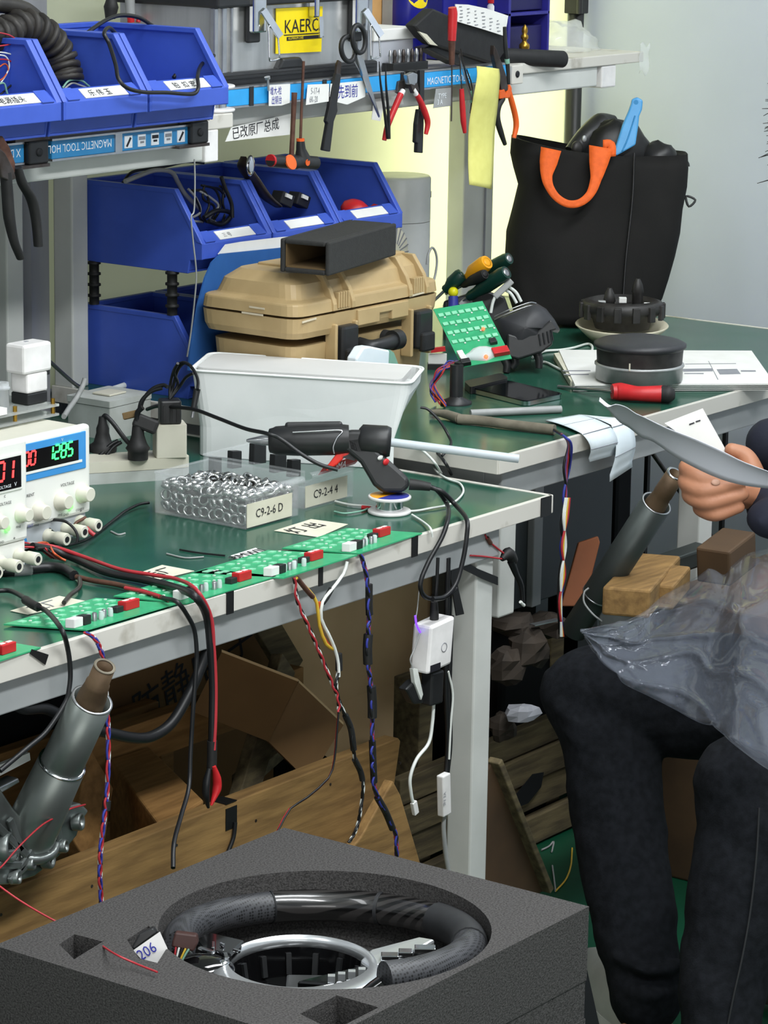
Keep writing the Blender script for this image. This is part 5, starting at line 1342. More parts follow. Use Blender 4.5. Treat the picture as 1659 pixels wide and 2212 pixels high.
knob(t, Xr - .014, Yb, zk, .0100, .016); knob(t, Xr - .060, Yb, zk - .002, .0100, .016); knob(t, Xr - .105, Yb, zk - .004, .010, .016)
text('VOLTAGE', .0058, (Xr - .058, Yb - .0004, zk + .017), (1, 0, 0), (0, 0, 1), 'ink_black', t)
text('c', .007, (Xr - .046, Yb - .0004, zk + .027), (1, 0, 0), (0, 0, 1), 'ink_black', t)
text('FINE', .0045, (Xr - .024, Yb - .0004, zk - .018), (1, 0, 0), (0, 0, 1), 'ink_black', t)
text('GND', .0048, (Xr - .058, Yb - .0004, zs1 + .004), (1, 0, 0), (0, 0, 1), 'ink_black', t)
text('+', .008, (Xr - .030, Yb - .0004, zs1 + .004), (1, 0, 0), (0, 0, 1), 'ink_black', t)
build('lamp', M().ell((Xr - .042, Yb - .003, zk - .014), .0042, .003, .0042, 12, 8), 'led_green', t)
zj = (ZA + zs1) / 2 + .003
jack(t, Xr - .016, Yb + .004, zj); jack(t, Xr - .052, Yb + .004, zj - .003); jack(t, Xr - .09, Yb + .004, zj - .004)
for x in (Xl + .02, Xr - .02):
    for y in (Yb + .03, Yb + .22): build('foot', M().cyl((x, y, ZA), (x, y, ZA + .009), .007, n=10), 'black_rubber', t)
PS1 = (Xl, Xr, Yb, zt, zj)
# tester board on top of the power supplies
Xl, Xr, Yb, zt, zj = PS2
ztt = zt + .0005
p0 = Yp(128, 909, Yb + .07)
t = thing('tester_board', 'clear acrylic test stand on brass pillars on top of the power supply', 'test board', (p0.x - .08, Yb + .10, ztt))
xa, xb, ya, yb2 = p0.x - .19, p0.x, Yb + .07, Yb + .17
build('plate', M().bx(xa, xb, ya, yb2, ztt, ztt + .003), 'acrylic', t)
build('plate', M().bx(xa, xb, ya, yb2, ztt + .013, ztt + .0165), 'acrylic', t)
for x in (xb - .006, xb - .082, xa + .01):
    for y in (ya + .006, yb2 - .006):
        build('pillar', M().cyl((x, y, ztt + .003), (x, y, ztt + .024), .003, n=8), 'brass', t)
for k in range(3):
    for r in range(2):
        x = xb - .092 - r * .062; y = ya + .02 + k * .028
        tb = build('tube_lamp', M().lathe((x, y, ztt + .0165), (0, 0, 1), [(.008, 0), (.0095, .002), (.0095, .03), (.011, .0302), (.011, .034), (.0095, .0345), (.0095, .040)], 16), 'glass_tube', t)
        build('inner', M().cyl((x - .002, y, ztt + .018), (x - .002, y, ztt + .036), .003, n=8), 'psu_white', tb)
build('label', M().bx(xb - .16, xb - .105, ya - .001, ya + .02, ztt + .017, ztt + .026), 'paper', t)
c = V((xb - .022, ya + .035, ztt + .017))
build('socket', M().ob(c + V((0, 0, .008)), (.020, 0, 0), (0, .016, 0), (0, 0, .008)), 'black_plastic', t, bevel=.002)
t = thing('usb_charger', 'white plug adapter stacked upright on the acrylic test stand', 'charger', c + V((0, 0, .016)))
build('base', M().ob(c + V((0, 0, .030)), (.0205, 0, 0), (0, .016, 0), (0, 0, .014)), 'bottle_white', t, bevel=.003)
build('head', M().ob(c + V((-.001, 0, .064)), (.028, 0, 0), (0, .018, 0), (0, 0, .0205)), 'bottle_white', t, bevel=.004)
build('port', M().ob(c + V((-.001, .004, .0846)), (.003, 0, 0), (0, .002, 0), (0, 0, .0005)), 'ink_grey', t)
t = thing('power_cable', 'black and white cords leaving the adapter beside the shelf post', 'cable', c + V((.05, .0, .04)))
build('plug', M().ob(c + V((.036, .006, .045)), (.007, 0, 0), (0, .006, 0), (0, 0, .012)), 'black_plastic', t, bevel=.002)
build('cord', M().tube([c + V((.040, .006, .046)), c + V((.055, .03, .058)), Yp(165, 832, 3.12), Yp(182, 828, 3.22)], .003, 7, 6), 'wire_black', t)
build('cord', M().tube([Yp(184, 818, 3.1), Yp(178, 835, 3.1), Yp(165, 860, 3.1), Yp(148, 884, 3.08), Yp(138, 900, 3.06)], .0042, 7, 6), 'wire_grey', t)
build('cord', M().tube([c + V((.034, .006, .036)), c + V((.036, .006, .0)), c + V((.034, .004, -.012))], .0035, 7, 4), 'wire_white', t)

# white dirty transformer box, power strip with plugs
F0, Fr = Zp(238, 948, ZA), Zp(322, 925, ZA)
Fl = Zp(166, 938, ZA)
F0, Fr, Fl = Zp(238, 952, ZA), Zp(327, 930, ZA), Zp(172, 941, ZA)
zt = zat(F0, 872)
d1, d2 = Fr - F0, Fl - F0
d2 = d2.normalized() * .09
bk = F0 + d1 + d2
t = thing('junction_box', 'dirty white square box behind the power strip beside the shelf post', 'box', F0 + (d1 + d2) / 2)
c4 = [F0, Fr, bk, F0 + d2]
build('body', M().rings([rrect(c4, .003), rrect([p + V((0, 0, zt - ZA - .008)) for p in c4], .003)], True, True, False), 'box_dirty', t, bevel=.0015)
c5 = [p + V((0, 0, zt - ZA - .007)) for p in shrink(c4, 1.02)]
build('lid', M().rings([rrect(c5, .003), rrect([p + V((0, 0, .010)) for p in c5], .003)], True, True, False), 'box_dirty', t, bevel=.0015)
build('patch', M().prism([p + V((0, 0, .0105)) for p in shrink(c5, .4)], (0, 0, .003)), 'adapter_cream', t, bevel=.001)
t = thing('white_cable', 'thick white cable running behind the junction box to the white bin', 'cable', Zp(290, 820, ZB))
build('cord', M().tube([Zp(228, 846, ZB + .006), Zp(262, 835, ZB + .006), Zp(300, 822, ZB + .006), Zp(345, 815, ZB + .006), Zp(385, 816, ZB + .006), Zp(400, 822, ZB + .006)], .0055, 8, 6), 'wire_white', t)
# strip
S0, S1 = Zp(190, 1048, ZA), Zp(412, 1034, ZA)
dl = (S1 - S0).normalized(); dw = V((-dl.y, dl.x, 0))
if dw.dot(hb) < 0: dw = -dw
zs_ = zat(S0, 1000) ; zm = zat(S0, 1024)
S0 = S0 - dl * .10
wd = .062
c4 = [S0, S1, S1 + dw * wd, S0 + dw * wd]
t = thing('power_strip', 'white power strip with black plugs lying behind the power supply', 'power strip', (S0 + S1) / 2 + dw * wd / 2)
build('base', M().rings([rrect(c4, .012), rrect(atz(c4, zm), .012)], True, True, False), 'box_dirty', t, bevel=.001)
build('top', M().rings([rrect(atz(c4, zm + .0006), .012), rrect(atz(c4, zs_), .012)], True, True, False), 'adapter_cream', t, bevel=.003)
ST = zs_ + .0004
def on_strip(x, y): return Zp(x, y, ST)
# adapter block with black plug
A0 = on_strip(338, 990); A1 = on_strip(404, 988)
da_ = (A1 - A0).normalized(); db_ = V((-da_.y, da_.x, 0));
if db_.dot(hb) < 0: db_ = -db_
za = zat(A0, 920)
t = thing('plug_adapter', 'cream cube adapter plugged into the white power strip', 'adapter', (A0 + A1) / 2)
c4 = [A0, A1, A1 + db_ * .042, A0 + db_ * .042]
build('cube', M().rings([rrect(c4, .003), rrect(atz(c4, za), .003)], True, True, False), 'adapter_cream', t, bevel=.002)
mid = (A0 + A1) / 2 + db_ * .02; mid.z = za
t = thing('black_plug', 'black plug with vertical ribs standing on the cream cube adapter', 'plug', mid)
hp_ = zat(mid, 862) - za
build('body', M().ob(mid + V((0, 0, hp_ / 2)), da_ * .016, db_ * .014, V((0, 0, hp_ / 2))), 'black_plastic', t, bevel=.003)
for k in range(3): build('rib', M().ob(mid - db_ * .0148 + da_ * (-.010 + .010 * k) + V((0, 0, hp_ * .45)), da_ * .002, db_ * .001, V((0, 0, hp_ * .35))), 'black_rubber', t)
pt = mid + V((0, 0, hp_))
dq = depth(pt)
for pts in ([(372, 862), (368, 830), (378, 795), (395, 783), (412, 790)], [(376, 862), (374, 835), (384, 800), (400, 784), (416, 796), (427, 820), (427, 842)], [(380, 860), (388, 835), (402, 815), (418, 806)], [(384, 858), (384, 830), (376, 805), (384, 785)]):
    q = [pt + V((0, 0, 0))] + [Dp(x, y, dq - .02 * i) for i, (x, y) in enumerate(pts[1:])]
    build('cord', M().tube(q, .0024, 7, 6), 'wire_black', t)
build('connector', M().cyl(Dp(426, 840, dq - .06), Dp(418, 884, dq - .06), .0052, .0042, n=12), 'black_plastic', t)
build('connector_tip', M().cyl(Dp(418, 884, dq - .06), Dp(415, 902, dq - .06), .0022, n=8), 'steel', t)
# two black plugs
def tall_plug(label, bx_, by_, parts, cords):
    p = on_strip(bx_, by_); d = depth(p)
    t = thing('black_plug', label, 'plug', p)
    prof = []
    s_ = d / FPX
    for (y, r) in parts: prof.append((r * s_, zat(p, y) - p.z))
    build('body', M().lathe(p, (0, 0, 1), prof, 14), 'black_rubber', t)
    for pts, r in cords:
        build('cord', M().tube([Dp(x, y, d - .012 - .004 * i) for i, (x, y) in enumerate(pts)], r, 8, 6), 'wire_black', t)
    return t, p, d
tall_plug('black plug standing on the strip nearest the power supply', 222, 975, [(975, 30), (962, 31), (955, 20), (935, 14), (925, 14), (915, 10), (900, 8)], [([(222, 905), (228, 898), (245, 915), (262, 938), (276, 955), (285, 962)], .0036), ([(262, 955), (245, 966), (225, 990), (205, 1008), (192, 1016)], .0032), ([(255, 952), (238, 962), (216, 984), (196, 1002), (186, 1010)], .0032)])
t, p, d = tall_plug('black plug with bent grip standing in the middle of the strip', 298, 992, [(992, 22), (975, 22), (968, 27), (958, 20), (940, 14), (920, 12)], [([(300, 930), (296, 905), (298, 890), (308, 880)], .0042), ([(303, 884), (310, 862), (330, 840), (352, 832), (362, 836)], .0030), ([(300, 888), (306, 866), (326, 846), (350, 838)], .0030)])
build('grip', M().bar(Dp(290, 905, d - .01), Dp(340, 925, d - .01), .022, .018, FWD), 'black_rubber', t, bevel=.004)
build('clip', M().bar(Dp(266, 900, d), Dp(300, 892, d), .010, .018, FWD), 'card_inside', t, bevel=.001)
# the long black lead to the glue gun
LEAD = [(318, 884), (340, 877), (370, 879), (420, 885), (470, 903), (530, 926), (575, 936), (606, 948), (650, 980), (690, 1003), (730, 1015), (790, 1022)]

# long white bin with lid
R0 = Zp(888, 1018, ZA); zt = zat(R0, 829)
R1, L1 = Zp(886, 829, zt), Zp(410, 800, zt)
RF, LF = Zp(916, 793, zt), Zp(455, 762, zt)
top4 = [L1, R1, RF, LF]
m4 = sum(top4, V((0, 0, 0))) / 4
bot4 = []
for p in top4:
    q = m4 + (p - m4) * .93; bot4.append(V((min(q.x, 3.697), q.y, ZA + .001)))
t = thing('storage_bin', 'long white plastic bin with lid at the back of the front bench', 'bin', V((m4.x, m4.y, ZA)))
build('body', shell([shrink(bot4, .985), bot4, atz(bot4, .797), atz(shrink(top4, .985), zt - .02), top4], .022, .003, 5), 'bin_white', t)
rimo = [p + V((0, 0, .0)) for p in rrect(shrink(top4, 1.008), .023, 5)]
build('rim', M().tube(rimo, .0022, 6, 1, closed=True), 'bin_white', t)
l4 = [p + V((0, 0, -.006)) for p in [L1.lerp(R1, .02) + (LF - L1) * .08, L1.lerp(R1, .955) + (LF - L1) * .08, LF.lerp(RF, .955) - (LF - L1) * .08, LF.lerp(RF, .03) - (LF - L1) * .08]]
build('lid', M().rings([rrect(l4, .018, 5), rrect([p + V((0, 0, .009)) for p in l4], .018, 5)], True, True, False), 'lid_grey', t, bevel=.002)

# ------------------------------------------------------------------ clear boxes of nuts
def clear_box(label, x0, x1, y0, y1, h, txt, flap=True):
    t = thing('clear_box', label, 'box', ((x0 + x1) / 2, (y0 + y1) / 2, ZA + .0005))
    w = .0016; z0, z1 = ZA + .0005, ZA + h
    build('base', M().bx(x0, x1, y0, y1, z0, z0 + w), 'clear_box', t)
    for a in ((x0, x0 + w, y0, y1), (x1 - w, x1, y0, y1), (x0 + w, x1 - w, y1 - w, y1)):
        build('wall', M().bx(*a, z0 + w, z1), 'clear_box', t)
    build('front_wall', M().bx(x0 + w, x1 - w, y0, y0 + w, z0 + w, z0 + h * .74), 'clear_box', t)
    if flap: build('flap', M().sheet(lambda u, v_: V((x0 + w + (x1 - x0 - 2 * w) * u, y0 + .002 - .014 * math.sin(v_ * 2.6) - .004 * v_, z0 + h * .66 + h * .33 * v_)), 4, 8, .0014), 'clear_box', t)
    for a in ((x0, y0, x0, y1), (x1, y0, x1, y1), (x0, y1, x1, y1)):
        build('rim', M().bar((a[0], a[1], z1), (a[2], a[3], z1), .0024, .0024), 'clear_box', t)
    lb = build('label', M().bx(x0 + .002, x1 - .016, y0 - .0012, y0 - .0002, z0 + .002, z0 + h * .60), 'paper_cream', t)
    text(txt, .0175, (x0 + (x1 - x0) * .17, y0 - .0013, z0 + h * .23), (1, 0, 0), (0, 0, 1), 'ink_grey' if not flap else 'ink_black', lb, squeeze=.92)
    return t
B1 = (3.232, 3.352, 2.596, 2.762)
hB = zat((B1[0], B1[3], 0), 1020) - ZA
clear_box('clear plastic box full of shiny steel nuts, labelled C9-2-6 D', *B1, hB, 'C9-2-6 D')
B2 = (3.386, 3.504, 2.612, 2.80)
t2_ = clear_box('clear plastic box with black parts behind the nut box, labelled C9-2-4 4', *B2, hB * .94, 'C9-2-4 4')
tg = single('red_tag', M().prism([V((3.412, 2.606, ZA + hB * .80)), V((3.500, 2.606, ZA + hB * .84)), V((3.502, 2.590, ZA + hB * 1.15)), V((3.405, 2.590, ZA + hB * 1.08))], (0, .001, 0)), 'red_plastic', 'small red tag with white letters on the second clear box', 'tag')
text('OMA', .0155, (3.420, 2.5890, ZA + hB * .92), (1, 0, .04), (0, -.3, 1), 'print_white', tg, squeeze=.95)
# nuts: steel ring nuts heaped in the first box
rnd = random.Random(4)
def nut_mesh():
    m = M(); r, w, h = .0085, .0025, .0034
    m.rings([[V((math.cos(q) * a, math.sin(q) * a, z)) for q in [2 * math.pi * i / 14 for i in range(14)]] for a, z in ((r, -h), (r * 1.04, 0), (r, h), (r - w, h), (r - w, -h))], closed=True)
    return m
proto = build('ring_nut', nut_mesh(), 'nut_steel', None, base=(0, 0, 0))
LAB = 'small steel ring nut in the heap inside the clear box'
tag(proto, LAB, 'nut', 'steel ring nuts in the clear box')
x0, x1, y0, y1 = B1
spots = []
for k in range(170):
    fx, fy = rnd.random(), rnd.random()
    lay = rnd.random()
    spots.append((fx, fy, lay))
first = True
def put(p, d, tw):
    global first
    o = proto if first else proto.copy()
    if not first: COL.objects.link(o)
    first = False
    o.location = p
    o.rotation_euler = V(d).to_track_quat('Z', 'Y').to_euler()
nx, ny, nz = 8, 11, 3
dx = (x1 - x0 - .022) / (nx - 1); dy = (y1 - y0 - .024) / (ny - 1)
for iz in range(nz):
    for iy in range(ny):
        for ix in range(nx):
            vis = iz == nz - 1 or ix == 0 or iy == 0
            if not vis: continue
            p = V((x0 + .011 + ix * dx + (rnd.random() - .5) * .004, y0 + .012 + iy * dy + (rnd.random() - .5) * .004, ZA + .012 + iz * .0155 + (rnd.random() - .5) * .005))
            d = V((rnd.random() - .5, rnd.random() - .5, .15 + rnd.random())) if iz == nz - 1 else (V((-1, rnd.random() - .5, (rnd.random() - .5))) if ix == 0 else V((rnd.random() - .5, -1, rnd.random() - .5)))
            p.x = min(max(p.x, x0 + .0105), x1 - .0105); p.y = min(max(p.y, y0 + .0105), y1 - .0105)
            put(p, d, 0)
single('filler', M().bx(x0 + .012, x1 - .012, y0 + .014, y1 - .012, ZA + .003, ZA + .034), 'dark_steel', 'dark heap of nuts seen between the shiny ring nuts', 'nuts')['kind'] = 'stuff'
# black parts in the second box
for k, (px_, py_, w, h_) in enumerate([(512, 982, 34, 18), (562, 972, 44, 30), (606, 990, 44, 20), (470, 995, 30, 14), (640, 1000, 34, 16)]):
    p = Yp(px_, py_, [2.775, 2.74, 2.70, 2.785, 2.665][k]); s_ = depth(p) / FPX
    p.x = min(max(p.x, B2[0] + w * s_ / 2 + .003), B2[1] - w * s_ / 2 - .003)
    single('black_bracket', M().prism([p + V((-w * s_ / 2, 0, -.02)), p + V((w * s_ / 2, 0, -.022)), p + V((w * s_ / 2, 0, h_ * s_ * .3)), p + V((-w * s_ * .45, 0, h_ * s_ * .55))], (0, .010, 0)), 'black_plastic', ['black bracket at the far left of the second clear box', 'tall black wedge bracket in the second clear box', 'black bracket below the glue gun barrel', 'low black bracket at the back corner of the clear box', 'black bracket nearest the red tag'][k], 'bracket', bevel=.001)

# ------------------------------------------------------------------ glue gun resting on a solder reel
cs_ = Zp(841, 1108, ZA); rS = 47 * depth(cs_) / FPX
zS = zat(cs_, 1070) - ZA
t = thing('solder_reel', 'white solder reel under the glue gun grip on front bench', 'reel', cs_)
build('flange', M().lathe(cs_ + V((0, 0, .0005)), (0, 0, 1), [(rS * .97, 0), (rS, .001), (rS, .0035), (rS * .97, .0045)], 32), 'bottle_white', t)
build('flange', M().lathe(cs_ + V((0, 0, zS - .0045)), (0, 0, 1), [(rS * .97, 0), (rS, .001), (rS, .0035), (rS * .97, .0045)], 32), 'bottle_white', t)
build('solder', M().lathe(cs_ + V((0, 0, .005)), (0, 0, 1), [(rS * .62 + .0006 * (k % 2), (zS - .0095) * k / 20) for k in range(21)], 28), 'chrome', t)
lbq = [cs_ + V((math.cos(a) * rS * .9, math.sin(a) * rS * .9, zS)) for a in [2 * math.pi * k / 28 for k in range(28)]]
build('label', M().prism(lbq[:15], (0, 0, .0004)), 'yellow_plastic', t)
build('label', M().prism(lbq[14:] + lbq[:1], (0, 0, .0004)), 'wire_blue', t)
dg = depth(cs_) - .0
G = lambda x, y, o=0: Dp(x, y, dg + o)
gs = dg / FPX
t = thing('glue_gun', 'black hot glue gun with red trigger resting on a solder reel', 'glue gun', cs_ + V((0, 0, zS + .002)))
ax = (G(745, 948) - G(578, 951)).normalized()
build('barrel', M().lathe(G(582, 952), ax, [(20 * gs, -2 * gs), (26 * gs, 0), (28 * gs, 8 * gs), (31 * gs, 14 * gs), (34 * gs, 60 * gs), (34 * gs, 150 * gs), (31 * gs, 172 * gs)], 24), 'black_plastic', t)
build('barrel_top', M().bar(G(616, 921), G(740, 919), .020, .012, UP), 'black_plastic', t, bevel=.004)
build('nozzle', M().lathe(G(576, 951), -ax, [(12 * gs, -4 * gs), (11 * gs, 10 * gs), (4 * gs, 40 * gs), (2.2 * gs, 44 * gs)], 16), 'steel', t)
build('chrome_line', M().tube([G(632, 934, -.024), G(690, 931, -.024), G(738, 930, -.022), G(728, 946, -.024), G(720, 965, -.024), G(722, 980, -.022)], .0012, 6, 5), 'steel', t)
build('rear_chamber', M().lathe(G(776, 950), (G(845, 955) - G(776, 950)).normalized(), [(24 * gs, -2 * gs), (34 * gs, 6 * gs), (35 * gs, 58 * gs), (31 * gs, 68 * gs), (12 * gs, 69 * gs)], 22), 'black_plastic', t)
build('body', M().prism(Ds([(732, 932), (760, 928), (790, 928), (812, 950), (816, 972), (802, 985), (770, 985), (738, 972)], dg - .016), FWD * .032), 'black_plastic', t, bevel=.007, seg=3)
build('grip', M().prism(Ds([(744, 944), (790, 938), (816, 972), (870, 1020), (884, 1034), (884, 1052), (870, 1064), (826, 1064), (806, 1048), (778, 1000), (750, 976)], dg - .016), FWD * .032), 'black_plastic', t, bevel=.008, seg=3)
build('trigger', M().prism(Ds([(738, 966), (748, 976), (757, 976), (755, 984), (744, 988), (728, 1004), (704, 1018), (708, 1004), (722, 986)], dg - .007), FWD * .014), 'trigger_red', t, bevel=.002)
build('switch', M().ell(G(834, 998, -.0165), .007, .003, .005, 12, 8), 'red_plastic', t)
build('switch_ring', M().ell(G(822, 989, -.0165), .007, .002, .0035, 12, 8), 'wire_white', t)
build('cord_boot', M().tube([G(884, 1046), G(905, 1048), G(930, 1052)], [.0085, .0075, .006], 10, 5), 'black_rubber', t)
build('stand_leg', M().bar(G(755, 980, -.004), G(752, 992, -.004), .02, .006, FWD), 'black_plastic', t)
build('glue_stick', M().cyl(G(842, 955), Dp(1120, 991, dg + .02), 9.5 * gs, n=16), 'glue_stick', t)
for o_ in (0, 1):
    y2 = 2.372 - .006 * o_
    cord = [G(928, 1051), Dp(945, 1060, dg), Zp(966 + o_ * 18, 1090, ZA + .01), Yp(968 + o_ * 36, 1118 - o_ * 12, y2 + .012), Yp(955 + o_ * 52, 1160, y2), Yp(925 + o_ * 76, 1215, y2), Yp(908 + o_ * 80, 1262, y2), Yp(920 + o_ * 62, 1290, y2), Yp(955 + o_ * 16, 1292, y2), Yp(985, 1272, y2)] if o_ == 0 else [G(928, 1053), Dp(955, 1062, dg), Zp(985, 1092, ZA + .01), Yp(1008, 1122, y2 + .01), Yp(1008, 1160, y2), Yp(1000, 1210, y2), Yp(985, 1260, y2), Yp(962, 1288, y2), Yp(935, 1294, y2)]
    build('cord', M().tube(cord, .0034, 8, 7), 'wire_black', t)
t = thing('power_lead', 'long black lead from the power strip across the glue gun', 'cable', Dp(500, 915, dg))
dP = depth(on_strip(318, 960))
build('cord', M().tube([Dp(x, y, dP + (dg - .042 - dP) * min(1, i / 6)) for i, (x, y) in enumerate(LEAD[:11])], .0030, 8, 6), 'wire_black', t)

# ------------------------------------------------------------------ paper labels on the bench
def flat_note(label, pts, txt, mt='paper_cream', ink='ink_black', size=.02, at_=None):
    P_ = Zs(pts, ZA + .0006)
    o = single('paper_note', M().prism(P_, (0, 0, .0006)), mt, label, 'note')
    if txt:
        p = Zp(*at_, ZA + .0013); text(txt, size, p, P_[1] - P_[0] if False else (1, 0, 0), (0, 1, 0), ink, o, squeeze=.9)
    return o
flat_note('cream paper note with black writing in front of the nut box', [(592, 1147), (688, 1161), (752, 1133), (672, 1122)], '灯 出', at_=(640, 1153), size=.034)
flat_note('cream paper note with black writing behind the middle circuit boards', [(296, 1240), (345, 1252), (420, 1234), (350, 1221)], '后厂', at_=(330, 1248), size=.03)
flat_note('cream paper note with faint writing behind the left circuit board', [(22, 1320), (60, 1328), (190, 1300), (128, 1288)], '三厂', at_=(80, 1320), size=.03, ink='ink_grey')
flat_note('white paper note lettered BMWII behind the third circuit board', [(498, 1201), (520, 1212), (578, 1194), (552, 1184)], 'BMWII', at_=(512, 1209), size=.026, mt='paper')

# ------------------------------------------------------------------ row of circuit boards along the front edge
zb_ = ZA + .004
def rowboard(label, nl, nr, dpth, skew, **k):
    a, b = Zp(*nl, zb_), Zp(*nr, zb_)
    d = (b - a); p = V((-d.y, d.x, 0)).normalized()
    if p.y < 0: p = -p
    off = p * dpth + d.normalized() * skew
    return pcb(label, (a + off, b + off, b, a), 'circuit boards along the front bench edge', lamps=(3, 7), split=.60, **k)
BR = [('green circuit board at the bottom left corner, cut by the picture edge', (-110, 1462), (88, 1398), .085, -.01, dict(red=(.74, .80), white=(.2, .85), seed=2)),
      ('green circuit board with white and black sockets, leftmost whole board', (186, 1360), (380, 1303), .095, -.045, dict(red=(.72, .72), white=(.05, .80), seed=3)),
      ('green circuit board partly under the black cables, second from left', (402, 1303), (598, 1244), .095, -.03, dict(red=(.78, .78), white=(.10, .80), seed=4)),
      ('green circuit board third from left beside the white note', (612, 1248), (772, 1198), .110, -.055, dict(red=(.72, .74), white=(.06, .82), seed=5)),
      ('green circuit board at the right end of the row near the solder reel', (776, 1195), (912, 1151), .100, -.04, dict(red=(.76, .66), white=(.06, .82), seed=6))]
for lab, nl, nr, dp_, sk, kw in BR: rowboard(lab, nl, nr, dp_, sk, **kw)
# black tape pieces wrapped on the front edge
for k, (px_, wpx, yt) in enumerate([(497, 15, 1283), (693, 9, 1226), (896, 13, 1172), (1180, 22, 1080)]):
    a, b = Yp(px_ - wpx / 2, yt, AY - .003), Yp(px_ + wpx / 2, yt, AY - .003)
    m = M().bx(a.x, b.x, AY - .0036, AY - .0024, ZA - .027, ZA + .002)
    if k < 3: m.bx(a.x, b.x, AY - .0036, AY + .012, ZA + .0016, ZA + .0026)
    single('black_tape', m, 'black_tape', ['black tape strip on the bench edge between the middle boards', 'narrow black tape strip on bench edge under third board', 'black tape patch on bench edge left of the glue gun cord', 'black tape patch at the right end of the front bench edge'][k], 'tape')
q = Ys([(68, 1402), (104, 1414), (97, 1436), (64, 1412)], AY - .003)
single('black_tape', M().prism(q, (0, -.001, 0)), 'black_tape', 'slanted black tape patch on the edge at far left', 'tape')
# loose wires on the bench
t = thing('white_wire', 'loose white wire curling behind the solder reel to bench end', 'wire', Zp(960, 1110, ZA))
build('wire', M().tube([Zp(x, y, ZA + .003) for x, y in ((724, 1083), (755, 1090), (800, 1094), (850, 1100), (890, 1104), (930, 1098), (975, 1088), (1000, 1065), (994, 1045), (968, 1035), (945, 1020), (930, 1000))], .0017, 7, 6), 'wire_white', t)
build('joint', M().tube([Zp(x, y, ZA + .003) for x, y in ((782, 1096), (800, 1098))], .0032, 8, 3), 'red_plastic', t)
build('wire', M().tube([Zp(x, y, ZA + .003) for x, y in ((722, 1105), (745, 1109), (780, 1104), (800, 1096))], .0014, 7, 5), 'wire_green', t)
build('wire', M().tube([Zp(890, 1112, ZA + .004), Zp(915, 1128, ZA + .004), Yp(930, 1142, 2.384), Yp(934, 1160, 2.380)], .0017, 7, 5), 'wire_white', t)
t = thing('white_wire', 'white and black wires dropping between the two benches', 'wire', Zp(930, 1000, ZA))
build('wire', M().tube([Dp(892, 958, 4.62), Dp(915, 975, 4.62), Dp(938, 998, 4.58), Zp(953, 1022, ZA + .003)], .0020, 7, 6), 'wire_white', t)
build('wire', M().tube([Dp(900, 962, 4.64), Dp(940, 975, 4.64), Dp(962, 1000, 4.60), Zp(975, 1025, ZA + .003)], .0026, 7, 6), 'wire_black', t)
build('wire', M().tube([Dp(908, 880, 4.64), Dp(925, 885, 4.64), Dp(950, 910, 4.64), Dp(968, 940, 4.64), Dp(974, 960, 4.62), Dp(955, 985, 4.60)], .0022, 7, 6), 'wire_black', t)
for k, pts in enumerate([[(360, 1196), (400, 1205), (440, 1203)], [(388, 1187), (430, 1194), (486, 1200)]]):
    single('hairpin_wire', M().tube(Zs(pts, ZA + .0015), .0012, 6, 4), 'wire_grey' if k == 0 else 'wire_black', ['thin pale stiff wire lying on the bare bench middle', 'thin dark stiff wire lying on the bare bench middle'][k], 'wire')
single('paint_fleck', M().tube(Zs([(240, 1148), (256, 1155), (270, 1152)], ZA + .001), .0016, 5, 3), 'wire_grey', 'short pale shaving on the green bench beside power supply', 'shaving')

# cables from the power supplies
Xl, Xr, Yb, zt, zj = PS2
t = thing('test_lead', 'thick black and red lead from power supplies over the front edge', 'cable', Zp(250, 1238, ZA))
zc_ = ZA + .008
e = 2.378
main = [Zp(70, 1180, ZA + .03), Zp(110, 1188, ZA + .018), Zp(160, 1206, zc_), Zp(230, 1236, zc_), Zp(310, 1252, zc_), Zp(375, 1268, zc_ + .004), Zp(420, 1288, zc_ + .012), Yp(446, 1330, e), Yp(455, 1400, e), Yp(460, 1480, e), Yp(459, 1560, e), Yp(458, 1620, e)]
off = [V((0, 0, .004)) + (UP * .004 if i > 6 else V((0, .006, 0))) for i in range(len(main))]
red = [Zp(75, 1176, ZA + .03), Zp(120, 1182, ZA + .02), Zp(190, 1206, zc_ + .004), Zp(260, 1230, zc_ + .004), Zp(330, 1242, zc_ + .004), Zp(385, 1252, zc_ + .006), Zp(425, 1275, zc_ + .012), Yp(455, 1330, e - .004), Yp(462, 1400, e - .004), Yp(466, 1480, e - .004), Yp(465, 1560, e - .004), Yp(462, 1620, e - .004)]
build('black_wire', M().tube(main, .0052, 8, 7), 'wire_black', t)
build('red_wire', M().tube(red, .0026, 8, 7), 'wire_red', t)
build('sleeve', M().tube(Ys([(458, 1600), (458, 1630), (457, 1660)], e), .0065, 10, 3), 'black_rubber', t)
c1 = build('red_clip', M().tube(Ys([(462, 1655), (468, 1680), (468, 1705), (456, 1740)], e - .006), [.003, .0062, .0066, .0018], 10, 4, flat=.8), 'red_plastic', t)
c2 = build('black_clip', M().tube(Ys([(452, 1660), (446, 1690), (445, 1720), (450, 1745)], e - .002), [.003, .0055, .0055, .002], 10, 4, flat=.8), 'wire_black', t)
t = thing('test_lead', 'frayed grey black cable with taped middle, left of the boards', 'cable', Zp(100, 1235, ZA))
build('thick', M().tube([Zp(x, y, ZA + .007) for x, y in ((-40, 1232), (20, 1234), (60, 1230), (110, 1225), (140, 1230), (160, 1243))], .0068, 9, 6), 'wire_black', t)
build('tape', M().tube([Zp(x, y, ZA + .0075) for x, y in ((30, 1233), (48, 1232), (66, 1230))], .0082, 10, 4), 'clear_film', t)
build('brown', M().tube([Zp(x, y, ZA + .006) for x, y in ((165, 1246), (200, 1254), (250, 1262), (300, 1275), (340, 1288), (365, 1296))], .0036, 8, 6), 'rust_steel', t)
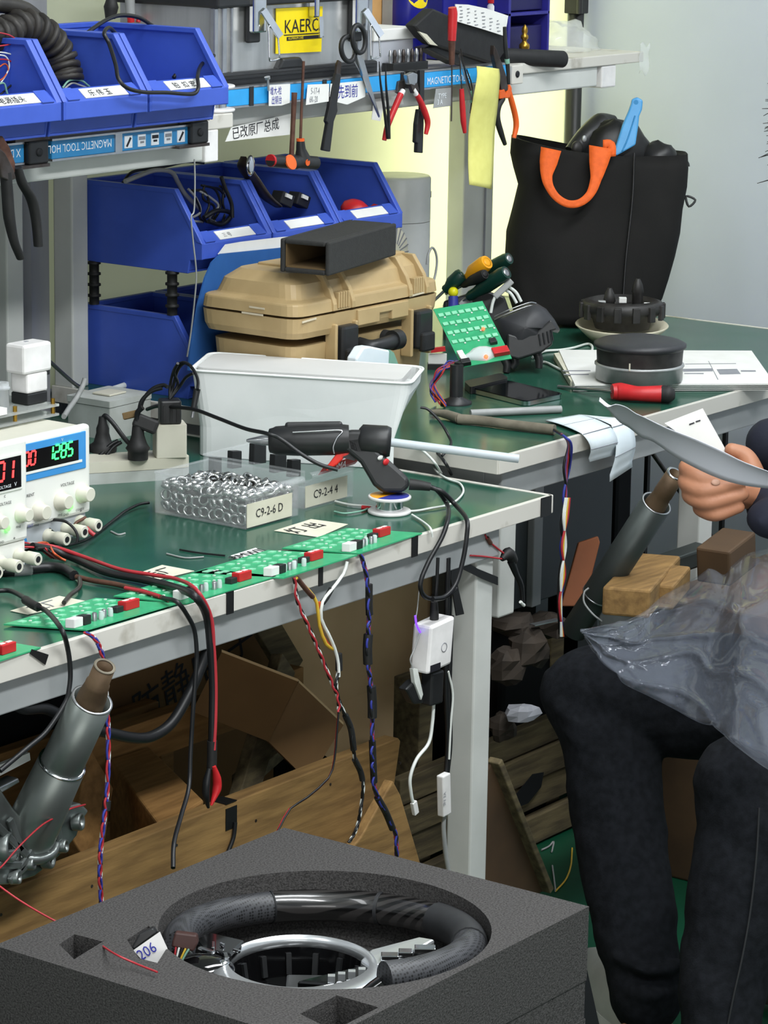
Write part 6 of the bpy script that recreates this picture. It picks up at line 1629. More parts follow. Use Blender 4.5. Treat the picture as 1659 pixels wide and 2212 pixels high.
build('red_part', M().tube([Zp(x, y, ZA + .008) for x, y in ((270, 1270), (310, 1278), (345, 1288))], .0026, 8, 5), 'wire_red', t)
build('branch', M().tube([Zp(x, y, ZA + .006) for x, y in ((172, 1248), (172, 1268), (152, 1285), (138, 1302))], .0030, 8, 6), 'dark_steel', t)
build('grey_tail', M().tube([Zp(352, 1292, ZA + .01), Zp(382, 1300, ZA + .012), Yp(405, 1330, e), Yp(420, 1362, e), Yp(425, 1410, e), Yp(424, 1440, e), Yp(418, 1520, e), Yp(412, 1620, e), Yp(408, 1700, e - .01), Yp(392, 1760, e - .04), Yp(376, 1820, e - .08), Yp(374, 1875, e - .10)], .0030, 8, 7), 'wire_black', t)
t = thing('grey_cable', 'grey cable bending over the bench edge at far left', 'cable', Zp(60, 1300, ZA))
build('cord', M().tube([Zp(-20, 1278, ZA + .01), Zp(20, 1276, ZA + .01), Zp(50, 1290, ZA + .012), Zp(72, 1308, ZA + .014), Zp(100, 1320, ZA + .014), Yp(132, 1358, e), Yp(146, 1400, e), Yp(152, 1450, e), Yp(149, 1490, e), Yp(140, 1520, e), Yp(100, 1580, e), Yp(60, 1615, e), Yp(0, 1665, e)], .0032, 8, 7), 'wire_black', t)
build('tape', M().tube([Zp(55, 1296, ZA + .013), Zp(70, 1306, ZA + .014), Zp(82, 1312, ZA + .014)], .0058, 9, 4), 'black_rubber', t)
t = thing('thick_cable', 'thick grey sleeved cable sagging behind the left steering column', 'cable', Yp(250, 1590, 2.42))
build('cord', M().tube(Ys([(-40, 1490), (10, 1510), (50, 1530), (95, 1530), (130, 1545), (170, 1565), (230, 1582), (290, 1594), (330, 1590), (370, 1562), (405, 1505), (430, 1450), (448, 1400), (455, 1370)], 2.41), .0072, 9, 7), 'wire_black', t)
# little wires at the power supply jacks
sp_ = [([V((PS2[1] - .082, PS2[2] - .02, PS2[4] - .004)), Dp(104, 1140, 4.12), Dp(108, 1124, 4.12), Dp(140, 1126, 4.10), Dp(160, 1142, 4.10), Dp(168, 1160, 4.10), Dp(166, 1172, 4.10)], .0022, 'wire_black'),
       ([V((PS2[1] - .018, PS2[2] - .006, PS2[4] + .012)), Dp(164, 1130, 4.14), Dp(160, 1140, 4.14)], .0022, 'rust_steel')]
for k in range(7):
    sp_.append(([Zp(22 + k * 4, 1182, ZA + .03), Zp(50 + k * 8, 1172 + (k % 3) * 5, ZA + .034 - .002 * k), Zp(80 + k * 6, 1182 + k * 2, ZA + .022), Zp(100 + k * 5, 1196 + k * 1.5, ZA + .012), Zp(112 + k * 5, 1205 + k, ZA + .008)], .0016, ['wire_red', 'wire_black', 'wire_red', 'wire_grey', 'wire_red', 'wire_black', 'wire_orange'][k]))
sp_.append(([Zp(80, 1185, ZA + .03), Zp(130, 1180, ZA + .012), Zp(170, 1172, ZA + .008), Zp(200, 1158, ZA + .006), Zp(240, 1128, ZA + .006), Zp(270, 1105, ZA + .007), Zp(300, 1090, ZA + .008), Zp(322, 1086, ZA + .008)], .0022, 'wire_black'))
sp_.append(([Dp(186, 1140, 4.13), Dp(196, 1150, 4.13), Dp(204, 1156, 4.13)], .0032, 'wire_red'))
wires('jack_wires', 'short red and black wires at the jacks of both power supplies', 'wires', sp_, base=Zp(90, 1190, ZA))
# ------------------------------------------------------------------ under the benches
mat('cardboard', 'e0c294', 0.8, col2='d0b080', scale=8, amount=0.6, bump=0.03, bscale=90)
mat('cardboard_shaded', '80603a', 0.85, col2='6d5030', scale=8, amount=0.6)  # darker copy of cardboard, shade under the bench put into its colour
mat('wood_pale', '9c7a49', 0.75, col2='6a4f2d', scale=10, amount=0.7, stretch=(1, 9, 9), bump=0.15, bscale=40)
mat('wood_brown', 'a67c48', 0.75, col2='7d5a30', scale=10, amount=0.8, stretch=(1, 8, 8), bump=0.15, bscale=40)
mat('wood_old', '776a4c', 0.8, col2='494030', scale=9, amount=0.9, stretch=(1, 9, 9), bump=0.25, bscale=40)
mat('wood_red', '8d5434', 0.7, col2='74432a', scale=12, amount=0.6)
mat('board_brown', '5a442e', 0.75, col2='3d2e20', scale=7, amount=0.8)
mat('zinc_tube', '8d938f', 0.38, 0.75, col2='6d7470', scale=7, amount=0.8, bump=0.04)
mat('dark_tube', '4c5250', 0.42, 0.6, col2='3b403f', scale=8, amount=0.8, bump=0.05)
mat('pipe_rust', '6e5a44', 0.55, 0.4, col2='4d3d2d', scale=25, amount=0.8, bump=0.1)
mat('cast_alu', '9da3a1', 0.36, 0.8, col2='656b69', scale=14, amount=0.8, bump=0.12, bscale=60)
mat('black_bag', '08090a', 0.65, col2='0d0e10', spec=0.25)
mat('cabinet_grey', '4a5052', 0.5, col2='3f4547', scale=6, amount=0.5)
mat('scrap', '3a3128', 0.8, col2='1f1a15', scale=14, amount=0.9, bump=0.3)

# crate with a pale front board
CY = 2.50
ca_, cb2 = Yp(-120, 2005, CY), Yp(866, 1592, CY)
cx0, cx1, cz = ca_.x, cb2.x, cb2.z
t = thing('wooden_crate', 'long open timber crate full of wood under the front bench', 'crate', ((cx0 + cx1) / 2, 2.72, 0))
fb = M().prism([(cx0, CY, cz - .17), (cx1 - .035, CY, cz - .17), (cx1, CY, cz - .006), (cx1 - .006, CY, cz), (cx0, CY, cz)], (0, .026, 0))
build('board', fb, 'wood_pale', t, bevel=.002)
build('board', M().bx(cx0, cx1 - .03, CY, CY + .026, .02, cz - .185), 'wood_brown', t, bevel=.002)
build('board', M().bx(cx0, cx1 - .03, 2.94, 2.966, cz - .17, cz - .02), 'wood_brown', t, bevel=.002)
build('board', M().bx(cx0, cx1 - .03, 2.94, 2.966, .02, cz - .185), 'wood_brown', t, bevel=.002)
for x in (cx0 + .02, cx0 + .5, cx1 - .06):
    build('cleat', M().bx(x, x + .03, CY + .027, CY + .055, .02, cz - .02), 'wood_brown', t, bevel=.001)
    build('cleat', M().bx(x, x + .03, 2.91, 2.939, .02, cz - .03), 'wood_brown', t, bevel=.001)
build('floor_board', M().bx(cx0, cx1 - .03, CY, 2.966, 0, .02), 'wood_old', t)
for k in range(6): build('nail', M().cyl((cx0 + .1 + .17 * k, CY - .0006, cz - .03 - .01 * (k % 2)), (cx0 + .1 + .17 * k, CY + .002, cz - .03 - .01 * (k % 2)), .0022, n=8), 'dark_steel', t)
a = Yp(500, 1748, CY - .001)
single('black_tape', M().bx(a.x - .012, a.x + .012, CY - .0012, CY - .0004, a.z - .028, a.z + .003).bx(a.x - .012, a.x + .012, CY - .0012, CY + .026, cz + .0004, cz + .0014), 'black_tape', 'black tape wrapped over the pale crate board under bench', 'tape')
single('black_wire', M().tube([(a.x + .006, CY - .003, a.z - .02), (a.x + .001, CY - .004, a.z - .04), (a.x - .012, CY - .004, a.z - .06)], .003, 7, 4), 'wire_black', 'short black wire end hanging from the tape on crate board', 'wire')
# wood in the crate
def block(label, top, zt_, h, mt, name='wood_block'):
    P_ = Zs(top, zt_); return single(name, M().prism([p - V((0, 0, h)) for p in P_], (0, 0, h)), mt, label, 'wood', bevel=.003)
block('squared pale wood block lying at the left of the crate', [(236, 1640), (322, 1612), (440, 1728), (345, 1785)], .40, .375, 'wood_brown')
def beam(label, a, b, w, th_, mt, upv=(0, 0, 1), name='timber'):
    return single(name, M().bar(a, b, w, th_, upv), mt, label, 'wood', bevel=.002)
beam('long dark timber running behind the wood block under the bench', Yp(150, 1650, 2.80), Yp(640, 1478, 2.80), .03, .062, 'wood_brown')
beam('plank leaning diagonally in the middle of the crate', Yp(612, 1432, 2.74), Yp(505, 1790, 2.66), .050, .020, 'wood_old', (0, -1, 0))
beam('plank behind the squared block leaning against the timber', Yp(205, 1660, 2.70), Yp(170, 1860, 2.62), .09, .02, 'wood_brown', (0, -1, 0))
beam('thin grey stick lying low in the crate beside the plank', Yp(520, 1690, 2.78), Yp(600, 1620, 2.85), .03, .02, 'wood_old')
q = Ys([(580, 1602), (643, 1472), (742, 1566), (690, 1650), (640, 1662)], 2.64)
t = thing('tilted_carton', 'small brown carton tipped on its corner in the crate', 'carton', Yp(640, 1660, 2.64))  # two faces use the shaded copy, one the plain cardboard
build('face', M().prism(q, (0, .004, 0)), 'cardboard_shaded', t)
build('side', M().prism([q[1], q[2], q[2] + V((-.03, .12, .03)), q[1] + V((-.03, .12, .03))], (0, 0, .004)), 'cardboard', t)
build('side', M().prism([q[0], q[1], q[1] + V((-.03, .12, .03)), q[0] + V((-.03, .12, .03))], (.004, 0, 0)), 'cardboard_shaded', t)
q = Ys([(700, 1880), (762, 1802), (830, 1682), (846, 1712), (892, 1868)], CY - .03)
single('wood_board', M().prism(q, (0, -.016, 0)), 'wood_pale', 'pale tapering board leaning on the crate end near the leg', 'wood', bevel=.002)
# cartons standing behind
yb = 2.98
a, b = Yp(600, 1400, yb), Yp(985, 1400, yb)
zt_ = .670; z0_ = Yp(820, 1500, yb).z
t = thing('carton', 'large tan cardboard carton standing behind the hanging wires', 'carton', ((a.x + b.x) / 2, yb + .12, z0_))
build('front', M().bx(a.x, b.x, yb, yb + .004, z0_, zt_), 'cardboard', t)
build('side', M().bx(a.x, a.x + .004, yb, yb + .26, z0_, zt_), 'cardboard', t)
build('side', M().bx(b.x - .004, b.x, yb, yb + .26, z0_, zt_), 'cardboard', t)
build('back', M().bx(a.x, b.x, yb + .256, yb + .26, z0_, zt_), 'cardboard', t)
build('base', M().bx(a.x, b.x, yb, yb + .26, z0_, z0_ + .004), 'cardboard', t)
q = [V((a.x, yb, z0_ + .012)), V((b.x, yb, z0_ + .012)), V((b.x - .17, yb - .07, z0_ - .05)), V((a.x + .06, yb - .07, z0_ - .05))]
build('flap', M().prism(q, (0, .004, .002)), 'cardboard', t)
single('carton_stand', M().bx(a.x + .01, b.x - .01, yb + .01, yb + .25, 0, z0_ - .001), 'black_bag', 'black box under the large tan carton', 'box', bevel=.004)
yb = 2.985
a2, b2 = Yp(215, 1500, yb), Yp(592, 1500, yb)
zb2_ = Yp(300, 1640, yb).z
t = thing('carton', 'printed carton under the bench, shade put into its brown, tan one beside', 'carton', ((a2.x + b2.x) / 2, yb + .1, 0))
build('front', M().bx(a2.x, b2.x, yb, yb + .004, 0, .665), 'cardboard_shaded', t)
build('side', M().bx(a2.x, a2.x + .004, yb + .004, yb + .22, 0, .665), 'cardboard_shaded', t)
build('side', M().bx(b2.x - .004, b2.x, yb + .004, yb + .22, 0, .665), 'cardboard_shaded', t)
build('back', M().bx(a2.x, b2.x, yb + .22, yb + .224, 0, .665), 'cardboard_shaded', t)
pa, pb_ = Yp(292, 1578, yb - .0005), Yp(505, 1425, yb - .0005)
xd = (pb_ - pa).normalized()
text('防静电 手', .072, pa, xd, V((-xd.z, 0, xd.x)), 'ink_black', t, squeeze=1.0)
beam('tall thin plank leaning against the carton at the back', Yp(560, 1330, 2.93), Yp(632, 1450, 2.93), .05, .015, 'wood_old', (0, -1, 0))
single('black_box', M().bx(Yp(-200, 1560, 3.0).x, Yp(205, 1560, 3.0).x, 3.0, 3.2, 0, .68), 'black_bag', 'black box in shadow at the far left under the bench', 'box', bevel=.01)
# weathered planks to the right of the crate
ybp = 2.72
rnd = random.Random(9)
for k, (yl, yr, h) in enumerate([(1868, 1745, .05), (1800, 1672, .05), (1735, 1610, .05), (1672, 1550, .045)]):
    a, b = Yp(872, yl, ybp), Yp(1262, yr, ybp)
    single('pallet_board', M().prism([(a.x, ybp + .006 * (k % 2), b.z - h / 2 - .004), (b.x, ybp + .006 * (k % 2), b.z - h / 2), (b.x - .01 * k, ybp + .006 * (k % 2), b.z + h / 2), (a.x, ybp + .006 * (k % 2), b.z + h / 2 - .004)], (0, .02, 0)), 'wood_old', ['lowest weathered grey board behind the bench leg', 'second weathered board up behind the bench leg, cracked', 'third weathered board up behind the bench leg', 'uppermost weathered board behind the bench leg'][k], 'wood', bevel=.002)
single('pallet_post', M().bx(Yp(900, 1700, 2.75).x, Yp(900, 1700, 2.75).x + .04, 2.747, 2.80, 0, .36), 'wood_old', 'short post holding the weathered boards left of the leg', 'wood', bevel=.002)
single('pallet_post', M().bx(Yp(1180, 1700, 2.75).x, Yp(1180, 1700, 2.75).x + .04, 2.747, 2.80, 0, .36), 'wood_old', 'short post holding the weathered boards right of the leg', 'wood', bevel=.002)
single('bark_crack', M().prism(Ys([(1104, 1728), (1150, 1672), (1174, 1668), (1168, 1700), (1140, 1735), (1112, 1746)], ybp - .001), (0, -.001, 0)), 'dark_gap', 'dark torn knot on the cracked weathered board', 'knot')
q = Ys([(1040, 1700), (1066, 1640), (1076, 1652), (1182, 1918), (1150, 1940), (1040, 1940)], 2.52)
t = thing('leaning_board', 'dark brown board leaning behind the white bench leg', 'board', Yp(1100, 1950, 2.52))
build('board', M().prism(q, (0, .016, 0)), 'board_brown', t)
build('edge', M().bar(Yp(1068, 1642, 2.516), Yp(1180, 1922, 2.516), .012, .024, (0, -1, 0)), 'wood_old', t, bevel=.002)
t = thing('loose_wires', 'stiff loose wires on the green floor by the boards', 'wires', Zp(1200, 1915, 0))
for pts, mt in (([(1170, 1836), (1186, 1828), (1196, 1818), (1192, 1840)], 'wire_grey'), ([(1193, 1870), (1197, 1900), (1200, 1925)], 'wire_grey'), ([(1236, 1832), (1233, 1870), (1222, 1900), (1200, 1925)], 'wire_yellow')):
    build('wire', M().tube([Zp(x, y, .003) for x, y in pts], .0016, 6, 5), mt, t)
# scraps between leg and knee
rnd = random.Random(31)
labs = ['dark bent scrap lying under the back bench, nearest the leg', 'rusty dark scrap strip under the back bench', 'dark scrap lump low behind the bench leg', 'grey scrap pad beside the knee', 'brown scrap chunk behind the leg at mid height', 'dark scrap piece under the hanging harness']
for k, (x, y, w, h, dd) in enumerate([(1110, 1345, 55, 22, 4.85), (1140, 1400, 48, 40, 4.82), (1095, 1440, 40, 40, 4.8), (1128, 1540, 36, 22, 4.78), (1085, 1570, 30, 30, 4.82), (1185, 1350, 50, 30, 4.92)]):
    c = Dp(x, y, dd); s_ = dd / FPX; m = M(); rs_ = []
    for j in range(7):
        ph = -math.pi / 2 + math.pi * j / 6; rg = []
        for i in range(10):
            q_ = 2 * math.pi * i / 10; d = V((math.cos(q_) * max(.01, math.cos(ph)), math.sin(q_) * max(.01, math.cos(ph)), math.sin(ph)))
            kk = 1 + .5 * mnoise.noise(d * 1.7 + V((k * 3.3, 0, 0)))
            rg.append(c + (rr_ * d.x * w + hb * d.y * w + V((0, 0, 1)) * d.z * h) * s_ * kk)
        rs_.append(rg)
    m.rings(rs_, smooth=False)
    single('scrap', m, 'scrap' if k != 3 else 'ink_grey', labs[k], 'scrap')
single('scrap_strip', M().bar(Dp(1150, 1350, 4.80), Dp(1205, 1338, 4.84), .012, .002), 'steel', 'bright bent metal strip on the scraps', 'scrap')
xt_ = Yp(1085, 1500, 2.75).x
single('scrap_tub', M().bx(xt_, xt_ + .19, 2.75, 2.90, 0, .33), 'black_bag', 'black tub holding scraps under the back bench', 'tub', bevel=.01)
# under the back bench
a, b = Yp(1112, 1150, 2.80), Yp(1322, 1150, 2.80)
t = thing('steel_cabinet', 'dark grey steel cabinet under the left end of back bench', 'cabinet', ((a.x + b.x) / 2, 2.95, 0))
build('body', M().bx(a.x, b.x, 2.80, 2.972, .40, .715), 'cabinet_grey', t, bevel=.003)
p = Yp(1154, 1150, 2.795)
build('edge_profile', M().bx(p.x - .014, p.x + .014, 2.786, 2.80, .40, .715), 'grey_paint', t, bevel=.002)
build('leg', M().bx(a.x, a.x + .04, 2.932, 2.972, 0, .40), 'cabinet_grey', t); build('leg', M().bx(b.x - .04, b.x, 2.932, 2.972, 0, .40), 'cabinet_grey', t)
build('leg', M().bx(b.x - .04, b.x, 2.80, 2.84, 0, .40), 'cabinet_grey', t)
a = Yp(1330, 1100, 3.0)
t = thing('dark_void_box', 'tall black box added to make the dark void under the back bench', 'container', (a.x + .3, 3.15, 0))  # black box added so the space under the bench reads as deep shade
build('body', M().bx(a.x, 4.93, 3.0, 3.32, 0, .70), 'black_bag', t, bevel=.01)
for k in range(4): build('rib', M().bx(a.x + .1 + .15 * k, a.x + .11 + .15 * k, 2.992, 3.0, .1, .66), 'black_plastic', t)
single('thin_rod', M().cyl(Yp(1410, 980, 2.75), Yp(1560, 1190, 2.75), .004, n=8), 'dark_steel', 'thin dark rod slanting under the back bench behind the hand', 'rod')
# wood and dark steering column to the right
dB = 4.78
zpile = Dp(1360, 1330, dB).z - .03
single('scrap_box', M().bx(4.20, 4.70, 2.20, 2.515, 0, zpile), 'board_brown', 'brown box under the wood blocks beside the dark column', 'box', bevel=.004)
single('wood_plank', M().prism(Ds([(1212, 1310), (1250, 1172), (1292, 1158), (1296, 1172), (1262, 1310)], dB + .14), FWD * .03), 'wood_red', 'reddish plank standing left of the dark steering column', 'wood', bevel=.002)
def chunk(label, a, b, w, t_, mt, d0, d1, name='wood_block'):
    return single(name, M().bar(Dp(*a, d0), Dp(*b, d1), w, t_), mt, label, 'wood', bevel=.004)
chunk('pale sawn wood block right of the dark steering column', (1352, 1302), (1420, 1226), .075, .045, 'wood_pale', dB - .08, dB + .20)
chunk('small pale wood block behind the sheet of plastic', (1424, 1290), (1462, 1246), .045, .04, 'wood_pale', dB + .0, dB + .12)
chunk('dark grey bar lying behind the pale wood block', (1435, 1222), (1522, 1192), .04, .03, 'dark_tube', dB + .20, dB + .26, 'metal_bar')
chunk('dark brown wood block at the right of the pile', (1540, 1225), (1598, 1180), .06, .06, 'board_brown', dB + .12, dB + .20)
t = thing('steering_column', 'dark grey steering column tube leaning right among wood blocks', 'steering column', Dp(1270, 1330, dB))
A_, B_ = Dp(1290, 1285, dB + .06), Dp(1418, 1088, dB - .06)
ax = (B_ - A_).normalized(); ln = (B_ - A_).length; s_ = dB / FPX
rT = 34 * s_
build('outer_tube', M().lathe(A_, ax, [(rT, 0), (rT, ln), (rT * .90, ln), (rT * .88, ln - .03)], 28, caps=False), 'dark_tube', t)
build('tube_rim', M().lathe(A_ + ax * ln, ax, [(rT * .9, -.001), (rT * .9, .0012), (rT, .0012), (rT, -.001)], 28, caps=False), 'steel', t)
build('lower_rim', M().lathe(A_, ax, [(rT * .9, -.001), (rT * 1.02, -.001), (rT * 1.02, .002), (rT * .9, .002)], 28, caps=False), 'steel', t)
build('inner_tube', M().lathe(A_ + ax * (ln - .05), ax, [(rT * .76, 0), (rT * .72, .050), (rT * .60, .068), (rT * .64, .072), (rT * .60, .115), (rT * .46, .115), (rT * .44, .08)], 22, caps=False), 'pipe_rust', t)
build('pipe_ring', M().lathe(A_ + ax * (ln + .064), ax, [(rT * .46, 0), (rT * .61, 0), (rT * .61, .0015), (rT * .46, .0015)], 22, caps=False), 'chrome', t)
build('pipe_dark', M().cyl(A_ + ax * (ln + .040), A_ + ax * (ln + .041), rT * .46, n=18), 'dark_gap', t)
build('inner_dark', M().cyl(A_ + ax * (ln - .028), A_ + ax * (ln - .027), rT * .88, n=24), 'dark_gap', t)
build('lower_tube', M().lathe(A_ - ax * .085, ax, [(rT * .86, 0), (rT * .86, .088)], 24), 'dark_tube', t)
build('bracket', M().bar(A_ - ax * .04 + rr_ * .02, A_ + rr_ * .075 + V((0, 0, -.02)), .05, .012, FWD), 'grey_metal', t, bevel=.003)
build('wire_loop', M().tube(Ds([(1272, 1270), (1262, 1280), (1262, 1302), (1280, 1326), (1300, 1342)], dB - .05), .0016, 6, 5), 'wire_grey', t)
# light steering column and casting at the left
t = thing('steering_column', 'zinc grey steering column with rusty inner pipe at the left', 'steering column', Yp(70, 1790, 2.60))
A_, J_, B_ = Yp(66, 1795, 2.46), Yp(142, 1630, 2.41), Yp(199, 1512, 2.345)
ax = (B_ - A_).normalized(); lj = (J_ - A_).length; ln = (B_ - A_).length
build('lower_tube', M().lathe(A_, ax, [(.0345, -.02), (.0335, 0), (.0300, lj), (.027, lj + .001)], 32), 'zinc_tube', t)
build('joint_ring', M().lathe(A_ + ax * lj, ax, [(.0265, -.0008), (.0305, -.0008), (.0300, .0014), (.0265, .0014)], 32, caps=False), 'chrome', t)
build('upper_tube', M().lathe(A_ + ax * lj, ax, [(.0268, 0), (.0258, ln - lj), (.0232, ln - lj), (.0228, ln - lj - .03)], 32, caps=False), 'zinc_tube', t)
build('tube_rim', M().lathe(B_, ax, [(.0232, -.0008), (.0260, -.0008), (.0260, .0008), (.0232, .0008)], 32, caps=False), 'steel', t)
build('inner_dark', M().cyl(B_ - ax * .028, B_ - ax * .027, .0226, n=24), 'dark_gap', t)
sd = ax.cross(FWD).normalized()
build('slot', M().ob(A_ + ax * (ln - .040) + (rr_ * .0215 - hb * .0125), ax * .011, rr_ * .002 - hb * .002, FWD * .0016), 'dark_gap', t)
Ti = Yp(226, 1440, 2.318)
pa = (Ti - (B_ - ax * .03)).normalized(); pl_ = (Ti - (B_ - ax * .03)).length
build('inner_pipe', M().lathe(B_ - ax * .03, pa, [(.0185, 0), (.0175, pl_ * .45), (.0150, pl_ * .62), (.0150, pl_ * .68), (.0135, pl_ * .70), (.0132, pl_), (.0105, pl_), (.0100, pl_ * .7)], 24, caps=False), 'pipe_rust', t)
build('pipe_ring', M().lathe(Ti, pa, [(.0103, 0), (.0136, 0), (.0136, .001), (.0103, .001)], 24, caps=False), 'tape_grey', t)
build('pipe_dark', M().cyl(Ti - pa * .022, Ti - pa * .021, .0102, n=18), 'dark_gap', t)
t = thing('gearbox_casting', 'ribbed aluminium casting at the foot of the left steering column', 'casting', Yp(60, 1900, 2.46))
yq = 2.445
build('plate', M().prism(Ys([(-60, 1690), (0, 1700), (30, 1745), (70, 1790), (118, 1775), (145, 1742), (176, 1735), (194, 1752), (176, 1778), (168, 1806), (150, 1828), (118, 1862), (76, 1894), (20, 1912), (-60, 1916)], yq), (0, .045, 0)), 'cast_alu', t, bevel=.004, seg=3)
for (x, y, ro, ri) in ((100, 1852, 26, 18), (165, 1775, 20, 13), (132, 1828, 15, 10), (92, 1800, 22, 16), (62, 1866, 14, 9), (14, 1830, 34, 26), (30, 1895, 16, 10)):
    c = Yp(x, y, yq - .002); s_ = depth(c) / FPX; d = V((.45, -1, .15)).normalized()
    bs = build('boss', M().lathe(c - d * .004, d, [(ro * s_, 0), (ro * s_, .010), (ro * s_ * .9, .012), (ri * s_, .012), (ri * s_ * .9, .004)], 20, caps=False), 'cast_alu', t)
    build('hole', M().cyl(c - d * .001, c + d * .0005, ri * s_ * .95, n=18), 'dark_gap', bs)
for a, b in (((-10, 1780), (60, 1850)), ((20, 1768), (46, 1838)), ((40, 1840), (-10, 1850)), ((55, 1870), (20, 1905)), ((-5, 1868), (45, 1868)), ((70, 1835), (40, 1880)), ((120, 1760), (128, 1815)), ((145, 1745), (110, 1800))):
    build('rib', M().bar(Yp(*a, yq - .004), Yp(*b, yq - .004), .010, .006, (0, -1, 0)), 'cast_alu', t, bevel=.002)
build('collar', M().lathe(A_ - ax * .012, ax, [(.041, -.006), (.043, 0), (.041, .006), (.034, .006), (.034, -.006)], 28, caps=False), 'cast_alu', t)
t = thing('metal_bracket', 'white and black metal bracket at the left edge behind column', 'bracket', Yp(10, 1680, 2.50))
build('plate', M().prism(Ys([(-60, 1690), (0, 1652), (64, 1626), (66, 1642), (0, 1676), (-60, 1712)], 2.50), (0, .006, 0)), 'wire_white', t)
build('arm', M().prism(Ys([(-60, 1740), (0, 1700), (40, 1680), (44, 1690), (0, 1716), (-60, 1760)], 2.50), (0, .02, 0)), 'steel', t, bevel=.002)
single('rest_block', M().bx(2.42, 2.66, 2.53, 2.70, .02, cz - .01), 'board_brown', 'dark timber block in the crate under the casting', 'wood')
# red thread across the front
t = thing('red_thread', 'thin red twisted wire running from the casting to the foam block', 'wire', Yp(60, 1800, 2.40))
build('wire', M().tube([Yp(184, 1738, 2.43), Yp(150, 1748, 2.42), Yp(120, 1765, 2.41), Yp(86, 1786, 2.405), Yp(40, 1830, 2.40), Yp(0, 1875, 2.40), Yp(-30, 1890, 2.36)], .0012, 6, 6), 'wire_red', t)
build('wire', M().tube([Yp(-30, 1890, 2.36), Yp(0, 1915, 2.33), Yp(50, 1950, 2.30), Yp(120, 1990, 2.26), Yp(180, 2015, 2.23), Zp(240, 2056, .512), Zp(290, 2080, .508), Zp(340, 2100, .506)], .0012, 6, 6), 'wire_red', t)

# ------------------------------------------------------------------ wires and adapters hanging from the front edge
e = 2.380
def hang(label, runs, sleeves=(), name='hanging_harness'):
    t = thing(name, label, 'harness', Yp(*runs[0][0][0], e))
    for i, (pts, r, mt, yy) in enumerate(runs): build('wire', M().tube(Ys(pts, e - yy), r, 7, 6), mt, t)
    for pts, r, mt in sleeves: build('sleeve', M().tube(Ys(pts, e), r, 9, 4), mt, t)
    return t
def twist(pts, mts, amp=2.2, r=.0016):
    """wires twisted round each other along a path of picture points"""
    out = []
    base = spline([V((x, y, 0)) for x, y in pts], 6)
    for k, mt in enumerate(mts):
        q = []
        for i in range(0, len(base), 1):
            ph = i * 1.15 + 2 * math.pi * k / len(mts)
            q.append((base[i].x + amp * math.sin(ph), base[i].y))
        out.append((q, r, mt, .0025 * math.cos(k * 2.1)))
    return out
def hang_t(label, groups, sleeves=()):
    runs = []
    for g in groups: runs += g
    t = thing('hanging_harness', label, 'harness', Yp(*runs[0][0][0], e))
    for pts, r, mt, yy in runs: build('wire', M().tube(Ys(pts, e - .002 - yy), r, 6, 2), mt, t)
    for pts, r, mt in sleeves: build('sleeve', M().tube(Ys(pts, e - .002), r, 9, 4), mt, t)
    return t
hang_t('twisted red, white and black wires hanging below the third board', [
    twist([(636, 1249), (643, 1300), (663, 1346), (681, 1387), (698, 1428), (718, 1478), (730, 1506), (732, 1538)], ['wire_red', 'wire_white', 'wire_black']),
    [([(732, 1530), (727, 1584), (722, 1640), (709, 1682), (662, 1724), (625, 1748), (604, 1785), (596, 1802)], .0015, 'wire_red', 0), ([(732, 1532), (728, 1584), (723, 1640), (710, 1680), (664, 1722), (628, 1746), (606, 1785), (597, 1800)], .0014, 'wire_black', .002)]])
hang_t('white and yellow wires joining into a dark taped lead below the boards', [
    [([(640, 1249), (668, 1277), (684, 1302), (690, 1350), (704, 1391), (722, 1403)], .0024, 'wire_yellow', 0), ([(642, 1249), (660, 1272), (676, 1290)], .0034, 'rust_steel', .001),
     ([(750, 1213), (742, 1240), (714, 1277), (697, 1300), (694, 1337), (709, 1369), (723, 1401), (731, 1433), (732, 1462)], .0024, 'wire_white', .002), ([(690, 1300), (692, 1345), (698, 1375), (716, 1400)], .0022, 'wire_orange', -.002)],
    twist([(732, 1440), (727, 1492), (746, 1547), (760, 1580), (766, 1635), (784, 1682), (780, 1743), (770, 1790), (754, 1820)], ['wire_black', 'wire_white', 'wire_black'], 2.0)],
    [([(716, 1272), (706, 1290), (697, 1302)], .004, 'black_rubber'), ([(731, 1412), (732, 1430), (732, 1448)], .005, 'black_rubber'), ([(746, 1545), (758, 1575), (764, 1620)], .0045, 'black_rubber'), ([(766, 1640), (778, 1665), (783, 1685)], .0042, 'black_rubber')])
hang_t('blue and purple wire bundle with black sleeves hanging in the middle', [
    twist([(780, 1199), (790, 1236), (796, 1282), (797, 1337), (795, 1373), (795, 1433), (800, 1470), (804, 1520), (804, 1584), (804, 1630), (806, 1663), (810, 1706), (834, 1757), (854, 1800), (857, 1850)], ['wire_blue', 'wire_red', 'wire_purple', 'wire_black'], 2.6, .0018)],
    [([(797, 1262), (797, 1300), (798, 1328)], .0052, 'black_rubber'), ([(796, 1370), (794, 1400), (795, 1434)], .0066, 'black_rubber'), ([(802, 1482), (804, 1520), (804, 1550)], .0066, 'black_rubber'), ([(804, 1600), (806, 1650), (808, 1690)], .005, 'black_rubber'), ([(815, 1722), (832, 1752), (848, 1790)], .005, 'black_rubber')])
hang_t('red, white and purple bundle hanging behind the zinc steering column', [
    twist([(184, 1366), (205, 1380), (220, 1412), (226, 1460), (232, 1540), (234, 1600), (232, 1700), (226, 1760), (218, 1830), (216, 1890), (219, 1950)], ['wire_blue', 'wire_purple', 'wire_white', 'wire_red', 'wire_black'], 3.2, .0016)],
    [([(231, 1730), (229, 1750)], .0055, 'black_rubber')])
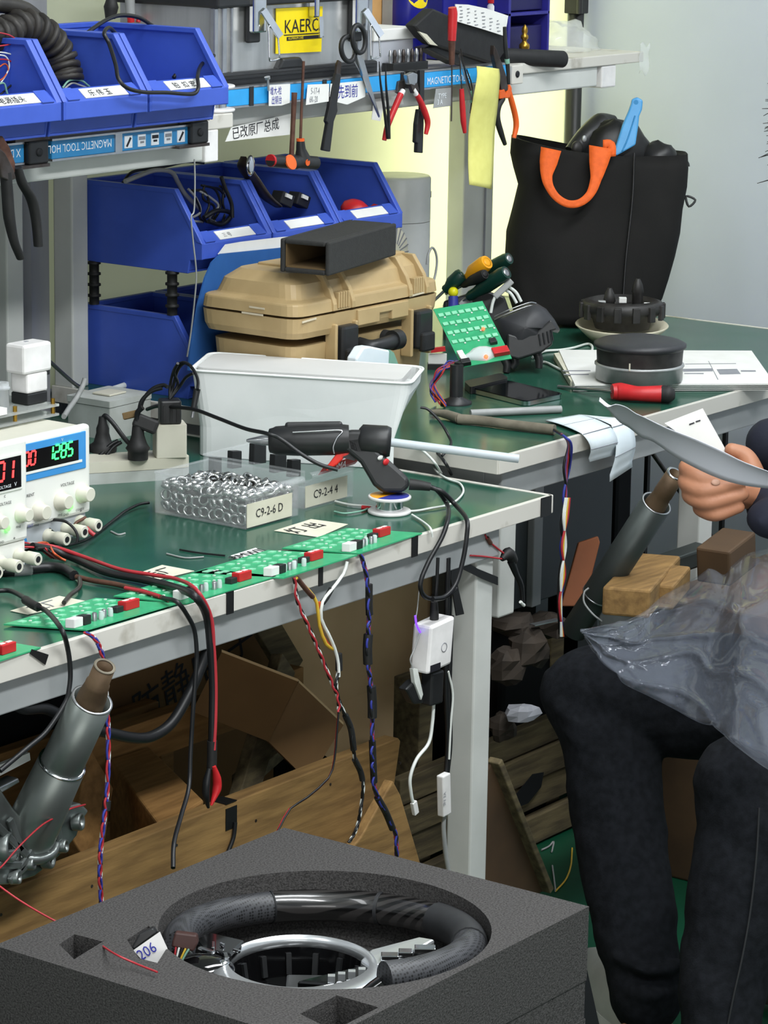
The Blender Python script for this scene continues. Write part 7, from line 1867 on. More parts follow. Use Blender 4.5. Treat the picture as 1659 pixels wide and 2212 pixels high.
# adapter, plug and cords beside the leg
ya = 2.384
t = thing('hanging_adapter', 'white power adapter hanging on cords left of the bench leg', 'adapter', Yp(930, 1440, ya))
P0, P1 = Yp(938, 1338, ya), Yp(930, 1442, ya)
c = (P0 + P1) / 2; up_ = (P0 - P1)
build('box', M().ob(c, (P0 - P1) / 2, V((.029, 0, .002)), V((0, .016, 0))), 'bottle_white', t, bevel=.004)
build('label', M().ob(P1 + up_ * .08 + V((-.012, -.0165, 0)), V((.012, 0, 0)), V((0, .0004, 0)), V((0, 0, .005))), 'ink_black', t)
build('ring_mark', M().lathe(c + V((.006, -.0162, -.004)), (0, -1, 0), [(.006, 0), (.007, 0), (.007, .0004), (.006, .0004)], 18, caps=False), 'ink_grey', t)
build('plug', M().tube(Ys([(938, 1300), (938, 1325), (938, 1338)], ya), [.005, .0065, .0065], 9, 3), 'black_rubber', t)
build('cord', M().tube(Ys([(946, 1205), (944, 1250), (940, 1300)], ya), .0026, 7, 4), 'wire_black', t)
build('socket', M().bar(Yp(935, 1448, ya), Yp(932, 1520, ya), .030, .020, (0, -1, 0)), 'black_plastic', t, bevel=.003)
build('side_plug', M().prism(Ys([(878, 1490), (898, 1470), (916, 1478), (916, 1520), (896, 1522)], ya), (0, .016, 0)), 'black_plastic', t, bevel=.003)
build('white_clip', M().prism(Ys([(892, 1445), (902, 1445), (914, 1500), (910, 1512), (896, 1475)], ya - .003), (0, .006, 0)), 'wire_white', t)
build('white_cord', M().tube(Ys([(937, 1518), (934, 1560), (926, 1605), (900, 1640), (886, 1680), (888, 1715), (893, 1738)], ya), .0026, 7, 6), 'wire_white', t)
build('white_plug', M().bar(Yp(893, 1732, ya), Yp(898, 1758, ya), .010, .006, (0, -1, 0)), 'bottle_white', t, bevel=.001)
build('thin_lead', M().tube(Ys([(908, 1240), (902, 1310), (898, 1335)], ya), .0009, 5, 4), 'wire_grey', t)
build('glowing_strip', M().tube(Ys([(897, 1330), (900, 1350), (908, 1366)], ya), .0016, 6, 4), mat('violet_glow', '6a3cff', 0.4, emit=2.0), t)
build('thin_lead', M().tube(Ys([(908, 1366), (896, 1400), (886, 1425), (893, 1445)], ya), .0010, 5, 5), 'wire_grey', t)
lx0 = Yp(972, 1500, 2.42)
t = thing('cable_run', 'black cables and a white labelled inline box running down the leg', 'cable', Yp(965, 1900, 2.41))
build('cord', M().tube(Ys([(968, 1205), (966, 1280), (964, 1345), (962, 1400), (964, 1500), (968, 1600), (964, 1670)], 2.402), .004, 8, 5), 'wire_black', t)
build('cord', M().tube(Ys([(975, 1330), (972, 1420), (970, 1500), (972, 1600), (966, 1668)], 2.404), .004, 8, 5), 'wire_black', t)
build('grip', M().bar(Yp(966, 1330, 2.396), Yp(954, 1372, 2.396), .010, .008, (0, -1, 0)), 'black_plastic', t, bevel=.001)
ib = build('inline_box', M().bar(Yp(958, 1672, 2.398), Yp(960, 1760, 2.398), .020, .012, (0, -1, 0)), 'bottle_white', t, bevel=.002)
text('SN 2A', .008, Yp(962, 1740, 2.3915), (0, 0, 1), (-1, 0, 0), 'ink_grey', ib)
build('cord', M().tube(Ys([(960, 1760), (958, 1790), (962, 1840), (970, 1890)], 2.402), .0036, 8, 5), 'wire_grey', t)
build('cord', M().tube(Ys([(968, 1450), (978, 1500), (974, 1560), (970, 1640)], 2.398), .0018, 7, 5), 'wire_white', t)
# strap on the leg
t = thing('black_strap', 'wide black tape strap crossing the top of the bench leg', 'strap', Yp(1030, 1230, 2.405))
q = Ys([(983, 1204), (1000, 1210), (1030, 1228), (1074, 1246), (1074, 1264), (1040, 1250), (1004, 1232), (986, 1222)], 2.407)
build('band', M().prism(q, (0, -.0015, 0)), 'black_tape', t)
q = Ys([(974, 1216), (986, 1206), (990, 1222), (986, 1260), (1001, 1326), (984, 1330), (972, 1250)], 2.404)
build('band', M().prism(q, (0, -.0015, 0)), 'black_tape', t)
t = thing('spliced_wire', 'red wires joined in a black taped splice between the benches', 'wire', Yp(1095, 1205, 2.40))
build('wire', M().tube(Ys([(1016, 1200), (1045, 1202), (1075, 1206), (1090, 1208)], 2.40), .0014, 6, 4), 'wire_red', t)
build('wire', M().tube(Ys([(1048, 1155), (1055, 1168), (1075, 1185), (1092, 1198)], 2.40), .0014, 6, 4), 'wire_red', t)
build('joint', M().tube(Ys([(1052, 1162), (1060, 1174)], 2.40), .0034, 7, 3), 'rust_steel', t)
build('splice', M().tube(Ys([(1084, 1208), (1098, 1196), (1110, 1212)], 2.40), [.004, .010, .007], 8, 4), 'black_rubber', t)
build('tail', M().tube(Ys([(1104, 1212), (1115, 1240), (1126, 1265), (1130, 1300)], 2.40), [.006, .0045, .004, .003], 8, 5), 'wire_black', t)
build('tip', M().tube(Ys([(1124, 1300), (1132, 1308)], 2.40), .0026, 6, 2), 'wire_white', t)
# ------------------------------------------------------------------ foam block with the steering wheel
mat('foam_grey', '4f4d4c', 0.95, col2='2f2e2d', scale=420, amount=0.9, bump=0.7, bscale=520, contrast=(.40, .66), spec=0.2)
mat('leather', '2c2d2f', 0.55, col2='232425', scale=60, amount=0.5)
mat('gloss_black', '0c0c0d', 0.08, spec=0.6, coat=0.5)
mat('silver_trim', 'd6d9db', 0.28, 0.75, col2='c4c8ca', scale=9, amount=0.4)
mat('brown_plug', '3d2420', 0.5)
def pattern_mat(name, c1, c2, scale, rough, kind='check'):
    m = bpy.data.materials.new(name); m.use_nodes = True
    N = m.node_tree.nodes; L = m.node_tree.links; b = N['Principled BSDF']; b.inputs['Roughness'].default_value = rough
    tc = N.new('ShaderNodeTexCoord')
    if kind == 'weave':
        w = N.new('ShaderNodeTexWave'); w.inputs['Scale'].default_value = scale; w.bands_direction = 'DIAGONAL'; w.inputs['Distortion'].default_value = .2
        b.inputs['Coat Weight'].default_value = 0.8; b.inputs['Coat Roughness'].default_value = 0.05
        out = w.outputs['Fac']
    else:
        w = N.new('ShaderNodeTexVoronoi'); w.inputs['Scale'].default_value = scale; w.inputs['Randomness'].default_value = 0.1
        out = w.outputs['Distance']
    L.new(tc.outputs['Object'], w.inputs['Vector'])
    cr = N.new('ShaderNodeValToRGB'); cr.color_ramp.elements[0].color = lin(c1); cr.color_ramp.elements[1].color = lin(c2)
    cr.color_ramp.elements[0].position = .25 if kind != 'weave' else .4; cr.color_ramp.elements[1].position = .5 if kind != 'weave' else .6
    L.new(out, cr.inputs[0]); L.new(cr.outputs[0], b.inputs['Base Color'])
    MATS[name] = m
pattern_mat('perforated_leather', '0f1011', '3a3b3e', 260, .5, 'dots')
pattern_mat('carbon_fibre', '050505', '2f2d2c', 34, .3, 'weave')

FZ = .50
fx0, fx1, fy0, fy1 = 2.315, 2.834, 1.764, 2.212
WC = Zp(702, 2002, FZ)
RC = .1885
def cutters(z0):
    m = M()
    m.lathe((WC.x, WC.y, .4085), (0, 0, 1), [(RC - .004, 0), (RC, .01), (RC, .2)], 64, smooth=False)
    q = Zs([(128, 2040), (160, 2018), (222, 2034), (160, 2072)], FZ)
    m.prism([p - V((0, 0, .06)) for p in q], (0, 0, .2))
    q = Zs([(648, 2190), (728, 2150), (818, 2176), (740, 2216), (700, 2216)], FZ)
    m.prism([p - V((0, 0, .06)) for p in q], (0, 0, .2))
    q = Zs([(274, 2030), (320, 2000), (372, 2030), (340, 2080), (300, 2070)], FZ)
    m.prism([p - V((0, 0, .07)) for p in q], (0, 0, .2))
    return m
t = thing('foam_block', 'dark grey layered foam block cut out around the steering wheel', 'foam block', ((fx0 + fx1) / 2, (fy0 + fy1) / 2, .25))
def bool_mesh(a, cut_list):
    def tmp(m):
        me = bpy.data.meshes.new('tmp'); me.from_pydata(m.v, [], m.f); me.validate()
        bm = bmesh.new(); bm.from_mesh(me); bmesh.ops.recalc_face_normals(bm, faces=bm.faces); bm.to_mesh(me); bm.free()
        o = bpy.data.objects.new('tmp', me); COL.objects.link(o); return o
    A = tmp(a); Cs = []
    for c in cut_list:
        C = tmp(c); Cs.append(C)
        md = A.modifiers.new('b', 'BOOLEAN'); md.object = C; md.operation = 'DIFFERENCE'; md.solver = 'EXACT'; md.use_self = True
    bpy.context.view_layer.update()
    me = bpy.data.meshes.new_from_object(A.evaluated_get(bpy.context.evaluated_depsgraph_get()))
    out = M(); out.add([v.co.copy() for v in me.vertices], [list(p.vertices) for p in me.polygons])
    for o in [A] + Cs:
        d = o.data; bpy.data.objects.remove(o); bpy.data.meshes.remove(d)
    bpy.data.meshes.remove(me)
    return out
lay = [(.4095, FZ), (.362, .4090), (.312, .3615), (.25, .3115)]
for k, (a, b) in enumerate(lay):
    s_ = .0012 * (k % 2)
    m = M().bx(fx0 + s_, fx1 - s_, fy0 + s_, fy1 - s_, a, b)
    if k == 0: m = bool_mesh(m, [cutters(0)])
    build('foam_layer', m, 'foam_grey', t)
single('foam_stand', M().bx(fx0 + .03, fx1 - .03, fy0 + .03, fy1 - .03, 0, .2495), 'cardboard', 'brown box carrying the foam block at the bottom of view', 'box', bevel=.003)
q = [Zp(1262, 2090, .24), Zp(1330, 2290, .02)]
single('brown_board', M().bar(V((2.862, 1.80, .40)), V((2.885, 1.70, .01)), .018, .035, (1, 0, 0)), 'black_bag', 'dark thin board edge standing right of the foam block', 'board', bevel=.002)
for k, (x, y) in enumerate(((708, 2206), (800, 2198))):
    c = Zp(x, y, FZ - .05)
    single('bottle_cap', M().ell(c + V((0, 0, .008)), .016, .012, .010, 14, 8), 'bottle_white', ['small white cap in the front pocket of foam, left one', 'white cap in the front pocket of foam, right one'][k], 'cap')

# wheel
WX = Zp(700, 2034, .474)
Wz = .474
RW, rw = .1655, .0190
t = thing('steering_wheel', 'black sports steering wheel with carbon top lying in the foam', 'steering wheel', (WC.x, WC.y, .41))
def wp(a, r=RW, z=Wz):
    x, y = r * math.cos(a), r * math.sin(a)
    return V((WX.x + x, WX.y + y, z - .10 * (x * hb.x + y * hb.y)))
def ang(x, y):
    p = Zp(x, y, Wz); return math.atan2(p.y - WX.y, p.x - WX.x)
a_tab = [ang(420, 1992), ang(594, 1942), ang(832, 1925), ang(985, 1960), ang(1040, 2030), ang(930, 2095), ang(805, 2122)]
for i in range(1, len(a_tab)):
    while a_tab[i] > a_tab[i - 1]: a_tab[i] -= 2 * math.pi
def arc(a0, a1, n=14): return [wp(a0 + (a1 - a0) * k / n) for k in range(n + 1)]
a_left = a_tab[0] + .55
segs = [('grip', a_left, a_tab[1], 'perforated_leather', rw), ('carbon_section', a_tab[1], a_tab[2], 'carbon_fibre', rw * 1.02), ('carbon_section', a_tab[2] - .02, a_tab[3], 'carbon_fibre', rw), ('grip', a_tab[3], a_tab[4] - .12, 'leather', rw * 1.14), ('grip', a_tab[4] - .12, a_tab[6], 'perforated_leather', rw * 1.05)]
for nm, a0, a1, mt, r_ in segs: build(nm, M().tube(arc(a0, a1), r_, 18, 2), mt, t)
build('centre_mark', M().tube(arc(a_tab[2] + .004, a_tab[2] - .024, 4), rw * 1.06, 18, 1), 'leather', t)
build('ring_seam', M().tube(arc(a_tab[1] + .006, a_tab[1] - .006, 2), rw * 1.06, 18, 1), 'dark_gap', t)
flat = [wp(a_tab[6]), wp(a_tab[6], RW * .97) + V((-.05, .012, 0)), wp(a_left, RW * .97) + V((.03, -.03, 0)), wp(a_left)]
dn = V((0, 0, -.040))
build('lower_rim', M().tube([wp(a_tab[6]) + dn * .2, wp(a_tab[6] - .25, RW * .97) + dn * .8, wp(a_tab[6] - .8, RW * .93) + dn, wp(a_tab[6] - 1.2, RW * .94) + dn, wp(a_left + .02, RW) + dn * .2], rw * .7, 14, 5), 'gloss_black', t)
# hub ring
HC = Zp(646, 2078, .474)
e1 = Zp(800, 2058, .468) - HC; e2 = Zp(640, 2028, .475) - HC
ra, rb_ = .080, .052
ua = V((RIGHT.x, RIGHT.y, 0)).normalized(); ub = V((_h.x, _h.y, 0))
def hp_(q, k=1.0, z=0): return HC + ua * (ra * k * math.cos(q)) + ub * (rb_ * k * 1.55 * math.sin(q)) + V((0, 0, z))
ring = M()
n = 56; rs_ = []
for i in range(n):
    q = 2 * math.pi * i / n
    wdt = .030 if math.sin(q) < 0 else .008
    wdt = .007 + .030 * max(0, -math.sin(q)) ** .8
    o_ = hp_(q, 1 + wdt / ra, -.001 - .3 * wdt * 0); i_ = hp_(q, 1.0, .002); b_ = hp_(q, .97, -.012); c_ = hp_(q, 1 + wdt / ra, -.014)
    rs_.append([o_, i_, b_, c_])
build('silver_frame', ring.rings(rs_, closed=True), 'silver_trim', t)
build('hub_well', M().rings([[hp_(2 * math.pi * i / 40, .97, -.012) for i in range(40)], [hp_(2 * math.pi * i / 40, .90, -.045) for i in range(40)]], False, True, True), 'gloss_black', t)
for k in range(7):
    q = .5 + k * .42
    build('hub_rib', M().bar(hp_(q, .88, -.042), hp_(q, .93, -.018), .006, .004), 'black_plastic', t)
build('hub_box', M().ob(HC + ua * .02 + V((0, 0, -.036)), ua * .035, ub * .030, V((0, 0, .010))), 'black_plastic', t, bevel=.003)
# right spoke
s0, s1 = Zp(795, 2075, .468), Zp(935, 2040, .468)
build('spoke', M().prism([Zp(778, 2092, .460), Zp(800, 2068, .460), Zp(905, 2040, .462), Zp(940, 2046, .462), Zp(870, 2088, .460), Zp(800, 2108, .460)], (0, 0, .010)), 'silver_trim', t, bevel=.003)
for (x, y, w) in ((842, 2066, .010), (876, 2058, .008), (918, 2050, .012)):
    build('spoke_button', M().ob(Zp(x, y, .474), ua * w, ub * .007, V((0, 0, .003))), 'chrome', t, bevel=.001)
build('lower_spoke', M().prism([Zp(640, 2140, .452), Zp(790, 2104, .452), Zp(880, 2118, .452), Zp(720, 2146, .452)], (0, 0, .012)), 'gloss_black', t, bevel=.003)
build('trim_line', M().bar(Zp(762, 2124, .468), Zp(806, 2116, .468), .003, .002), 'chrome', t)
build('trim_line', M().tube([Zp(400, 2120, .462), Zp(470, 2136, .462), Zp(560, 2146, .462), Zp(650, 2140, .462), Zp(720, 2128, .462)], .0022, 6, 4), 'chrome', t)
for k in range(4): build('clip', M().ob(Zp(716 + k * 22, 2114 - k * 5, .468), ua * .004, ub * .004, V((0, 0, .004))), 'silver_trim', t)
# left glossy switch pod
build('switch_pod', M().ell(Zp(435, 2100, .462), .040, .030, .020, 20, 12, (ua, ub, V((0, 0, 1)))), 'gloss_black', t)
build('switch_panel', M().prism([Zp(420, 2046, .468), Zp(452, 2030, .468), Zp(530, 2048, .468), Zp(498, 2080, .468), Zp(436, 2066, .468)], (0, 0, .010)), 'gloss_black', t, bevel=.003)
for (a, b, w) in (((430, 2048), (462, 2058), .006), ((460, 2036), (460, 2050), .004), ((486, 2060), (490, 2072), .006), ((504, 2052), (518, 2056), .004), ((476, 2038), (484, 2042), .003)):
    build('switch', M().bar(Zp(*a, .480), Zp(*b, .480), w, .004), 'chrome', t, bevel=.001)
build('silver_tip', M().ell(Zp(482, 2082, .474), .008, .008, .005, 12, 8), 'chrome', t)
# connectors standing at the left
dC = depth(Zp(330, 2070, .49))
q = Ds([(288, 2053), (345, 2013), (366, 2060), (328, 2098)], dC)
t = thing('tagged_connector', 'white tag reading 206 on a connector beside the steering wheel', 'tag', Dp(325, 2092, dC))
tg_ = build('tag', M().prism(q, FWD * .003), 'bottle_white', t)
xd = (q[1] - q[0]).normalized()
text('206', .0175, Dp(305, 2076, dC - .001), (Dp(345, 2050, dC) - Dp(305, 2076, dC)), UP, 'ink_blue', tg_, squeeze=.85)
build('base', M().prism(Ds([(284, 2048), (300, 2018), (330, 2004), (338, 2016), (290, 2052)], dC + .006), FWD * .02), 'black_plastic', t, bevel=.002)
for k in range(3):
    build('tooth', M().bar(Dp(338 + k * 8, 2088 - k * 9, dC + .002), Dp(342 + k * 8, 2098 - k * 9, dC + .002), .006, .006, FWD), 'bottle_white', t)
t = thing('brown_connector', 'dark brown connector with thin wires left of the wheel switches', 'connector', Dp(400, 2050, dC + .02))
build('housing', M().prism(Ds([(372, 2034), (378, 2014), (425, 2020), (428, 2038), (418, 2056), (370, 2046)], dC + .02), FWD * .02), 'brown_plug', t, bevel=.002)
for k, mt in enumerate(['wire_red', 'wire_white', 'wire_black', 'wire_yellow', 'wire_green']):
    build('wire', M().tube(Ds([(380 + k * 7, 2046 + k), (376 + k * 5, 2070), (366 + k * 4, 2102)], dC + .018), .0012, 6, 4), mt, t)
t = thing('thin_leads', 'yellow and brown thin leads behind the white tag', 'wires', Dp(360, 2105, dC + .012))
for k, mt in enumerate(['wire_yellow', 'pipe_rust', 'wire_yellow']):
    build('wire', M().tube(Ds([(352 + k * 4, 2082 - k * 3), (360 + k * 2, 2096), (368 - k * 3, 2112)], dC + .012), .0011, 6, 4), mt, t)
# ------------------------------------------------------------------ the seated person
mat('skin', 'b07a5c', 0.5, col2='9c6549', scale=18, amount=0.5, bump=0.05, bscale=160)
mat('nail', 'c79c86', 0.35)
mat('denim', '191b1f', 0.95, col2='0d0f11', scale=90, amount=0.7, bump=0.25, bscale=420, spec=0.12)
mat('jacket_navy', '1d2030', 0.8, col2='171a27', scale=30, amount=0.6, bump=0.15, bscale=200)
mat('hair_black', '141213', 0.5)
mat('shoe_white', 'b9bcb6', 0.5, col2='a2a5a0', scale=18, amount=0.6)
mat('sole_white', 'd4d6d2', 0.5)
mat('paper_white', 'c9cbd2', 0.7, col2='bfc1c8', scale=14, amount=0.4)
mat('stool_cream', 'b9b09c', 0.6, col2='aaa18d', scale=12)

def remesh(o, voxel, smooth=8, tex=None):
    md = o.modifiers.new('remesh', 'REMESH'); md.mode = 'VOXEL'; md.voxel_size = voxel; md.use_smooth_shade = True
    sm = o.modifiers.new('smooth', 'SMOOTH'); sm.factor = .5; sm.iterations = smooth
    return o
def capsule(m, pts, radii, n=16, sub=6):
    """tapering limb with rounded ends"""
    pts = [V(p) for p in pts]
    m.tube(pts, radii, n, sub)
    m.ell(pts[0], radii[0], radii[0], radii[0], n, 8); m.ell(pts[-1], radii[-1], radii[-1], radii[-1], n, 8)
    return m
dL, dR = 4.42, 4.00
kneeL, ankL = Dp(1272, 1500, 4.44), Dp(1398, 2148, 4.31)
hipL = Dp(1800, 1545, 4.40)
kneeR, ankR = Dp(1612, 1690, 3.98), Dp(1545, 2290, 3.95)
hipR = Dp(1990, 1600, 4.10)
pel = (hipL + hipR) / 2 + V((0, 0, .03))
person = thing('person', 'seated person in dark jeans and navy sleeves holding white papers', 'person', (pel.x, pel.y, 0))
# trousers
m = M()
capsule(m, [hipL, hipL.lerp(kneeL, .5) + V((0, 0, .012)), kneeL.lerp(hipL, .12), kneeL], [.098, .092, .080, .074], 20)
shinL = [kneeL + V((0, 0, -.005)), kneeL.lerp(ankL, .2) + rr_ * .014, kneeL.lerp(ankL, .5) + rr_ * .006, kneeL.lerp(ankL, .8), ankL]
capsule(m, shinL, [.072, .071, .067, .058, .053], 20)
capsule(m, [hipR, hipR.lerp(kneeR, .5) + V((0, 0, .012)), kneeR.lerp(hipR, .15), kneeR], [.100, .094, .084, .074], 20)
capsule(m, [kneeR, kneeR.lerp(ankR, .2) + rr_ * .012, kneeR.lerp(ankR, .5) + rr_ * .004, ankR], [.072, .070, .064, .054], 20)
m.ell(pel, .17, .15, .11, 20, 12, (rr_, hb, V((0, 0, 1))))
# folds behind the knee
for k in range(3):
    a = kneeL.lerp(ankL, .10 + .055 * k)
    m.tube([a - rr_ * (.058 - .008 * k) - hb * .028 + V((0, 0, .035 - .01 * k)), a - hb * .066 + V((0, 0, .0)), a + rr_ * .052 - hb * .040 + V((0, 0, -.022))], [.010, .017, .014], 10, 6)
for k in range(2):
    a = ankL + V((0, 0, .022 + .035 * k))
    m.tube([a - rr_ * .048 - hb * .01, a - hb * .050, a + rr_ * .048 - hb * .012 - V((0, 0, .008))], [.009, .012, .009], 8, 6)
tr_ = build('trousers', m, 'denim', person)
remesh(tr_, .006, 4)
tx = bpy.data.textures.new('cloth_folds', 'CLOUDS'); tx.noise_scale = .10; tx.noise_depth = 2
dp_ = tr_.modifiers.new('folds', 'DISPLACE'); dp_.texture = tx; dp_.strength = .022; dp_.mid_level = .5; dp_.texture_coords = 'LOCAL'
def surf_line(pts, dd): return [Dp(x, y, dd) for x, y in pts]
# body: head, neck, hands and ankles in one skin
m = M()
head = Dp(1830, 352, 4.18)
chest = Dp(1990, 900, 4.22)
m.ell(head, .078, .098, .112, 24, 16, (hb * 0 + V((RIGHT.x, RIGHT.y, 0)).normalized(), hb, V((0, 0, 1))))
m.tube([head + V((0, 0, -.06)) + rr_ * .02, head.lerp(chest, .30)], [.055, .060], 16, 4)
m.ell(head - rr_ * .088 + V((0, 0, -.015)), .020, .014, .020, 12, 8, (rr_, hb, V((0, 0, 1))))     # nose
m.ell(head - rr_ * .058 + V((0, 0, -.085)), .034, .040, .024, 12, 8, (rr_, hb, V((0, 0, 1))))     # chin
m.ell(head + rr_ * .01 - hb * .098 + V((0, 0, -.01)), .020, .010, .030, 12, 8, (rr_, hb, V((0, 0, 1))))   # ear
m.tube([head + V((0, 0, -.16)), chest + V((0, 0, .1)), pel + V((0, 0, .1))], [.05, .10, .11], 16, 5)
# hand: depth of the papers
dH = 4.22
hs = dH / FPX
def hd(x, y, o=0): return Dp(x, y, dH + o)
wrist = hd(1668, 1085, .05)
palm_c = hd(1590, 1052, .045)
m.tube([wrist, hd(1640, 1070, .05), hd(1600, 1052, .045), hd(1545, 1042, .040)], [.026, .030, .036, .030], 14, 5, flat=.8)
fingers = [([(1555, 1010, .040), (1503, 1003, .022), (1483, 1012, .0), (1508, 1030, -.018), (1550, 1045, -.022)], [.0125, .0125, .0120, .0112, .0088]),
           ([(1555, 1035, .040), (1500, 1032, .018), (1482, 1042, -.004), (1520, 1060, -.022), (1600, 1042, -.020)], [.0125, .0125, .0122, .0115, .0090]),
           ([(1560, 1062, .038), (1508, 1060, .016), (1490, 1070, -.004), (1530, 1086, -.020), (1606, 1068, -.018)], [.0120, .0120, .0118, .0110, .0088]),
           ([(1570, 1088, .036), (1530, 1090, .018), (1512, 1098, .0), (1546, 1112, -.014), (1598, 1096, -.014)], [.0110, .0110, .0108, .0100, .0080])]
for pts, rad in fingers:
    q = [hd(x, y, o) for x, y, o in pts]; m.tube(q, rad, 12, 6); m.ell(q[-1], rad[-1], rad[-1], rad[-1], 12, 8)
th_ = [hd(1640, 1060, .045), hd(1624, 1010, .055), hd(1608, 984, .062), hd(1580, 972, .060)]
m.tube(th_, [.017, .015, .0130, .0105], 12, 6); m.ell(th_[-1], .0105, .0105, .0105, 12, 8)
elbow = hd(1830, 1190, -.05)
shR = Dp(1900, 760, 4.15); shL = Dp(2080, 760, 4.45)
m.tube([wrist, wrist.lerp(elbow, .5), elbow], [.027, .034, .040], 14, 4)
# legs run on inside the trousers to the pelvis: one continuous body
for hp0, kn0, an0 in ((hipL, kneeL, ankL), (hipR, kneeR, ankR)):
    m.cyl(pel + V((0, 0, .1)), hp0, .05, .045, 12).cyl(hp0, kn0, .045, .035, 12).cyl(kn0, an0, .035, .034, 12)
    m.ell(kn0, .035, .035, .035, 12, 8)
m.tube([elbow, shR, chest], [.036, .045, .06], 12, 4)
# ankles
footL = Zp(1400, 2225, .04)
m.tube([ankL + V((0, 0, .03)), ankL + V((0, 0, -.03)) + hb * -.008, V((ankL.x, ankL.y, .05)) - hb * .01], [.040, .036, .038], 14, 4)
m.tube([ankR + V((0, 0, .03)), V((ankR.x, ankR.y, .05))], [.040, .038], 14, 4)
body = build('body', m, 'skin', person)
remesh(body, .0030, 3)
for (x, y, o, w) in ((1546, 1042, -.0325, .0045), (1598, 1034, -.030, .0045)):
    build('fingernail', M().ell(hd(x, y, o), .0065, .0045, .0018, 12, 8, (rr_, UP, FWD)), 'nail', person)
# jacket with sleeves
m = M()
m.tube([chest + V((0, 0, .16)), chest, (chest + pel) / 2, pel + V((0, 0, .05))], [.12, .165, .165, .165], 20, 5)
capsule(m, [shR, shR.lerp(elbow, .5), elbow], [.075, .066, .060], 16)
capsule(m, [elbow, elbow.lerp(wrist, .5), wrist.lerp(elbow, .04)], [.060, .052, .043], 16)
el2 = Dp(1790, 1075, 4.40); wr2 = Dp(1668, 960, 4.36)
capsule(m, [shL, shL.lerp(el2, .5), el2], [.075, .062, .052], 16)
capsule(m, [el2, el2.lerp(wr2, .6), wr2], [.052, .044, .040], 16)
m.ell(hd(1672, 1120, -.01), .040, .036, .030, 14, 8, (rr_, hb, V((0, 0, 1))))
jk = build('jacket', m, 'jacket_navy', person)
remesh(jk, .007, 5)
# hair: cap of short locks
m = M()
m.ell(head + V((0, 0, .03)) + rr_ * .02, .084, .104, .100, 20, 12, (rr_, hb, V((0, 0, 1))))
hr = build('hair', m, 'hair_black', person)
m = M(); rnd = random.Random(17)
for k in range(150):
    a = math.pi + (rnd.random() - .5) * 2.2; z = .02 + rnd.random() * .10 - .05 * rnd.random()
    b0 = head + V((0, 0, z)) + rr_ * math.cos(a) * .074 + hb * math.sin(a) * .09 + V((0, 0, 0))
    d = rr_ * (-1) * (.02 + rnd.random() * .028) + V((0, 0, (rnd.random() - .6) * .03)) + hb * (rnd.random() - .5) * .03
    m.tube([b0, b0 + d * .55 + V((0, 0, .004)), b0 + d], [.0011, .0009, .0004], 4, 3)
lk = build('locks', m, 'hair_black', hr); lk['kind'] = 'stuff'
for k in range(2):
    ec = head - rr_ * .070 - hb * (.036 if k == 0 else -.036) + V((0, 0, .012))
    build('eye', M().ell(ec, .010, .012, .009, 12, 8, (rr_, hb, V((0, 0, 1)))), 'bottle_white', person)
build('mouth', M().ell(head - rr_ * .084 + V((0, 0, -.062)), .006, .022, .005, 12, 6, (rr_, hb, V((0, 0, 1)))), 'nail', person)
# shoes
def shoe(label, heel, toe, w=.047):
    d = (toe - heel); ln = d.length; d.normalize(); s_ = V((-d.y, d.x, 0))
    sole = []
    for i in range(28):
        q = 2 * math.pi * i / 28
        u = (1 - math.cos(q)) / 2; wv = math.sin(q) * w * (.80 + .25 * math.sin(math.pi * u * .9)) * (1.0 if u < .75 else (1 - (u - .75) * 1.2))
        sole.append(heel + d * (ln * u) + s_ * wv)
    sh = build('shoe', M().rings([atz(sole, .022), atz(shrink(sole, 1.0), .045), [p + V((0, 0, .078)) for p in atz([heel.lerp(p, .80) + d * .0 for p in shrink(sole, .90)], 0)], [p + V((0, 0, .100)) for p in atz([heel.lerp(p, .46) + d * .012 for p in shrink(sole, .80)], 0)]], True, True, True), 'shoe_white', person)
    build('sole', M().rings([atz(sole, .001), atz(shrink(sole, 1.02), .006), atz(shrink(sole, 1.02), .022)], True, True, False), 'sole_white', sh)
    for k in range(4):
        c = heel + d * ln * (.50 + .07 * k) + V((0, 0, .082 - .009 * k))
        build('lace', M().tube([c - s_ * .018, c + V((0, 0, .004)), c + s_ * .018], .0022, 6, 4), 'sole_white', sh)
    return sh
toeL = Zp(1272, 2080, .02); heelL = Zp(1428, 2268, .02)
shoe('l', V((heelL.x, heelL.y, 0)), V((toeL.x, toeL.y, 0)))
hR = V((ankR.x, ankR.y, 0))
shoe('r', hR + rr_ * .04 - hb * .06, hR - rr_ * .10 + hb * .16)
# jeans seams
build('seam', M().tube([Dp(x, y, d) for x, y, d in ((1640, 1745, 3.895), (1634, 1850, 3.893), (1622, 1960, 3.892), (1605, 2060, 3.890), (1585, 2150, 3.890), (1572, 2215, 3.892))], .0016, 6, 5), 'dark_gap', person)
# stool
st = V((pel.x, pel.y, 0)) + rr_ * .03
zst = pel.z - .125
t = thing('stool', 'cream padded stool under the seated person at the right edge', 'stool', st)
build('seat', M().lathe(st + V((0, 0, zst - .05)), (0, 0, 1), [(.15, 0), (.165, .01), (.165, .04), (.15, .05)], 28), 'stool_cream', t)
build('column', M().cyl(st + V((0, 0, .05)), st + V((0, 0, zst - .05)), .025, n=14), 'dark_steel', t)
for k in range(5):
    q = 2 * math.pi * k / 5
    build('leg', M().bar(st + V((0, 0, .055)), st + V((math.cos(q) * .24, math.sin(q) * .24, .02)), .03, .02), 'dark_steel', t)
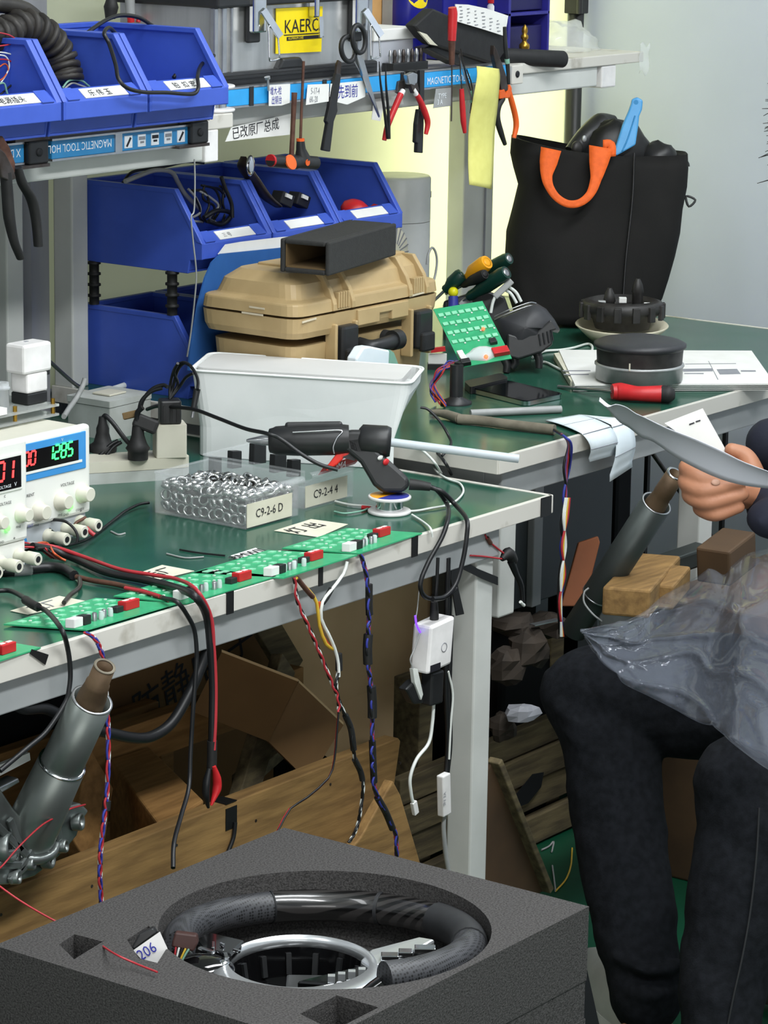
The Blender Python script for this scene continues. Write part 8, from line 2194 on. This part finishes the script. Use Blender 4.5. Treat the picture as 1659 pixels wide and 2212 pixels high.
# papers in the hand
up_e = [(1294, 867), (1312, 880), (1330, 874), (1352, 880), (1372, 893), (1392, 902), (1440, 925), (1500, 948), (1560, 975), (1610, 1000), (1690, 1030)]
lo_e = [(1296, 870), (1318, 890), (1338, 912), (1360, 925), (1385, 945), (1412, 955), (1455, 985), (1500, 1010), (1556, 1035), (1614, 1050), (1690, 1058)]
ue = spline([Dp(x, y, dH - .105 + .004 * i) for i, (x, y) in enumerate(up_e)], 3); le = spline([Dp(x, y, dH - .034 - .001 * i) for i, (x, y) in enumerate(lo_e)], 3)
nU = len(ue) - 1
def pg(u, v_):
    i = min(int(round(v_ * nU)), nU)
    return ue[i].lerp(le[i], u) + V((0, 0, .006 * math.sin(math.pi * u)))
t = thing('held_papers', 'curved white papers held in the hand of the seated person', 'paper', hd(1560, 1020, .02))
build('front_sheet', M().sheet(pg, 8, nU, .0008), 'paper_white', t)
q = Ds([(1435, 914), (1518, 882), (1566, 968), (1600, 1000), (1520, 975)], dH + .07)
bs = build('rear_sheet', M().prism(q, FWD * .001), 'paper', t)
for a, b in (((1489, 917), (1500, 913)), ((1503, 911), (1513, 908))):
    build('printed_mark', M().bar(Dp(*a, dH + .0692), Dp(*b, dH + .0692), .0018, .0006, FWD), 'ink_black', bs)

# clear plastic sheet over the lap
def film_mat():
    m = bpy.data.materials.new('lap_film'); m.use_nodes = True
    N = m.node_tree.nodes; L = m.node_tree.links
    b = N['Principled BSDF']; b.inputs['Base Color'].default_value = lin('9aa2b2'); b.inputs['Roughness'].default_value = .06
    b.inputs['Alpha'].default_value = .15; b.inputs['Specular IOR Level'].default_value = 1.0; b.inputs['Coat Weight'].default_value = 1.0; b.inputs['Coat Roughness'].default_value = .05
    MATS['lap_film'] = m
film_mat()
top_e = [(1252, 1364), (1300, 1352), (1350, 1342), (1398, 1316), (1432, 1288), (1480, 1262), (1534, 1232), (1565, 1242), (1590, 1215), (1620, 1195), (1690, 1180)]
bot_e = [(1262, 1376), (1282, 1410), (1300, 1432), (1330, 1458), (1350, 1478), (1395, 1500), (1450, 1528), (1500, 1556), (1550, 1578), (1590, 1612), (1690, 1690)]
def lapd(x, y):
    return 4.335 - .34 * max(0, min(1, (y - 1290) / 400)) - .10 * max(0, (x - 1450) / 200) + .02 - .14 * max(0, min(1, (x - 1470) / 130)) * max(0, min(1, (y - 1440) / 130))
te = spline([Dp(x, y, lapd(x, y) + .02) for x, y in top_e], 8); be = spline([Dp(x, y, lapd(x, y) - .01) for x, y in bot_e], 8)
nT = len(te) - 1
def lap(u, v_):
    i = min(int(round(u * nT)), nT)
    p = te[i].lerp(be[i], v_)
    w = math.sin(math.pi * v_) ** .5
    q = V((u * 4.0, v_ * 3.0, 0))
    q2 = V((u * 2.6 + v_ * 1.5, v_ * 2.6 - u * 1.1, 0)); n1 = mnoise.noise(q * .8); n2 = max(0, 1 - abs(mnoise.noise(q2 * 1.1 + V((5, 0, 0)))) * 2.6) ** 6; n3 = max(0, 1 - abs(mnoise.noise(q * 1.7 + V((0, 9, 0)))) * 3.0) ** 7
    return p - FWD * (.035 * w + .012 * n1 + .012 * n2 * (.3 + w) + .008 * n3) + V((0, 0, .004 * n2))
single('plastic_sheet', M().sheet(lap, nT, 60, .0005), 'lap_film', 'crumpled clear plastic sheet draped over the lap of the seated person', 'plastic sheet')
